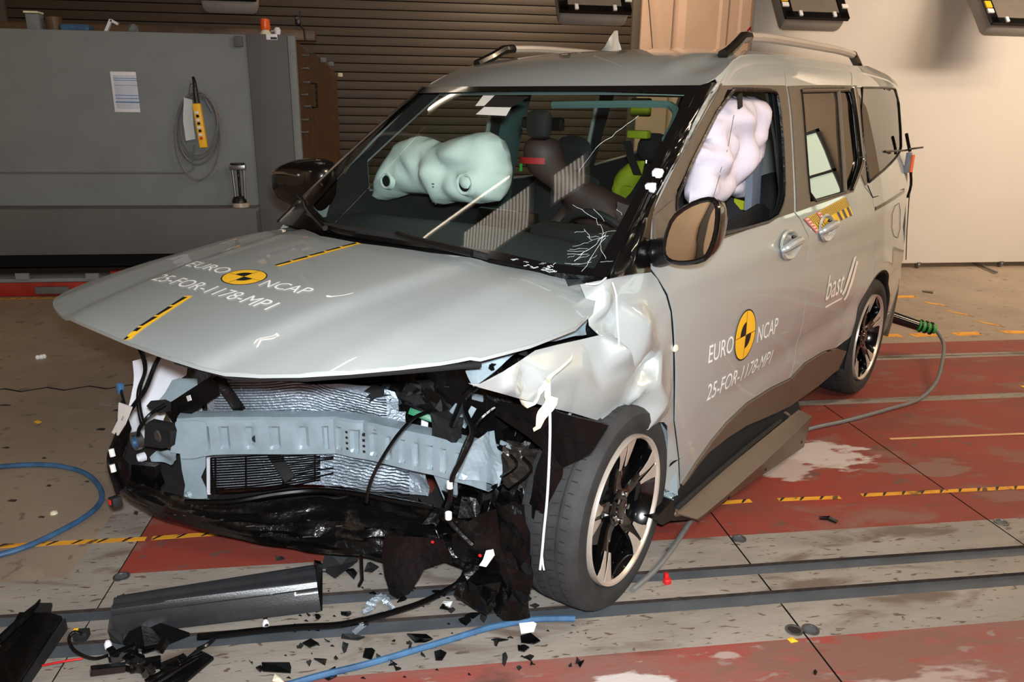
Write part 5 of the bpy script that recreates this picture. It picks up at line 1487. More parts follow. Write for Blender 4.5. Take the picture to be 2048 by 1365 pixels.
# black intake grille in front of the lower core
gr = MB()
def gp(u, v):                                                    # u along, v down, as the photo shows the broken grille
    x = 436+u*216; y = 908+v*70-u*12+v*u*-16+6*math.sin(u*3)*v
    return curt(x, y)+Vector((.015, -.035, 0))
for k in range(15):
    v = k/14; e_ = 1.0 if k not in (3, 4, 9, 12) else 1.12
    gr.tube([gp(u*e_/12, v+0.012*math.sin(u*2+k)*(u/12)) for u in range(13)], .0028, 4)
for u in (0.0, .04, .32, .66, .95): gr.tube([gp(u, v/4) for v in range(5)], .004, 4)
build(gr, 'intake_grille', 'black_plastic', car)
m_ = MB().tube([gp(-.02, 0), gp(-.02, 1)], .009, 6); build(m_, 'core_edge', 'white_plastic', car)
# black diagonal struts and broken grille bracket
def bar(px0, px1, y0, y1, w_, name, mat, par=car, th=.012):
    a = PY(*px0, y0); b_ = PY(*px1, y1); d = (b_-a); L_ = d.length; d.normalize(); n_ = (CP-a).normalized(); s = d.cross(n_).normalized(); n_ = s.cross(d)
    R_ = Matrix((d, s, n_)).transposed(); return build(MB().box((a+b_)/2, (L_, w_, th), R_, .003), name, mat, par)
bar((432, 752), (482, 823), .40, .46, .038, 'strut', 'black_plastic')
bar((540, 898), (580, 960), .52, .50, .040, 'strut', 'matte_black')
g0 = sheet([(325, 815), (420, 755), (436, 765), (440, 790), (350, 850), (342, 838)], (-.42, .30, .55), (-.22, .38, .62), (-.40, .30, .75), 'black_plastic', 'grille_bracket', car, .006, .03, 3)
sheet([(292, 813), (300, 803), (330, 800), (342, 805), (342, 822), (318, 828), (297, 818)], (-.45, .28, .55), (-.25, .36, .62), (-.43, .28, .75), 'matte_black', 'bracket_arm', g0, .01)
p = PY(378, 797, .31); build(MB().box(p, (.028, .002, .018), Matrix.Rotation(-.4, 3, 'Y')), 'paper_label', 'white_paper', g0)
sheet([(290, 850), (300, 843), (340, 852), (341, 895), (325, 898), (288, 893)], (-.40, .205, .45), (-.30, .24, .45), (-.40, .20, .55), 'matte_black', 'crash_can_cap', car, .006, .02, 1, thick=.02)
p = PY(316, 873, .20); build(MB().lathe([(0, 0), (-.004, .017), (0, .022)], 18, p, 'y'), 'cap_bolt', 'steel', car)
# small coil and washer parts at the far corner
for px, py, r_, mt in ((275, 882, .034, 'steel'), (275, 884, .022, 'blue_hose'), (284, 915, .016, 'white_plastic')):
    p = PY(px, py, .24); build(MB().lathe([(0, r_*.6), (-.01, r_*.7), (-.012, r_), (0.01, r_)], 20, p, 'y'), 'lamp_socket', mt, car)
sheet([(312, 903), (340, 898), (350, 905), (350, 922), (338, 932), (308, 920), (302, 912)], (-.40, .27, .42), (-.30, .30, .42), (-.40, .27, .5), 'primer', 'washer_neck', car, .03, .015, 9, 20, smooth=True)
# dark under-bonnet mass between bonnet edge and radiator
UP = [(-.60, .50), (-.30, .55), (.0, .80), (.30, .92), (.62, 1.02), (.80, 1.05)]
csheet([(335, 722), (362, 728), (365, 765), (440, 775), (620, 778), (700, 775), (790, 785), (805, 830), (850, 838), (880, 880), (940, 900), (1010, 900), (1060, 1000), (1090, 1080), (1150, 900), (1180, 850), (1040, 800), (950, 775), (935, 715), (800, 735), (600, 752), (450, 748), (380, 735)], UP, 'black_plastic', 'front_panel', car, .06, .035, 12, 7, .004, smooth=False)
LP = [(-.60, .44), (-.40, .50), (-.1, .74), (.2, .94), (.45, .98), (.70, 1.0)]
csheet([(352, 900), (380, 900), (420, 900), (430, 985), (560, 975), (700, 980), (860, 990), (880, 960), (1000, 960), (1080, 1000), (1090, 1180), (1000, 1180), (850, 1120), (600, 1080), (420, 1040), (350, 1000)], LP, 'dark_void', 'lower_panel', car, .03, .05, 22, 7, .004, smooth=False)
sheet([(250, 868), (300, 880), (345, 905), (436, 905), (440, 990), (420, 1015), (330, 1010), (262, 975), (246, 920)], (-.55, .36, .3), (-.25, .50, .3), (-.55, .36, .5), 'dark_void', 'bumper_inner_panel', car, .01, .04, 19)
# upper bar of the intake under the bonnet: row of black slats
sl = MB()
for k in range(4):
    P = [curt(x, y+4+k*5, UP)+Vector((.0, -.06, 0)) for x, y in ((470, 752), (560, 757), (640, 758), (720, 755), (790, 748))]
    sl.tube(catmull(P, 4), .004, 5)
build(sl, 'grille_slats', 'gloss_black', car)

# lower bumper skin: a big scuffed black bowl
def lip(pts):
    out = []
    for px, py, z in pts: out.append(PZ(px, py, z))
    return out
top_ = lip([(238, 858, .47), (232, 890, .42), (235, 930, .36), (262, 958, .31), (330, 985, .28), (420, 1002, .27), (520, 1005, .27), (620, 995, .27), (700, 992, .27), (780, 1002, .27), (850, 1010, .27), (900, 1025, .27), (960, 1050, .26)])
bot_ = lip([(224, 890, .40), (219, 925, .34), (232, 965, .28), (268, 1008, .21), (345, 1042, .165), (430, 1067, .15), (520, 1086, .14), (610, 1101, .13), (690, 1114, .13), (770, 1120, .13), (845, 1122, .13), (905, 1130, .13), (985, 1150, .12)])
tc_, bc_ = catmull(top_, 5), catmull(bot_, 5)
rows = []
for i, (a, b_) in enumerate(zip(tc_, bc_)):
    r = []
    s = i/(len(tc_)-1)
    for j in range(15):
        t = j/14; p = a.lerp(b_, t); o = (CP-p); o.z = 0; o.normalize()
        q = Vector((s*9, t*4, 1.0)); am = .012+.035*sm(s, .45, .9)
        r.append(p+o*(0.030*math.sin(PI*t)+noise.noise(q*2)*am+0.010*(1 if .30 < t < .36 else 0))+Vector((0, 0, noise.noise(q*1.7+Vector((3, 3, 3)))*am*.5)))
    rows.append(r)
bump = build(MB().grid(rows).thicken(-0.004), 'lower_bumper_skin', 'gloss_black', car, ang=40)
MATS['gloss_black'].node_tree.nodes['Principled BSDF']
nmat('scuffed_black', (8, 8, 9), 0.24, 0, 0.3, 20, bump=0.5, bscale=32, coat=0.0, spec=0.35)
bump.data.materials[0] = M['scuffed_black']
# glossy strip along its top edge
gs = [p+Vector((.01, -.02, .005)) for p in lip([(380, 1000, .285), (470, 1000, .29), (560, 985, .30), (640, 978, .30), (720, 985, .30), (800, 1000, .29), (870, 1012, .28)])]
build(MB().tube(catmull(gs, 5), .010, 8), 'bumper_top_strip', 'gloss_black', bump)
sheet([(222, 905), (245, 915), (258, 930), (262, 965), (240, 985), (226, 960)], (-.45, .05, .35), (-.38, .10, .35), (-.45, .06, .45), 'scuffed_black', 'scuffed_corner', bump, .01, .02, 4, smooth=True)
bump_corner = M['clear_film']
sheet([(262, 930), (308, 935), (310, 1010), (264, 985)], (-.42, .18, .35), (-.34, .22, .35), (-.42, .18, .25), 'scuffed_black', 'vent_box', bump, .01, .03, 6, thick=.03)
sheet([(243, 800), (262, 860), (255, 880), (240, 930), (226, 890), (232, 850)], (-.43, .14, .5), (-.36, .2, .5), (-.43, .14, .4), 'scuffed_black', 'bumper_corner', bump, .015, .02, 8)
# small specks and clips on the skin
random.seed(31); sp = MB()
for k in range(26):
    s = random.uniform(.05, .95); i = int(s*(len(rows)-1)); j = random.randint(2, 11); p = rows[i][j]; o = (CP-p).normalized()
    sp.box(p+o*.006, (random.uniform(.004, .030), .002, .003), Matrix.Rotation(CAR_ROT*-.9+random.uniform(-.2, .2), 3, 'Z'))
build(sp, 'clip_marks', 'steel', bump, smooth=False)
# hanging pieces of under-shield
A_ = (.40, .55, .12)
sheet([(765, 1112), (770, 1150), (783, 1185), (800, 1194), (822, 1185), (838, 1160), (848, 1140), (880, 1128), (905, 1118), (890, 1080), (770, 1070)], (.33, .50, .12), (.50, .62, .12), (.33, .52, .30), 'scuffed_black', 'undershield_flap', bump, .02, .02, 3, smooth=True)
sheet([(905, 1110), (925, 1135), (935, 1180), (1010, 1240), (1040, 1240), (1062, 1235), (1058, 1160), (1075, 1040), (1040, 1000), (960, 1030), (905, 1070)], (.55, .60, .05), (.75, .66, .05), (.55, .68, .35), 'scuffed_black', 'bumper_remnant', car, .05, .02, 13, 7, smooth=False)
build(MB().tube([PZ(722, 1112, .15), PZ(724, 1160, .06), PZ(718, 1172, .03)], .006, 6), 'hanging_clip', 'black_plastic', bump)
# shredded plastics and metal in front of the wheel
random.seed(77)
for k, (px, py, y, w_, h_, mt, nm) in enumerate(((1000, 1090, .80, .16, .30, 'scuffed_black', 'torn_liner'), (950, 1060, .78, .14, .22, 'black_plastic', 'torn_liner'), (1060, 960, .88, .16, .30, 'black_plastic', 'torn_liner'), (1110, 880, .90, .22, .16, 'scuffed_black', 'torn_liner'), (1140, 870, .84, .10, .14, 'black_plastic', 'torn_liner'),
        (870, 1060, .70, .14, .12, 'scuffed_black', 'torn_liner'), (1000, 1180, .70, .13, .10, 'scuffed_black', 'torn_liner'), (880, 800, .86, .16, .14, 'matte_black', 'torn_liner'), (820, 790, .84, .14, .10, 'matte_black', 'torn_liner'), (1010, 1030, .74, .10, .20, 'scuffed_black', 'torn_liner'), (960, 830, .86, .10, .10, 'black_plastic', 'torn_liner'), (745, 775, .78, .12, .07, 'matte_black', 'torn_liner'))):
    c = PY(px, py, y); m_ = MB(); n_ = 7
    rws = []
    for i in range(n_):
        r = []
        for j in range(n_):
            u, v = i/(n_-1)-.5, j/(n_-1)-.5; q = Vector((u*4, v*4, k*3.3))
            edge = 1+0.5*noise.noise(Vector((math.atan2(v, u)*2, k, 0)))
            r.append(c+Vector((u*w_*edge, noise.noise(q)*.09, v*h_*edge))+Vector((noise.noise(q+Vector((1, 1, 1)))*.03, 0, noise.noise(q+Vector((7, 1, 1)))*.03)))
        rws.append(r)
    build(MB().grid(rws).thicken(.003), nm, mt, car, smooth=False)
# crumpled liner hanging in front of the tyre
def xz(L, y): return [((PY(a, b_, y).x), PY(a, b_, y).z) for a, b_ in L]
def blk(L, y, amp, seed, nm, mt='black_plastic', st=.03):
    q = xz(L, y)
    def f(x, z):
        s = Vector((x*9, z*9, seed)); return Vector((x+noise.noise(s)*amp*.4, y-abs(noise.noise(s+Vector((3, 1, 7))))*amp*2, z+noise.noise(s+Vector((8, 8, 1)))*amp*.4))
    build(patch(q, f, st, thick=.003), nm, mt, car, smooth=False)
blk([(1000, 800), (1060, 806), (1140, 828), (1218, 850), (1200, 880), (1184, 905), (1150, 922), (1128, 934), (1124, 956), (1096, 1005), (1070, 1065), (1062, 1130), (1062, 1190), (1040, 1160), (1045, 1080), (1058, 1010), (1072, 950), (1090, 900), (1040, 860), (990, 830)], .715, .012, 17, 'torn_liner')
blk([(1000, 1000), (1050, 1010), (1065, 1090), (1066, 1200), (1058, 1238), (1020, 1200), (1005, 1100)], .68, .02, 23, 'torn_liner', 'scuffed_black')
# broken lamp / pump housing
nmat('dull_metal', (112, 104, 98), 0.22, 0.85, 0.3, 16, bump=.4, bscale=30)
lump(PY(1055, 935, .84), (.13, .10, .10), 2, 'dull_metal', 'broken_lamp_housing', sub=3, amp=.22)
lump(PY(1030, 905, .82), (.05, .05, .05), 5, 'dull_metal', 'lamp_fragment', sub=2)
lump(PY(960, 1175, .66), (.12, .10, .08), 9, 'scuffed_black', 'duct_piece', sub=2, amp=.3)
lump(PY(925, 1000, .80), (.10, .08, .05), 11, 'scuffed_black', 'horn_piece', sub=2)
for k, (px, py) in enumerate(((1000, 908), (1035, 970), (1048, 985), (1060, 945), (1012, 890), (925, 800), (955, 795), (1028, 960))):
    random.seed(k+50); p = PY(px, py, .80 if py > 820 else .84)
    build(MB().box(p, (random.uniform(.02, .045), .006, random.uniform(.01, .03)), Matrix.Rotation(random.uniform(-1, 1), 3, Vector((.3, 1, .2)))), 'torn_metal_scrap', 'primer', car, smooth=False)
# exposed fender rail under the bonnet's left edge
sheet([(936, 722), (950, 720), (985, 712), (1010, 700), (1030, 690), (1030, 712), (1000, 735), (955, 766), (948, 758), (935, 740)], (.72, .50, .85), (.76, .90, .90), (.66, .50, .90), 'primer', 'upper_fender_rail', car, .03, .015, 3, 12)
sheet([(1000, 718), (1030, 696), (1080, 686), (1110, 684), (1180, 668), (1187, 640), (1170, 625), (1100, 660), (1010, 692), (992, 704)], (.72, .58, .86), (.76, .95, .90), (.66, .58, .92), 'primer', 'fender_support', car, .03, .015, 6, 10)
sheet([(1176, 630), (1200, 640), (1204, 672), (1180, 682), (1172, 660)], (.74, .90, .90), (.78, .98, .92), (.70, .9, .95), 'gloss_black', 'hinge_cover', car, .03, .012, 4, 14)
lump(PY(985, 738, .62), (.035, .035, .04), 3, 'gloss_black', 'bonnet_bump_stop', sub=2)
build(MB().box(PY(1046, 703, .70), (.022, .01, .02)), 'slot_hole', 'matte_black', car)
# crash sensor block, green shard, white post
bar((818, 822), (868, 840), .70, .74, .022, 'green_shard', 'green_plastic', th=.006)
lump(PY(893, 852, .74), (.09, .05, .07), 8, 'matte_black', 'connector_block', sub=2, amp=.12)
bar((850, 836), (848, 872), .80, .80, .024, 'white_post', 'white_plastic')
bar((935, 838), (905, 815), .80, .80, .035, 'torn_bracket', 'primer', th=.004)
bar((948, 815), (925, 855), .82, .80, .020, 'torn_bracket', 'primer', th=.004)

# ---- wires and hoses of the van
def cable(pts, r, name, mat, par=car, n=6, k=6):
    P = [PY(px, py, y) for px, py, y in pts]; return build(MB().tube(catmull(P, k), r, n), name, mat, par)
cable([(276, 686, .10), (288, 712, .12), (292, 740, .13), (282, 775, .13), (280, 810, .13), (288, 850, .15)], .004, 'wire', 'black_plastic')
cable([(270, 685, .10), (284, 715, .115), (288, 745, .12), (276, 780, .12), (275, 815, .12), (282, 850, .15)], .0035, 'wire', 'black_plastic')
cable([(320, 712, .20), (308, 735, .18), (290, 780, .15), (265, 815, .12), (243, 850, .10), (228, 885, .08), (218, 912, .07), (220, 940, .06), (228, 965, .06), (236, 990, .06)], .007, 'harness', 'black_plastic')
cable([(330, 810, .26), (300, 830, .2), (280, 855, .17), (276, 870, .17)], .006, 'wire', 'black_plastic')
hb_ = cable([(242, 780, .10), (246, 795, .10), (250, 812, .10)], .005, 'wire', 'black_plastic')
p = PY(240, 777, .10); build(MB().box(p, (.020, .018, .032), Matrix.Rotation(.35, 3, 'Y'), .004), 'blue_connector', 'blue_hose', hb_)
p = PY(231, 1004, .06); cn = build(MB().box(p, (.040, .03, .034), Matrix.Rotation(-.2, 3, 'Y'), .004), 'plug_connector', 'matte_black', car)
build(MB().box(p+Vector((-.002, -.017, .004)), (.010, .004, .016)), 'red_clip', 'red_plastic', cn)
# white paper tags wrapped round the harness
tgp = [PY(x, y, .085) for x, y in ((237, 806), (263, 815), (249, 850), (235, 872), (223, 866), (235, 842))]
wt = MB(); wt.prism(tgp, (.0, .004, 0)); wt_o = build(wt, 'paper_flag', 'white_paper', car, smooth=False)
def flat_text(s, P0, P1, up, size, par, mat='black_ink', off=0.002):
    u = (P1-P0).normalized(); v = up.normalized(); n_ = u.cross(v).normalized()
    if n_.dot(CP-P0) < 0: n_ = -n_
    m_ = text_mb(s, lambda a, b_: P0+u*a+v*b_+n_*off, size); return build(m_, 'lettering', mat, par, smooth=False)
P0, P1 = PY(246, 842, .083), PY(254, 820, .083); flat_text('8044', P0, P1, (PY(240, 838, .083)-P0), .012, wt_o)
for px, py in ((224, 906), (226, 937)): p = PY(px, py, .066); build(MB().tube([p+Vector((-.003, 0, .012)), p+Vector((.003, 0, -.012))], .0085, 8), 'white_collar', 'white_paper', car)
cable([(862, 822, .72), (830, 835, .62), (800, 865, .52), (775, 900, .46), (752, 940, .42), (738, 975, .40), (733, 1005, .40)], .0055, 'hose', 'black_plastic')
cable([(938, 785, .66), (930, 820, .62), (945, 865, .58), (925, 915, .54), (905, 955, .52), (900, 1000, .52), (893, 1030, .54), (915, 1060, .56), (945, 1090, .58)], .008, 'harness', 'black_plastic')
cable([(985, 735, .60), (965, 760, .62), (950, 775, .64), (932, 790, .64), (915, 825, .66), (905, 850, .68)], .011, 'harness', 'black_plastic')
cable([(990, 815, .70), (960, 840, .66), (935, 880, .60), (915, 930, .55), (900, 965, .52)], .0055, 'wire', 'black_plastic')
for px, py in ((900, 970), (897, 1032)): p = PY(px, py, .515); build(MB().tube([p+Vector((0, 0, .010)), p-Vector((0, 0, .010))], .0095, 8), 'white_collar', 'white_paper', car)
p = PY(894, 1025, .50)
for k, (px, py, r_) in enumerate(((865, 1085, .006), (960, 1112, .005))): build(MB().box(PY(px, py, .50), (.008, .006, .006), bev=.001), 'red_clip', 'red_plastic', car)
tg2 = [PY(x, y, .50) for x, y in ((972, 1102), (985, 1100), (988, 1112), (972, 1135), (958, 1132), (966, 1120))]
build(MB().prism(tg2, (0, .003, 0)), 'paper_flag', 'white_paper', car, smooth=False)
random.seed(91)
for k in range(14):
    x, y = random.uniform(1000, 1100), random.uniform(860, 1080); yy = random.uniform(.74, .86)
    cable([(x, y, yy), (x+random.uniform(-25, 25), y+random.uniform(10, 30), yy-.02), (x+random.uniform(-40, 30), y+random.uniform(30, 70), yy)], random.choice((.003, .005)), 'wire', 'black_plastic', k=4, n=5)
# masking tape with its strands, and the white cord hanging from it
tape_o = None
def flag(px, yv, name, mat, cr_=.012, seed=1, par=None):
    L = [PY(x, y, yv) for x, y in px]
    A_ = L[0]; u = Vector((1, 0, 0)); m_ = patch([(p.x, p.z) for p in L], lambda x, z: Vector((x, yv-.01+noise.noise(Vector((x*25, z*25, seed)))*cr_, z)), .012, thick=.001)
    return build(m_, name, mat, par or car, smooth=True, ang=50)
flag([(1152, 706), (1148, 716), (1120, 745), (1104, 768), (1085, 788), (1075, 808), (1060, 815), (1046, 808), (1045, 795), (1055, 782), (1080, 770), (1098, 757), (1125, 732)], .655, 'masking_tape_strip', 'masking_tape', .02, 1)
flag([(1100, 762), (1104, 790), (1120, 795), (1118, 808), (1102, 830), (1085, 855), (1072, 862), (1070, 855), (1078, 850), (1082, 820), (1092, 800), (1095, 775)], .650, 'masking_tape_strip', 'masking_tape', .02, 5)
cable([(1098, 762, .647), (1099, 800, .643), (1100, 860, .64), (1098, 930, .64), (1094, 1000, .64), (1088, 1060, .64), (1084, 1105, .64), (1080, 1140, .64)], .0036, 'white_cord', 'white_plastic')
cable([(1084, 1110, .64), (1086, 1130, .64), (1088, 1141, .64)], .0025, 'white_cord', 'white_plastic')
for pl_ in ([(1225, 566, .850), (1232, 590, .850), (1234, 625, .850), (1236, 660, .862), (1238, 690, .905)], [(1172, 568, .80), (1195, 568, .83), (1212, 556, .82)]):
    build(MB().tube(catmull([PX(a, b_, x) for a, b_, x in pl_], 6), .0028, 6), 'clear_line', 'white_plastic', car)

# ================================================================ COWL AND WIPERS
cow = []
for px, py in ((546, 446), (640, 468), (720, 484), (860, 503), (1000, 528), (1100, 548), (1190, 572)):
    a = HD(px, py) if px > 560 else HD(552, 449); a = Vector((a[0], a[1], hz(*a)-.018)); b_ = WS(max(566, min(px+4, 1205)), py-(12 if px < 1150 else 22) + (14 if px < 560 else 0)); cow.append((a, b_+Vector((0, .03, -.01))))
rows = [[a+Vector((0, -.05, -.04)), a+Vector((0, .01, -.03)), a.lerp(b_, .5)+Vector((0, 0, -.015)), b_] for a, b_ in cow]
build(MB().grid(rows).thicken(.004), 'cowl', 'black_plastic', car)
def wpt(px, py, off): q = WS(px, py); return wsm(q.x, q.z, off)
P = [wpt(x, y, .03) for x, y in ((985, 524), (940, 512), (880, 498), (815, 484), (760, 475), (700, 467), (660, 460))]
wb = build(MB().tube(catmull(P, 4), .011, 8), 'wiper_blade', 'matte_black', car)
P = [wpt(x, y, .045) for x, y in ((960, 522), (900, 508), (840, 492), (812, 482))]
build(MB().tube(catmull(P, 4), .010, 8), 'wiper_arm', 'black_plastic', wb)
P = [wpt(x, y, .03) for x, y in ((608, 400), (630, 422), (655, 448), (680, 468), (720, 478))]
wb = build(MB().tube(catmull(P, 4), .009, 8), 'wiper_blade', 'black_plastic', car)
P = [wpt(x, y, .045) for x, y in ((628, 418), (632, 430), (650, 452), (668, 470))]
build(MB().tube(catmull(P, 4), .010, 8), 'wiper_arm', 'gloss_black', wb)

# ================================================================ INTERIOR
# dashboard
rows = []
for y, z, w_ in ((.92, 1.00, .72), (1.05, 1.035, .74), (1.25, 1.05, .76), (1.42, 1.045, .78), (1.52, 1.00, .78), (1.55, .88, .78), (1.50, .70, .78)):
    rows.append([Vector((w_*(i/8-1), y-.05*(1-abs(i/8-1)**2)*0.6, z+.01*math.cos((i/8-1)*3))) for i in range(17)])
dash = build(MB().grid(rows).thicken(-.02), 'dashboard', 'seat_fabric', car)
nmat('dash_dark', (46, 52, 54), .7, 0, .1, 20); dash.data.materials[0] = M['dash_dark']
build(MB().box((.02, 1.50, 1.06), (.30, .03, .14), bev=.01), 'centre_screen', 'gloss_black', dash)
build(MB().box((.40, 1.44, 1.075), (.36, .14, .07), bev=.03), 'instrument_hood', 'matte_black', dash)
# steering wheel
R_ = Matrix.Rotation(rad(25), 3, 'X')
sw = MB(); c = Vector((.38, 1.62, .98)); P = [c+R_ @ Vector((.185*math.cos(2*PI*k/24), 0, .185*math.sin(2*PI*k/24))) for k in range(25)]
sw.tube(P, .015, 8, caps=False); swo = build(sw, 'steering_wheel', 'matte_black', car)
build(MB().lathe([(-.03, 0), (-.03, .05), (.0, .07), (.03, .06), (.03, 0)], 24, c, 'y').box(c, (.34, .02, .035)), 'wheel_boss', 'matte_black', swo)
# passenger airbag
L = [PY(x, y, 1.55) for x, y in ((762, 398), (764, 380), (775, 350), (790, 312), (808, 282), (835, 271), (862, 276), (884, 286), (915, 275), (950, 266), (980, 264), (1000, 278), (1010, 305), (1015, 340), (1010, 375), (1000, 402), (960, 408), (915, 404), (885, 410), (870, 408), (880, 396), (860, 389), (820, 388), (795, 396), (774, 402))]
ab = build(pillow([(p.x, p.z) for p in L], lambda x, z, w_: Vector((x, 1.55-w_, z)), .14, .02, .5, .13, .085, 3, .8), 'passenger_airbag', 'airbag_fabric', car, ang=75)
for px, py, r_ in ((775, 362, .022), (932, 368, .028)):
    p = PY(px, py, 1.425); build(MB().lathe([(-.008, r_*1.1), (-.012, r_*1.5), (.01, r_*1.8)], 20, p, 'y'), 'vent_hem', 'airbag_fabric', ab)
    build(MB().lathe([(-.009, 0), (-.009, r_*1.1)], 20, p, 'y'), 'vent_hole', 'dark_void', ab)
p = PY(866, 368, 1.40); build(MB().box(p, (.012, .002, .004)).box(p+Vector((0, 0, -.012)), (.008, .002, .004)), 'printed_mark', 'block_dark', ab)
# driver airbag, deflated, low behind the wheel
# front seats
def seat(x, y, nm='front_seat', mat='seat_fabric'):
    b = pillow(rnd2([(-.25, .0), (.25, .0), (.27, .35), (.22, .62), (.12, .66), (-.12, .66), (-.22, .62), (-.27, .35)], 1), lambda u, v, w_: Vector((x+u, y+v*.30-w_, .55+v)), .06, .05, .5, .1, 0, 0, 1.0)
    s = build(b, nm, mat, car)
    c_ = pillow(rnd2([(-.26, -.5), (.26, -.5), (.26, 0), (-.26, 0)], 1), lambda u, v, w_: Vector((x+u, y+v+.05, .50+w_)), .07, .06, .5, .1, 0, 0, 1.0)
    build(c_, 'seat_cushion', mat, s)
    h = pillow(rnd2([(-.13, 0), (.13, 0), (.11, .17), (-.11, .17)], 2), lambda u, v, w_: Vector((x+u, y+.23-w_, 1.22+v)), .04, .04, .5, .06, 0, 0, 1.0)
    build(h, 'headrest', mat, s)
    build(MB().tube([(x-.05, y+.22, 1.15), (x-.05, y+.23, 1.24)], .006, 6).tube([(x+.05, y+.22, 1.15), (x+.05, y+.23, 1.24)], .006, 6), 'headrest_post', 'chrome', s)
seat(.38, 2.28); seat(-.38, 2.25)
for x in (-.45, 0, .45): seat(x, 3.2, 'rear_seat')
# grey B-pillar trims and grab frame inside
for s in (-1, 1):
    build(MB().grid([[Vector((s*(S(2.4, z)-.05), 2.32, z)), Vector((s*(S(2.4, z)-.07), 2.40, z)), Vector((s*(S(2.4, z)-.05), 2.50, z))] for z in (.3, .7, 1.1, 1.4, 1.66)]).thicken(.01 if s < 0 else -.01), 'pillar_trim', 'mint_trim' if s < 0 else 'matte_black', car)
P = [wpt(x, y, -.05) for x, y in ((1093, 193), (1200, 191), (1310, 190), (1335, 196), (1342, 215), (1330, 245), (1320, 262))]
build(MB().tube(catmull(P, 4), .014, 6), 'header_trim', 'mint_trim', car)
# interior mirror and sensor pod
c = wpt(1060, 225, -.07); build(MB().box(c, (.10, .05, .10), bev=.02), 'sensor_pod', 'matte_black', car)
build(MB().box(c+Vector((-.03, .06, .0)), (.20, .02, .05), bev=.02), 'interior_mirror', 'gloss_black', car)
# curtain airbag hanging inside the driver's window
cp = [PX(x, y, .66) for x, y in ((1448, 196), (1470, 192), (1512, 194), (1512, 240), (1510, 290), (1500, 325), (1478, 352), (1456, 375), (1440, 395), (1425, 412), (1400, 418), (1378, 408), (1380, 380), (1388, 350), (1392, 330), (1388, 305), (1372, 296), (1400, 290), (1408, 282), (1405, 262), (1412, 240), (1430, 212))]
cur = build(pillow([(p.y, p.z) for p in cp], lambda y, z, w_: Vector((.66+w_, y, z)), .085, .02, .5, .08, .06, 2, .6), 'curtain_airbag', 'curtain_fabric', car, ang=75)
build(MB().box(PX(1480, 202, .76), (.006, .03, .05), Matrix.Rotation(.3, 3, 'X')), 'black_strap', 'matte_black', cur)
for k, (a, b_) in enumerate((((1468, 230), (1455, 300)), ((1455, 300), (1440, 345)), ((1440, 350), (1425, 400)))):
    build(MB().tube([PX(*a, .745), PX((a[0]+b_[0])/2, (a[1]+b_[1])/2, .742), PX(*b_, .735)], .0012, 4), 'seam', 'block_dark', cur)
cp = [PX(x, y, .62) for x, y in ((1452, 372), (1490, 340), (1504, 325), (1506, 392), (1490, 402), (1470, 395), (1448, 385))]
build(pillow([(p.y, p.z) for p in cp], lambda y, z, w_: Vector((.62+w_, y, z)), .05, .02, .5, .05, .02, 7, .6), 'side_airbag', 'curtain_fabric', car, ang=75)
cp = [PX(x, y, .70) for x, y in ((1512, 204), (1520, 215), (1526, 262), (1524, 320), (1521, 385), (1518, 428), (1502, 422), (1505, 380), (1506, 320), (1511, 260))]
m_ = patch([(p.y, p.z) for p in cp], lambda y, z: Vector((.70, y, z)), .04, thick=.03); build(m_, 'curtain_tail', 'pad_grey', cur)
# seat belts
build(MB().grid([[PX(x, y, .60+.01*k), PX(x+9, y+5, .60+.01*k)] for k, (x, y) in enumerate(((1500, 318), (1478, 345), (1458, 368), (1440, 395)))]).thicken(.003), 'seat_belt', 'matte_black', car)
# dark door interior seen through the open window
dp = [(1.40, .45), (2.35, .45), (2.35, 1.12), (2.28, 1.15), (2.0, 1.10), (1.6, 1.10), (1.38, 1.12)]
build(patch(dp, lambda y, z: Vector((.74, y, z)), .1, thick=.03), 'door_trim', 'matte_black', fdoor)
# ================================================================ THINGS THAT ARE NOT THE VAN
def car_thing(name, base, label, cat, group=None):
    """An Empty standing in the van's frame (its meshes are given in the van's coordinates)."""
    o = bpy.data.objects.new(name, None); COL.objects.link(o)
    o.matrix_world = CARM @ Matrix.Translation(Vector(base)); OFF[o.name] = Vector(base)
    return tag(o, label, cat, group)
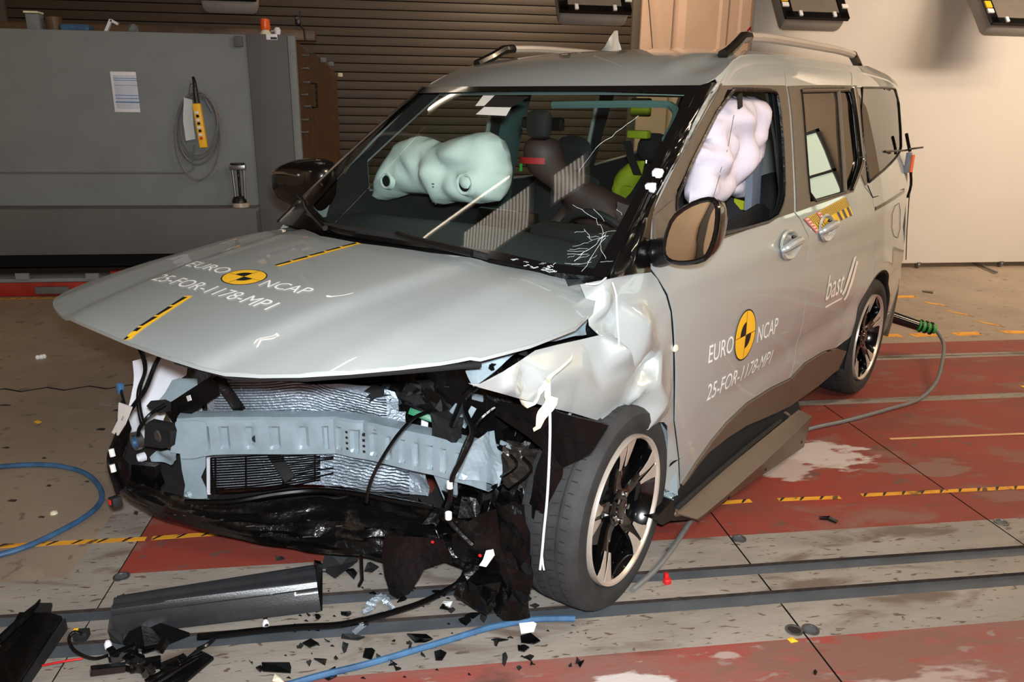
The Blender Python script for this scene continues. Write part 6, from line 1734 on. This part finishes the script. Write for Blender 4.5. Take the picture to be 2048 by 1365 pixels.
# crash-test dummy in the driver's seat: one continuous body, turned forward into the airbag
def skin_body(name, pts, edges, mat, par, sub=2):
    me = bpy.data.meshes.new(name); off = OFF[par.name]
    me.from_pydata([Vector(p[:3])-off for p in pts], edges, [])
    o = bpy.data.objects.new(name, me); COL.objects.link(o); o.parent = par
    sk_ = o.modifiers.new('skin', 'SKIN'); sk_.use_smooth_shade = True
    for i, p in enumerate(pts):
        r_ = p[3]; me.skin_vertices[0].data[i].radius = (r_, p[4] if len(p) > 4 else r_)
    me.skin_vertices[0].data[0].use_root = True
    s_ = o.modifiers.new('sub', 'SUBSURF'); s_.levels = sub; s_.render_levels = sub
    me.materials.append(M[mat]); OFF[o.name] = off
    return o
dm = car_thing('crash_test_dummy', (.38, 2.15, .50), 'brown crash-test dummy slumped in the driver seat behind the windshield', 'crash test dummy')
DP = [(.38, 2.15, .62, .15, .12), (.36, 2.10, .80, .15, .11), (.28, 1.99, .99, .16, .11), (.18, 1.90, 1.11, .14, .09), (.10, 1.84, 1.19, .055), (.04, 1.79, 1.25, .062), (.0, 1.76, 1.30, .088, .095), (-.01, 1.745, 1.36, .085, .095), (-.01, 1.755, 1.41, .06),
      (.02, 1.92, 1.08, .06), (-.06, 1.80, .93, .045), (.06, 1.66, .96, .036), (.14, 1.63, 1.01, .03),
      (.36, 1.92, 1.08, .06), (.46, 1.82, .93, .045), (.46, 1.68, .94, .036), (.44, 1.63, 1.0, .03),
      (.28, 1.95, .58, .085), (.26, 1.62, .66, .065), (.26, 1.50, .35, .045), (.26, 1.36, .28, .035),
      (.48, 1.95, .58, .085), (.50, 1.62, .66, .065), (.50, 1.50, .35, .045), (.50, 1.36, .28, .035)]
DE = [(0, 1), (1, 2), (2, 3), (3, 4), (4, 5), (5, 6), (6, 7), (7, 8), (3, 9), (9, 10), (10, 11), (11, 12), (3, 13), (13, 14), (14, 15), (15, 16), (0, 17), (17, 18), (18, 19), (19, 20), (0, 21), (21, 22), (22, 23), (23, 24)]
skin_body('body', DP, DE, 'dummy_skin', dm)
build(MB().grid([[Vector((-.003+.101*math.sin(rad(a)), 1.752-.101*math.cos(rad(a)), z)) for a in range(-60, 41, 10)] for z in (1.300, 1.325)]).thicken(.002), 'face_marking', 'dummy_red', dm)
bx = MB().box(PY(1042, 335, 1.655), (.010, .006, .03)); build(bx, 'green_paint_patch', 'green_band', dm)
c = PX(1455, 455, .52)
build(pillow(rnd2([(2.05, .66), (2.05, .50), (1.62, .60), (1.62, .76)], 1), lambda y, z, w_: Vector((.52+w_, y, z)), .09, .04, .5, .08, 0, 0, 1.), 'red_shorts', 'dummy_red', dm)
# rear dummy in a hi-vis child seat
rdm = car_thing('child_seat', (.30, 3.0, .50), 'yellow-green child seat with dark straps on the rear bench', 'child seat')
A0 = [PY(x, y, 3.0) for x, y in ((1262, 322), (1290, 322), (1284, 350), (1262, 385), (1246, 402), (1228, 400), (1226, 370), (1240, 340))]
build(pillow([(p.x, p.z) for p in A0], lambda x, z, w_: Vector((x, 3.0-w_, z)), .08, .03, .5, .08, .01), 'seat_shell', 'hiviz', rdm)
q = PY(1278, 269, 3.0); build(MB().box(q, (.13, .05, .045), bev=.01), 'upper_wing', 'hiviz', rdm)
q = PY(1282, 215, 3.1); build(MB().box(q, (.12, .04, .10), bev=.01), 'top_strap', 'hiviz', rdm)
build(MB().grid([[PY(x, y, 2.88), PY(x+16, y, 2.88)] for x, y in ((1246, 282), (1256, 320), (1268, 350))]).thicken(.004), 'dark_strap', 'matte_black', rdm)
g2 = car_thing('child_seat', (.62, 2.6, .50), 'second yellow-green seat piece low in the front door window', 'child seat')
for L in ([(1490, 398), (1504, 396), (1503, 418), (1489, 420)], [(1492, 426), (1504, 424), (1502, 442), (1490, 446)]):
    P = [PX(x, y, .60) for x, y in L]; build(MB().prism(P, (-.05, 0, 0)), 'seat_shell', 'hiviz', g2, smooth=False)

# cable with plug behind the van
gc = MB()
path = [PX(1868, 655, 1.06), PX(1882, 668, 1.08), PX(1888, 700, 1.10), PX(1880, 745, 1.10), PX(1855, 782, 1.06)]
path = [CARM @ p for p in path]
pts = [path[0], path[1], path[2], path[3]]
pts = [HX(x, y, 3.42) for x, y in ((1868, 655), (1884, 672), (1888, 705))]
# hangs from the plug, then runs over the floor under the skirt and round behind the front wheel
fl0 = [HF(x, y, .012) for x, y in ((1836, 800), (1780, 818), (1700, 840), (1620, 858), (1560, 880), (1480, 925), (1420, 975), (1385, 1035), (1350, 1090), (1320, 1130), (1290, 1160), (1265, 1180))]
k0 = CARM @ PY(1869, 657, 4.55); k1 = CARM @ PY(1886, 685, 4.45); k2 = CARM @ PY(1886, 715, 4.2); k3 = CARM @ PY(1872, 765, 3.9)
k3.z = max(k3.z, .02)
gcab = build(MB().tube(catmull([k0, k1, k2, k3]+fl0, 8), .010, 8), 'power_cable', 'grey_cable')
tag(gcab, 'grey cable running from the green-banded plug across the red floor under the van', 'cable')
a = CARM @ PY(1778, 632, 4.45); b_ = CARM @ PY(1836, 651, 4.5); c = CARM @ PY(1870, 659, 4.55)
pg = empty('cable_plug', a, 'dark blue and black plug with green bands sticking out behind the rear wheel', 'plug')
build(MB().tube([a, a.lerp(b_, .25), b_], .034, 14, rr=[.040, .038, .034]), 'sleeve', 'gloss_black', pg)
build(MB().tube([b_, c], .036, 14, rr=[.036, .030]), 'grip', 'green_band', pg)
for t in (0.15, .45, .75): p = b_.lerp(c, t); d = (c-b_).normalized(); build(MB().tube([p-d*.005, p+d*.005], .042, 14), 'ring', 'black_plastic', pg)
build(MB().tube([a-(b_-a).normalized()*.05, a], .03, 12), 'green_tip', 'green_band', pg)

# blue hose: loop at the left and run along the bottom
hl2 = [HF(x, y, .014) for x, y in ((-80, 945), (-20, 936), (60, 930), (120, 933), (165, 945), (192, 965), (204, 990), (196, 1012), (165, 1038), (110, 1068), (50, 1095), (-10, 1113), (-90, 1135))]
tag(build(MB().tube(catmull(hl2, 6), .0105, 10), 'air_hose', 'blue_hose'), 'blue hose bending in a loop on the beige floor at the left', 'hose')
hl3 = [HF(x, y, .014) for x, y in ((560, 1375), (640, 1352), (730, 1330), (820, 1304), (900, 1280), (980, 1256), (1060, 1241), (1110, 1238), (1150, 1238))]
tag(build(MB().tube(catmull(hl3, 6), .0095, 10), 'air_hose', 'blue_hose'), 'blue hose running along the front edge to the front wheel', 'hose')

# black ribbed panel lying in front
def fz(px, py, z): return HF(px, py, z)
pn = empty('ribbed_panel', HF(430, 1240), 'long black ribbed plastic panel lying on the rails before the van', 'car part')
Lf = [fz(232, 1190, .10), fz(636, 1133, .10)]
T0, T1 = fz(235, 1196, .11), fz(630, 1133, .10)
B0, B1 = fz(228, 1270, .035), fz(642, 1222, .02)
rows = []
for i in range(41):
    t = i/40; r = []
    A0_ = T0.lerp(T1, t); B0_ = B0.lerp(B1, t)
    for j in range(25):
        v = j/24; p = A0_.lerp(B0_, v)
        rib = .010*math.exp(-((v-.22)/.05)**2)+.008*math.exp(-((v-.55)/.02)**2)+.008*math.exp(-((v-.68)/.02)**2)-.012*math.exp(-((v-.12)/.03)**2)
        r.append(p+Vector((0, -.02*math.sin(PI*v), .03*math.sin(PI*v)+rib)))
    rows.append(r)
build(MB().grid(rows).thicken(-.006), 'ribbed_face', 'satin_black', pn, ang=60)
rows2 = [[r[0]+Vector((0, .015, -.01)), r[0]+Vector((0, .05, -.08)), r[-1]+Vector((0, .02, -.012))] for r in rows]
build(MB().grid(rows2).thicken(.004), 'rear_face', 'matte_black', pn)
e = [fz(238, 1192, .12), fz(222, 1215, .11), fz(215, 1262, .06), fz(222, 1285, .01), fz(245, 1290, .01), fz(250, 1245, .05)]
build(MB().prism(e, (.012, .01, 0)), 'end_cap', 'matte_black', pn, smooth=False)
e = [fz(632, 1127, .12), fz(645, 1130, .11), fz(645, 1222, .02), fz(632, 1226, .02)]
build(MB().prism(e, (-.008, .02, 0)), 'end_cap', 'gloss_black', pn, smooth=False)
e = [HF(x, y, .025+.02*(k % 2)) for k, (x, y) in enumerate(((246, 1290), (280, 1238), (330, 1255), (380, 1272), (330, 1292), (290, 1300)))]
build(MB().prism(e, (0, 0, .01)), 'torn_corner', 'black_plastic', pn, smooth=False)
build(MB().tube([fz(642, 1140, .07), fz(652, 1140, .07)], .006, 8), 'pin', 'steel', pn)
for px, py, s in ((532, 1254, 0), (217, 1296, 0)):
    p = HF(px, py); o = build(MB().lathe([(0, .010), (.014, .010), (.022, .006), (.023, 0)], 16, (p.x, p.y, 0), 'z'), 'white_clip', 'white_plastic'); tag(o, 'small white plastic clip under the ribbed panel' if px > 400 else 'small white clip at the left end of the ribbed panel', 'clip')
# black leaf-shaped shard beside it
def shard(pxs, name, label, cat, mat='black_plastic', group=None, th=.004, z=.002, lift=()):
    P = [HF(x, y, 0) for x, y in pxs]; m_ = MB()
    c_ = sum(P, Vector())/len(P)
    n_ = len(P)
    top = [m_.vert(Vector((p.x, p.y, z+th+(lift[i % len(lift)] if lift else 0)))) for i, p in enumerate(P)]
    bot = [m_.vert(Vector((p.x, p.y, z+(lift[i % len(lift)] if lift else 0)))) for i, p in enumerate(P)]
    ct = m_.vert(Vector((c_.x, c_.y, z+th+.004))); cb2 = m_.vert(Vector((c_.x, c_.y, z+.002)))
    for i in range(n_):
        j = (i+1) % n_
        m_.face((top[i], top[j], ct)); m_.face((bot[j], bot[i], cb2)); m_.face((top[i], bot[i], bot[j], top[j]))
    o = build(m_, name, mat, smooth=False, recalc=True); return tag(o, label, cat, group)
shard([(642, 1150), (655, 1130), (690, 1120), (720, 1117), (716, 1135), (670, 1162)], 'plastic_shard', 'pointed black plastic piece at the right end of the ribbed panel', 'debris', 'matte_black', lift=(.02, .05, .06, .05, .02, .005))
# flat black panel, bottom left corner
bp = empty('flat_panel', HF(60, 1300), 'flat black panel with a folded edge lying in the bottom left corner', 'car part')
m_ = MB().prism([HF(x, y, z) for x, y, z in ((-60, 1380, .03), (0, 1305, .03), (40, 1232, .055), (100, 1233, .055), (125, 1240, .045), (20, 1400, .03))], (0, 0, .012))
build(m_, 'face', 'black_plastic', bp, smooth=False)
m_ = MB().prism([HF(x, y, z) for x, y, z in ((125, 1240, .045), (20, 1400, .03), (28, 1410, .0), (130, 1262, .0))], (.006, .006, 0)); build(m_, 'folded_edge', 'matte_black', bp, smooth=False)
m_ = MB().tube(catmull([HF(x, y, .075) for x, y in ((-10, 1290), (20, 1262), (50, 1235), (72, 1212), (80, 1200))], 4), .010, 6, rr=[.012]*10+[.010, .008, .006, .005, .004, .003, .002]); build(m_, 'rubber_lip', 'black_plastic', bp)
m_ = MB().prism([HF(x, y, .04) for x, y in ((75, 1212), (105, 1212), (100, 1235), (70, 1236))], (0, 0, .01)); build(m_, 'tab', 'matte_black', bp, smooth=False)
# tangle of broken brackets
tb = empty('broken_bracket', HF(300, 1330), 'tangled broken black bracket with ribs and wires at the bottom left', 'car part')
random.seed(13)
for k in range(16):
    x, y = random.uniform(200, 330), random.uniform(1296, 1350); a = HF(x, y, random.uniform(.01, .05)); b_ = a+Vector((random.uniform(-.08, .08), random.uniform(-.05, .05), random.uniform(.0, .03)))
    build(MB().box((a+b_)/2, ((b_-a).length, .02, random.choice((.004, .02, .03))), (b_-a).to_track_quat('X', 'Z').to_matrix(), .002), 'rib', random.choice(('black_plastic', 'gloss_black')), tb, smooth=False)
for x0, y0, x1, y1 in ((290, 1365, 405, 1305), (300, 1372, 395, 1315)):
    a, b_ = HF(x0, y0, .03), HF(x1, y1, .045); build(MB().box((a+b_)/2, ((b_-a).length, .016, .010), (b_-a).to_track_quat('X', 'Z').to_matrix(), .003), 'glossy_rail', 'gloss_black', tb)
a, b_ = HF(320, 1385, .01), HF(412, 1308, .03); build(MB().box((a+b_)/2, ((b_-a).length, .07, .012), (b_-a).to_track_quat('X', 'Z').to_matrix(), .004), 'base_bar', 'black_plastic', tb)
def fcable(pts, r, name, mat, label=None, cat='wire', par=None, n=6):
    P = catmull([HF(x, y, z) for x, y, z in pts], 6); o = build(MB().tube(P, r, n), name, mat, par)
    return tag(o, label, cat) if label else o
cw_ = fcable([(165, 1270, .03), (148, 1265, .04), (138, 1278, .03), (145, 1298, .02), (165, 1312, .02), (190, 1318, .02), (215, 1312, .03)], .005, 'wire', 'black_plastic', None, par=tb)
p = HF(163, 1270, .02); build(MB().box(p, (.04, .03, .025), None, .004), 'plug', 'matte_black', tb); build(MB().box(p+Vector((-.015, 0, .014)), (.012, .016, .006)), 'yellow_latch', 'yellow_ink', tb)
fcable([(85, 1332, .01), (120, 1325, .02), (165, 1318, .02)], .003, 'wire', 'red_plastic', 'thin red and white wire running to the broken bracket', 'wire')
# long harness
fcable([(395, 1275, .015), (450, 1270, .015), (520, 1262, .015), (600, 1255, .015), (680, 1250, .015), (760, 1232, .02), (840, 1208, .02), (900, 1178, .04), (935, 1155, .08), (955, 1140, .12)], .010, 'wiring_harness', 'gloss_black', 'black taped wiring harness lying from the bumper remains to the ribbed panel', 'wire', n=8)
fcable([(530, 1235, .01), (533, 1248, .01), (532, 1258, .01)], .006, 'wire_stub', 'black_plastic', 'short black wire end beside the white clip', 'wire')
fcable([(395, 1300, .01), (415, 1290, .02), (428, 1278, .015)], .006, 'wire_stub', 'black_plastic', 'curved black wire end right of the broken bracket', 'wire')
# clear plastic scraps, papers, caps
shard([(1042, 1270), (1038, 1256), (1050, 1247), (1073, 1254), (1068, 1266)], 'paper_tag', 'crumpled white paper tag beside the blue hose near the front wheel', 'tag', 'white_paper', lift=(0, .01, .015, .005, 0))
shard([(887, 1206), (905, 1210), (900, 1218), (884, 1214)], 'paper_tag', 'small white printed tag among the black shards', 'tag', 'white_paper', lift=(0, .006))
shard([(545, 1365), (550, 1352), (562, 1360), (570, 1370)], 'paper_scrap', 'pale pink scrap at the bottom edge where the blue hose starts', 'scrap', 'masking_tape')
m_ = MB()
random.seed(8)
for k in range(14):
    a = HF(735+k*3.6, 1222-26*math.sin(k/13*PI*.9), .015); m_.box(a, (.03, .014, .012), Matrix.Rotation(random.uniform(0, 3), 3, Vector((random.random(), random.random(), 1))))
tag(build(m_, 'foil_strip', 'foil', smooth=False), 'curl of shiny silver foil lying on the rail', 'scrap')
p = HF(718, 1258, .004); m_ = MB().box(p, (.05, .012, .01), Matrix.Rotation(.9, 3, 'Z')); tag(build(m_, 'foil_strip', 'foil', smooth=False), 'small shiny foil sliver at the groove edge', 'scrap')
rc_ = empty('red_cap', HF(1334, 1164), 'small red plastic cap on the rail plate beside the front wheel', 'cap')
p = HF(1334, 1166); build(MB().lathe([(0, .014), (.012, .014), (.016, .010), (.017, 0)], 18, (p.x, p.y, 0), 'z'), 'cap', 'red_plastic', rc_); build(MB().box((p.x, p.y+.012, .018), (.014, .02, .02), bev=.004), 'tab', 'red_plastic', rc_)
shard([(1574, 1280), (1584, 1276), (1596, 1285), (1582, 1288)], 'yellow_chip', 'small yellow and black triangular chip below the socket pair', 'scrap', 'yellow_ink', th=.002, z=.001)
shard([(1638, 1037), (1660, 1036), (1676, 1045), (1672, 1049), (1655, 1042), (1640, 1041)], 'plastic_strip', 'short bent black strip on the red floor right of the skirt', 'debris', 'gloss_black', th=.006)
shard([(1845, 582), (1866, 584), (1866, 588), (1846, 585)], 'plastic_strip', 'tiny black sliver on the beige floor behind the van', 'debris', 'black_plastic')
shard([(2040, 773), (2060, 772), (2060, 782)], 'yellow_chip', 'small yellow marker at the right edge of the red floor', 'scrap', 'yellow_ink', th=.002, z=.001)
shard([(68, 845), (76, 841), (84, 845), (76, 849)], 'yellow_chip', 'small orange diamond chip on the beige floor at the left', 'scrap', 'yellow_ink', th=.002, z=.001)
p = HF(82, 717, .0); m_ = MB(); random.seed(2)
for k in range(5): m_.lathe([(0, .012), (.012, .014), (.022, .008), (.024, 0)], 10, (p.x+random.uniform(-.016, .016), p.y+random.uniform(-.01, .01), 0), 'z')
tag(build(m_, 'foam_crumb', 'white_plastic'), 'small white crumb of foam on the beige floor at the far left', 'scrap')
p = HF(108, 1028, .0); tag(build(MB().lathe([(0, .014), (.008, .012), (.012, 0)], 9, (p.x, p.y, 0), 'z'), 'foam_crumb', 'masking_tape'), 'pale crumb on the beige floor inside the blue hose loop', 'scrap')
for (px, py, w_, h_) in ((8, 812, 16, 2), (202, 860, 10, 5), (98, 973, 5, 4), (25, 1003, 10, 5), (83, 1036, 7, 3), (235, 822, 9, 4), (272, 1028, 5, 9), (88, 918, 5, 2), (174, 965, 5, 2), (12, 897, 8, 2), (1626, 763, 5, 2)):
    shard([(px-w_, py+h_*.15), (px-w_*.3, py-h_*.4), (px+w_*.9, py-h_*.3), (px+w_*.5, py+h_*.4)], 'dark_crumb', 'tiny dark crumb lying on the hall floor away from the van front', 'debris', 'groove_shade_crumb', 'dark crumbs on the floor', th=.003, z=.001)
# black shards
random.seed(44)
SH = [(700, 1110, 12, 7), (745, 1190, 9, 6), (770, 1128, 16, 7), (742, 1140, 14, 9), (705, 1150, 16, 12), (805, 1205, 12, 6), (880, 1190, 18, 6), (892, 1221, 14, 6), (695, 1230, 14, 5), (618, 1234, 6, 5), (636, 1235, 7, 7),
      (625, 1292, 22, 10), (700, 1283, 30, 7), (690, 1300, 8, 9), (737, 1312, 14, 12), (672, 1320, 7, 3), (645, 1328, 16, 6), (620, 1333, 7, 3), (818, 1292, 8, 4), (845, 1283, 38, 14), (820, 1298, 4, 5), (757, 1318, 8, 3), (787, 1332, 12, 6), (795, 1341, 7, 4), (846, 1316, 7, 6),
      (878, 1318, 16, 9), (1000, 1283, 16, 3), (1022, 1280, 8, 4), (993, 1293, 6, 2), (1060, 1282, 22, 14), (1046, 1300, 14, 7), (1009, 1322, 7, 12), (1055, 1322, 14, 4), (1065, 1332, 6, 4), (1037, 1345, 6, 3), (1158, 1332, 9, 8), (1140, 1338, 6, 6), (560, 1338, 38, 14), (660, 1355, 16, 14), (950, 1270, 14, 5),
      (930, 1248, 18, 9), (945, 1235, 14, 8), (968, 1240, 9, 9), (1000, 1208, 22, 10), (760, 1240, 16, 6), (730, 1252, 9, 7), (1035, 1222, 20, 9), (905, 1225, 9, 5), (1050, 1205, 12, 6), (1070, 1215, 12, 5), (655, 1287, 9, 5), (600, 1300, 10, 4), (502, 1330, 6, 3), (900, 1105, 12, 5), (560, 1120, 10, 4), (1630, 1348, 6, 5), (590, 1265, 7, 3), (520, 1345, 9, 8)]
for px, py, w_, h_ in SH:
    n_ = random.choice((4, 5, 5, 6)); P = []
    for k in range(n_):
        a = 2*PI*k/n_+random.uniform(-.35, .35); r = random.uniform(.55, 1.15); P.append((px+w_*r*math.cos(a), py+h_*r*math.sin(a)))
    shard(P, 'plastic_shard', 'broken black plastic shard scattered on the rails before the van', 'debris', random.choice(('black_plastic', 'gloss_black', 'matte_black')), 'black plastic shards before the van', lift=[random.choice((0, 0, .006, .012)) for _ in range(4)])
random.seed(9)
for _ in range(60):
    px, py = random.uniform(560, 1180), random.uniform(1130, 1360)
    if py < 1150 and px < 700: continue
    w_ = random.uniform(1.5, 5); shard([(px-w_, py), (px, py-w_*.5), (px+w_, py+w_*.3)], 'plastic_chip', 'tiny black plastic chip scattered on the rails before the van', 'debris', 'black_plastic', 'tiny black chips before the van', th=.002)
for _ in range(0): pass
# ceiling tube lamps
FIX = [(-.45, 6.05, 4.7, 1.1, rad(-54)), (-.35, 2.70, 4.7, 1.0, rad(-8)), (5.6, 1.6, 4.8, 1.5, 0.0), (1.8, -4.0, 4.7, 1.5, 0), (5.2, -3.0, 4.8, 1.5, 0)]
for i, (x, y, z, L_, a) in enumerate(FIX): fixture(x, y, z, L_, a, 'ceiling tube lamp over the hall floor, outside the picture')
# window in the right-hand wall and a door opposite, which shine in the van's paint and glass
emis('window_light', (226, 240, 214), 2.2)
for k, (y, w_) in enumerate(((3.4, 1.1), (5.0, 1.1), (7.4, 0.9), (-1.6, 1.3))):
    m_ = build(MB().box((XR-.03, y, 2.1), (.04, w_, 1.6)), 'window_%d' % (k+1), 'window_light', smooth=False); tag(m_, kind='structure')
    f = MB()
    for yy in (-w_/2, 0, w_/2): f.box((XR-.06, y+yy, 2.1), (.06, .06, 1.66))
    for zz in (-.8, 0, .8): f.box((XR-.06, y, 2.1+zz), (.06, w_+.06, .06))
    off = m_.location.copy(); o = build(f, 'window_frame', 'block_dark', m_, smooth=False); o.data.transform(Matrix.Translation(-off)); OFF[o.name] = off

# two louvred lamp panels over the bonnet: bright strips between dark fins
emis('louvre_glow', (255, 244, 228), 2.6)
for k, (x0, x1, y0, y1) in enumerate(((-.34, .34, 1.40, 2.15), (.56, .84, 1.52, 2.02))):
    cx, cy = (x0+x1)/2, (y0+y1)/2
    t = empty('louvre_lamp', (cx, cy, 4.7), 'louvred ceiling lamp panel mirrored in the windshield, %s of the two' % ('larger' if k == 0 else 'smaller'), 'lamp', 'louvred lamps')
    build(MB().box((cx, cy, 4.74), (x1-x0+.06, y1-y0+.06, .06), bev=.01), 'tray', 'fixture_white', t)
    n_ = int((x1-x0)/.034)
    for i in range(n_):
        xx = x0+(x1-x0)*(i+.5)/n_; build(MB().box((xx, cy, 4.70), (.014, y1-y0, .014)), 'light_strip', 'louvre_glow', t, smooth=False)
# pillars and a pipe on the left-hand wall, which show in the driver's mirror
for k, (y, w_) in enumerate(((-1.9, .35), (-3.4, .12))):
    tag(build(MB().box((XL+.12, y, 2.7), (.2, w_, 5.2), bev=.01), 'wall_pillar', 'block_dark'), 'dark vertical pillar on the left wall, outside the picture but in the mirror, %s one' % ('wide' if k == 0 else 'narrow'), 'pillar')
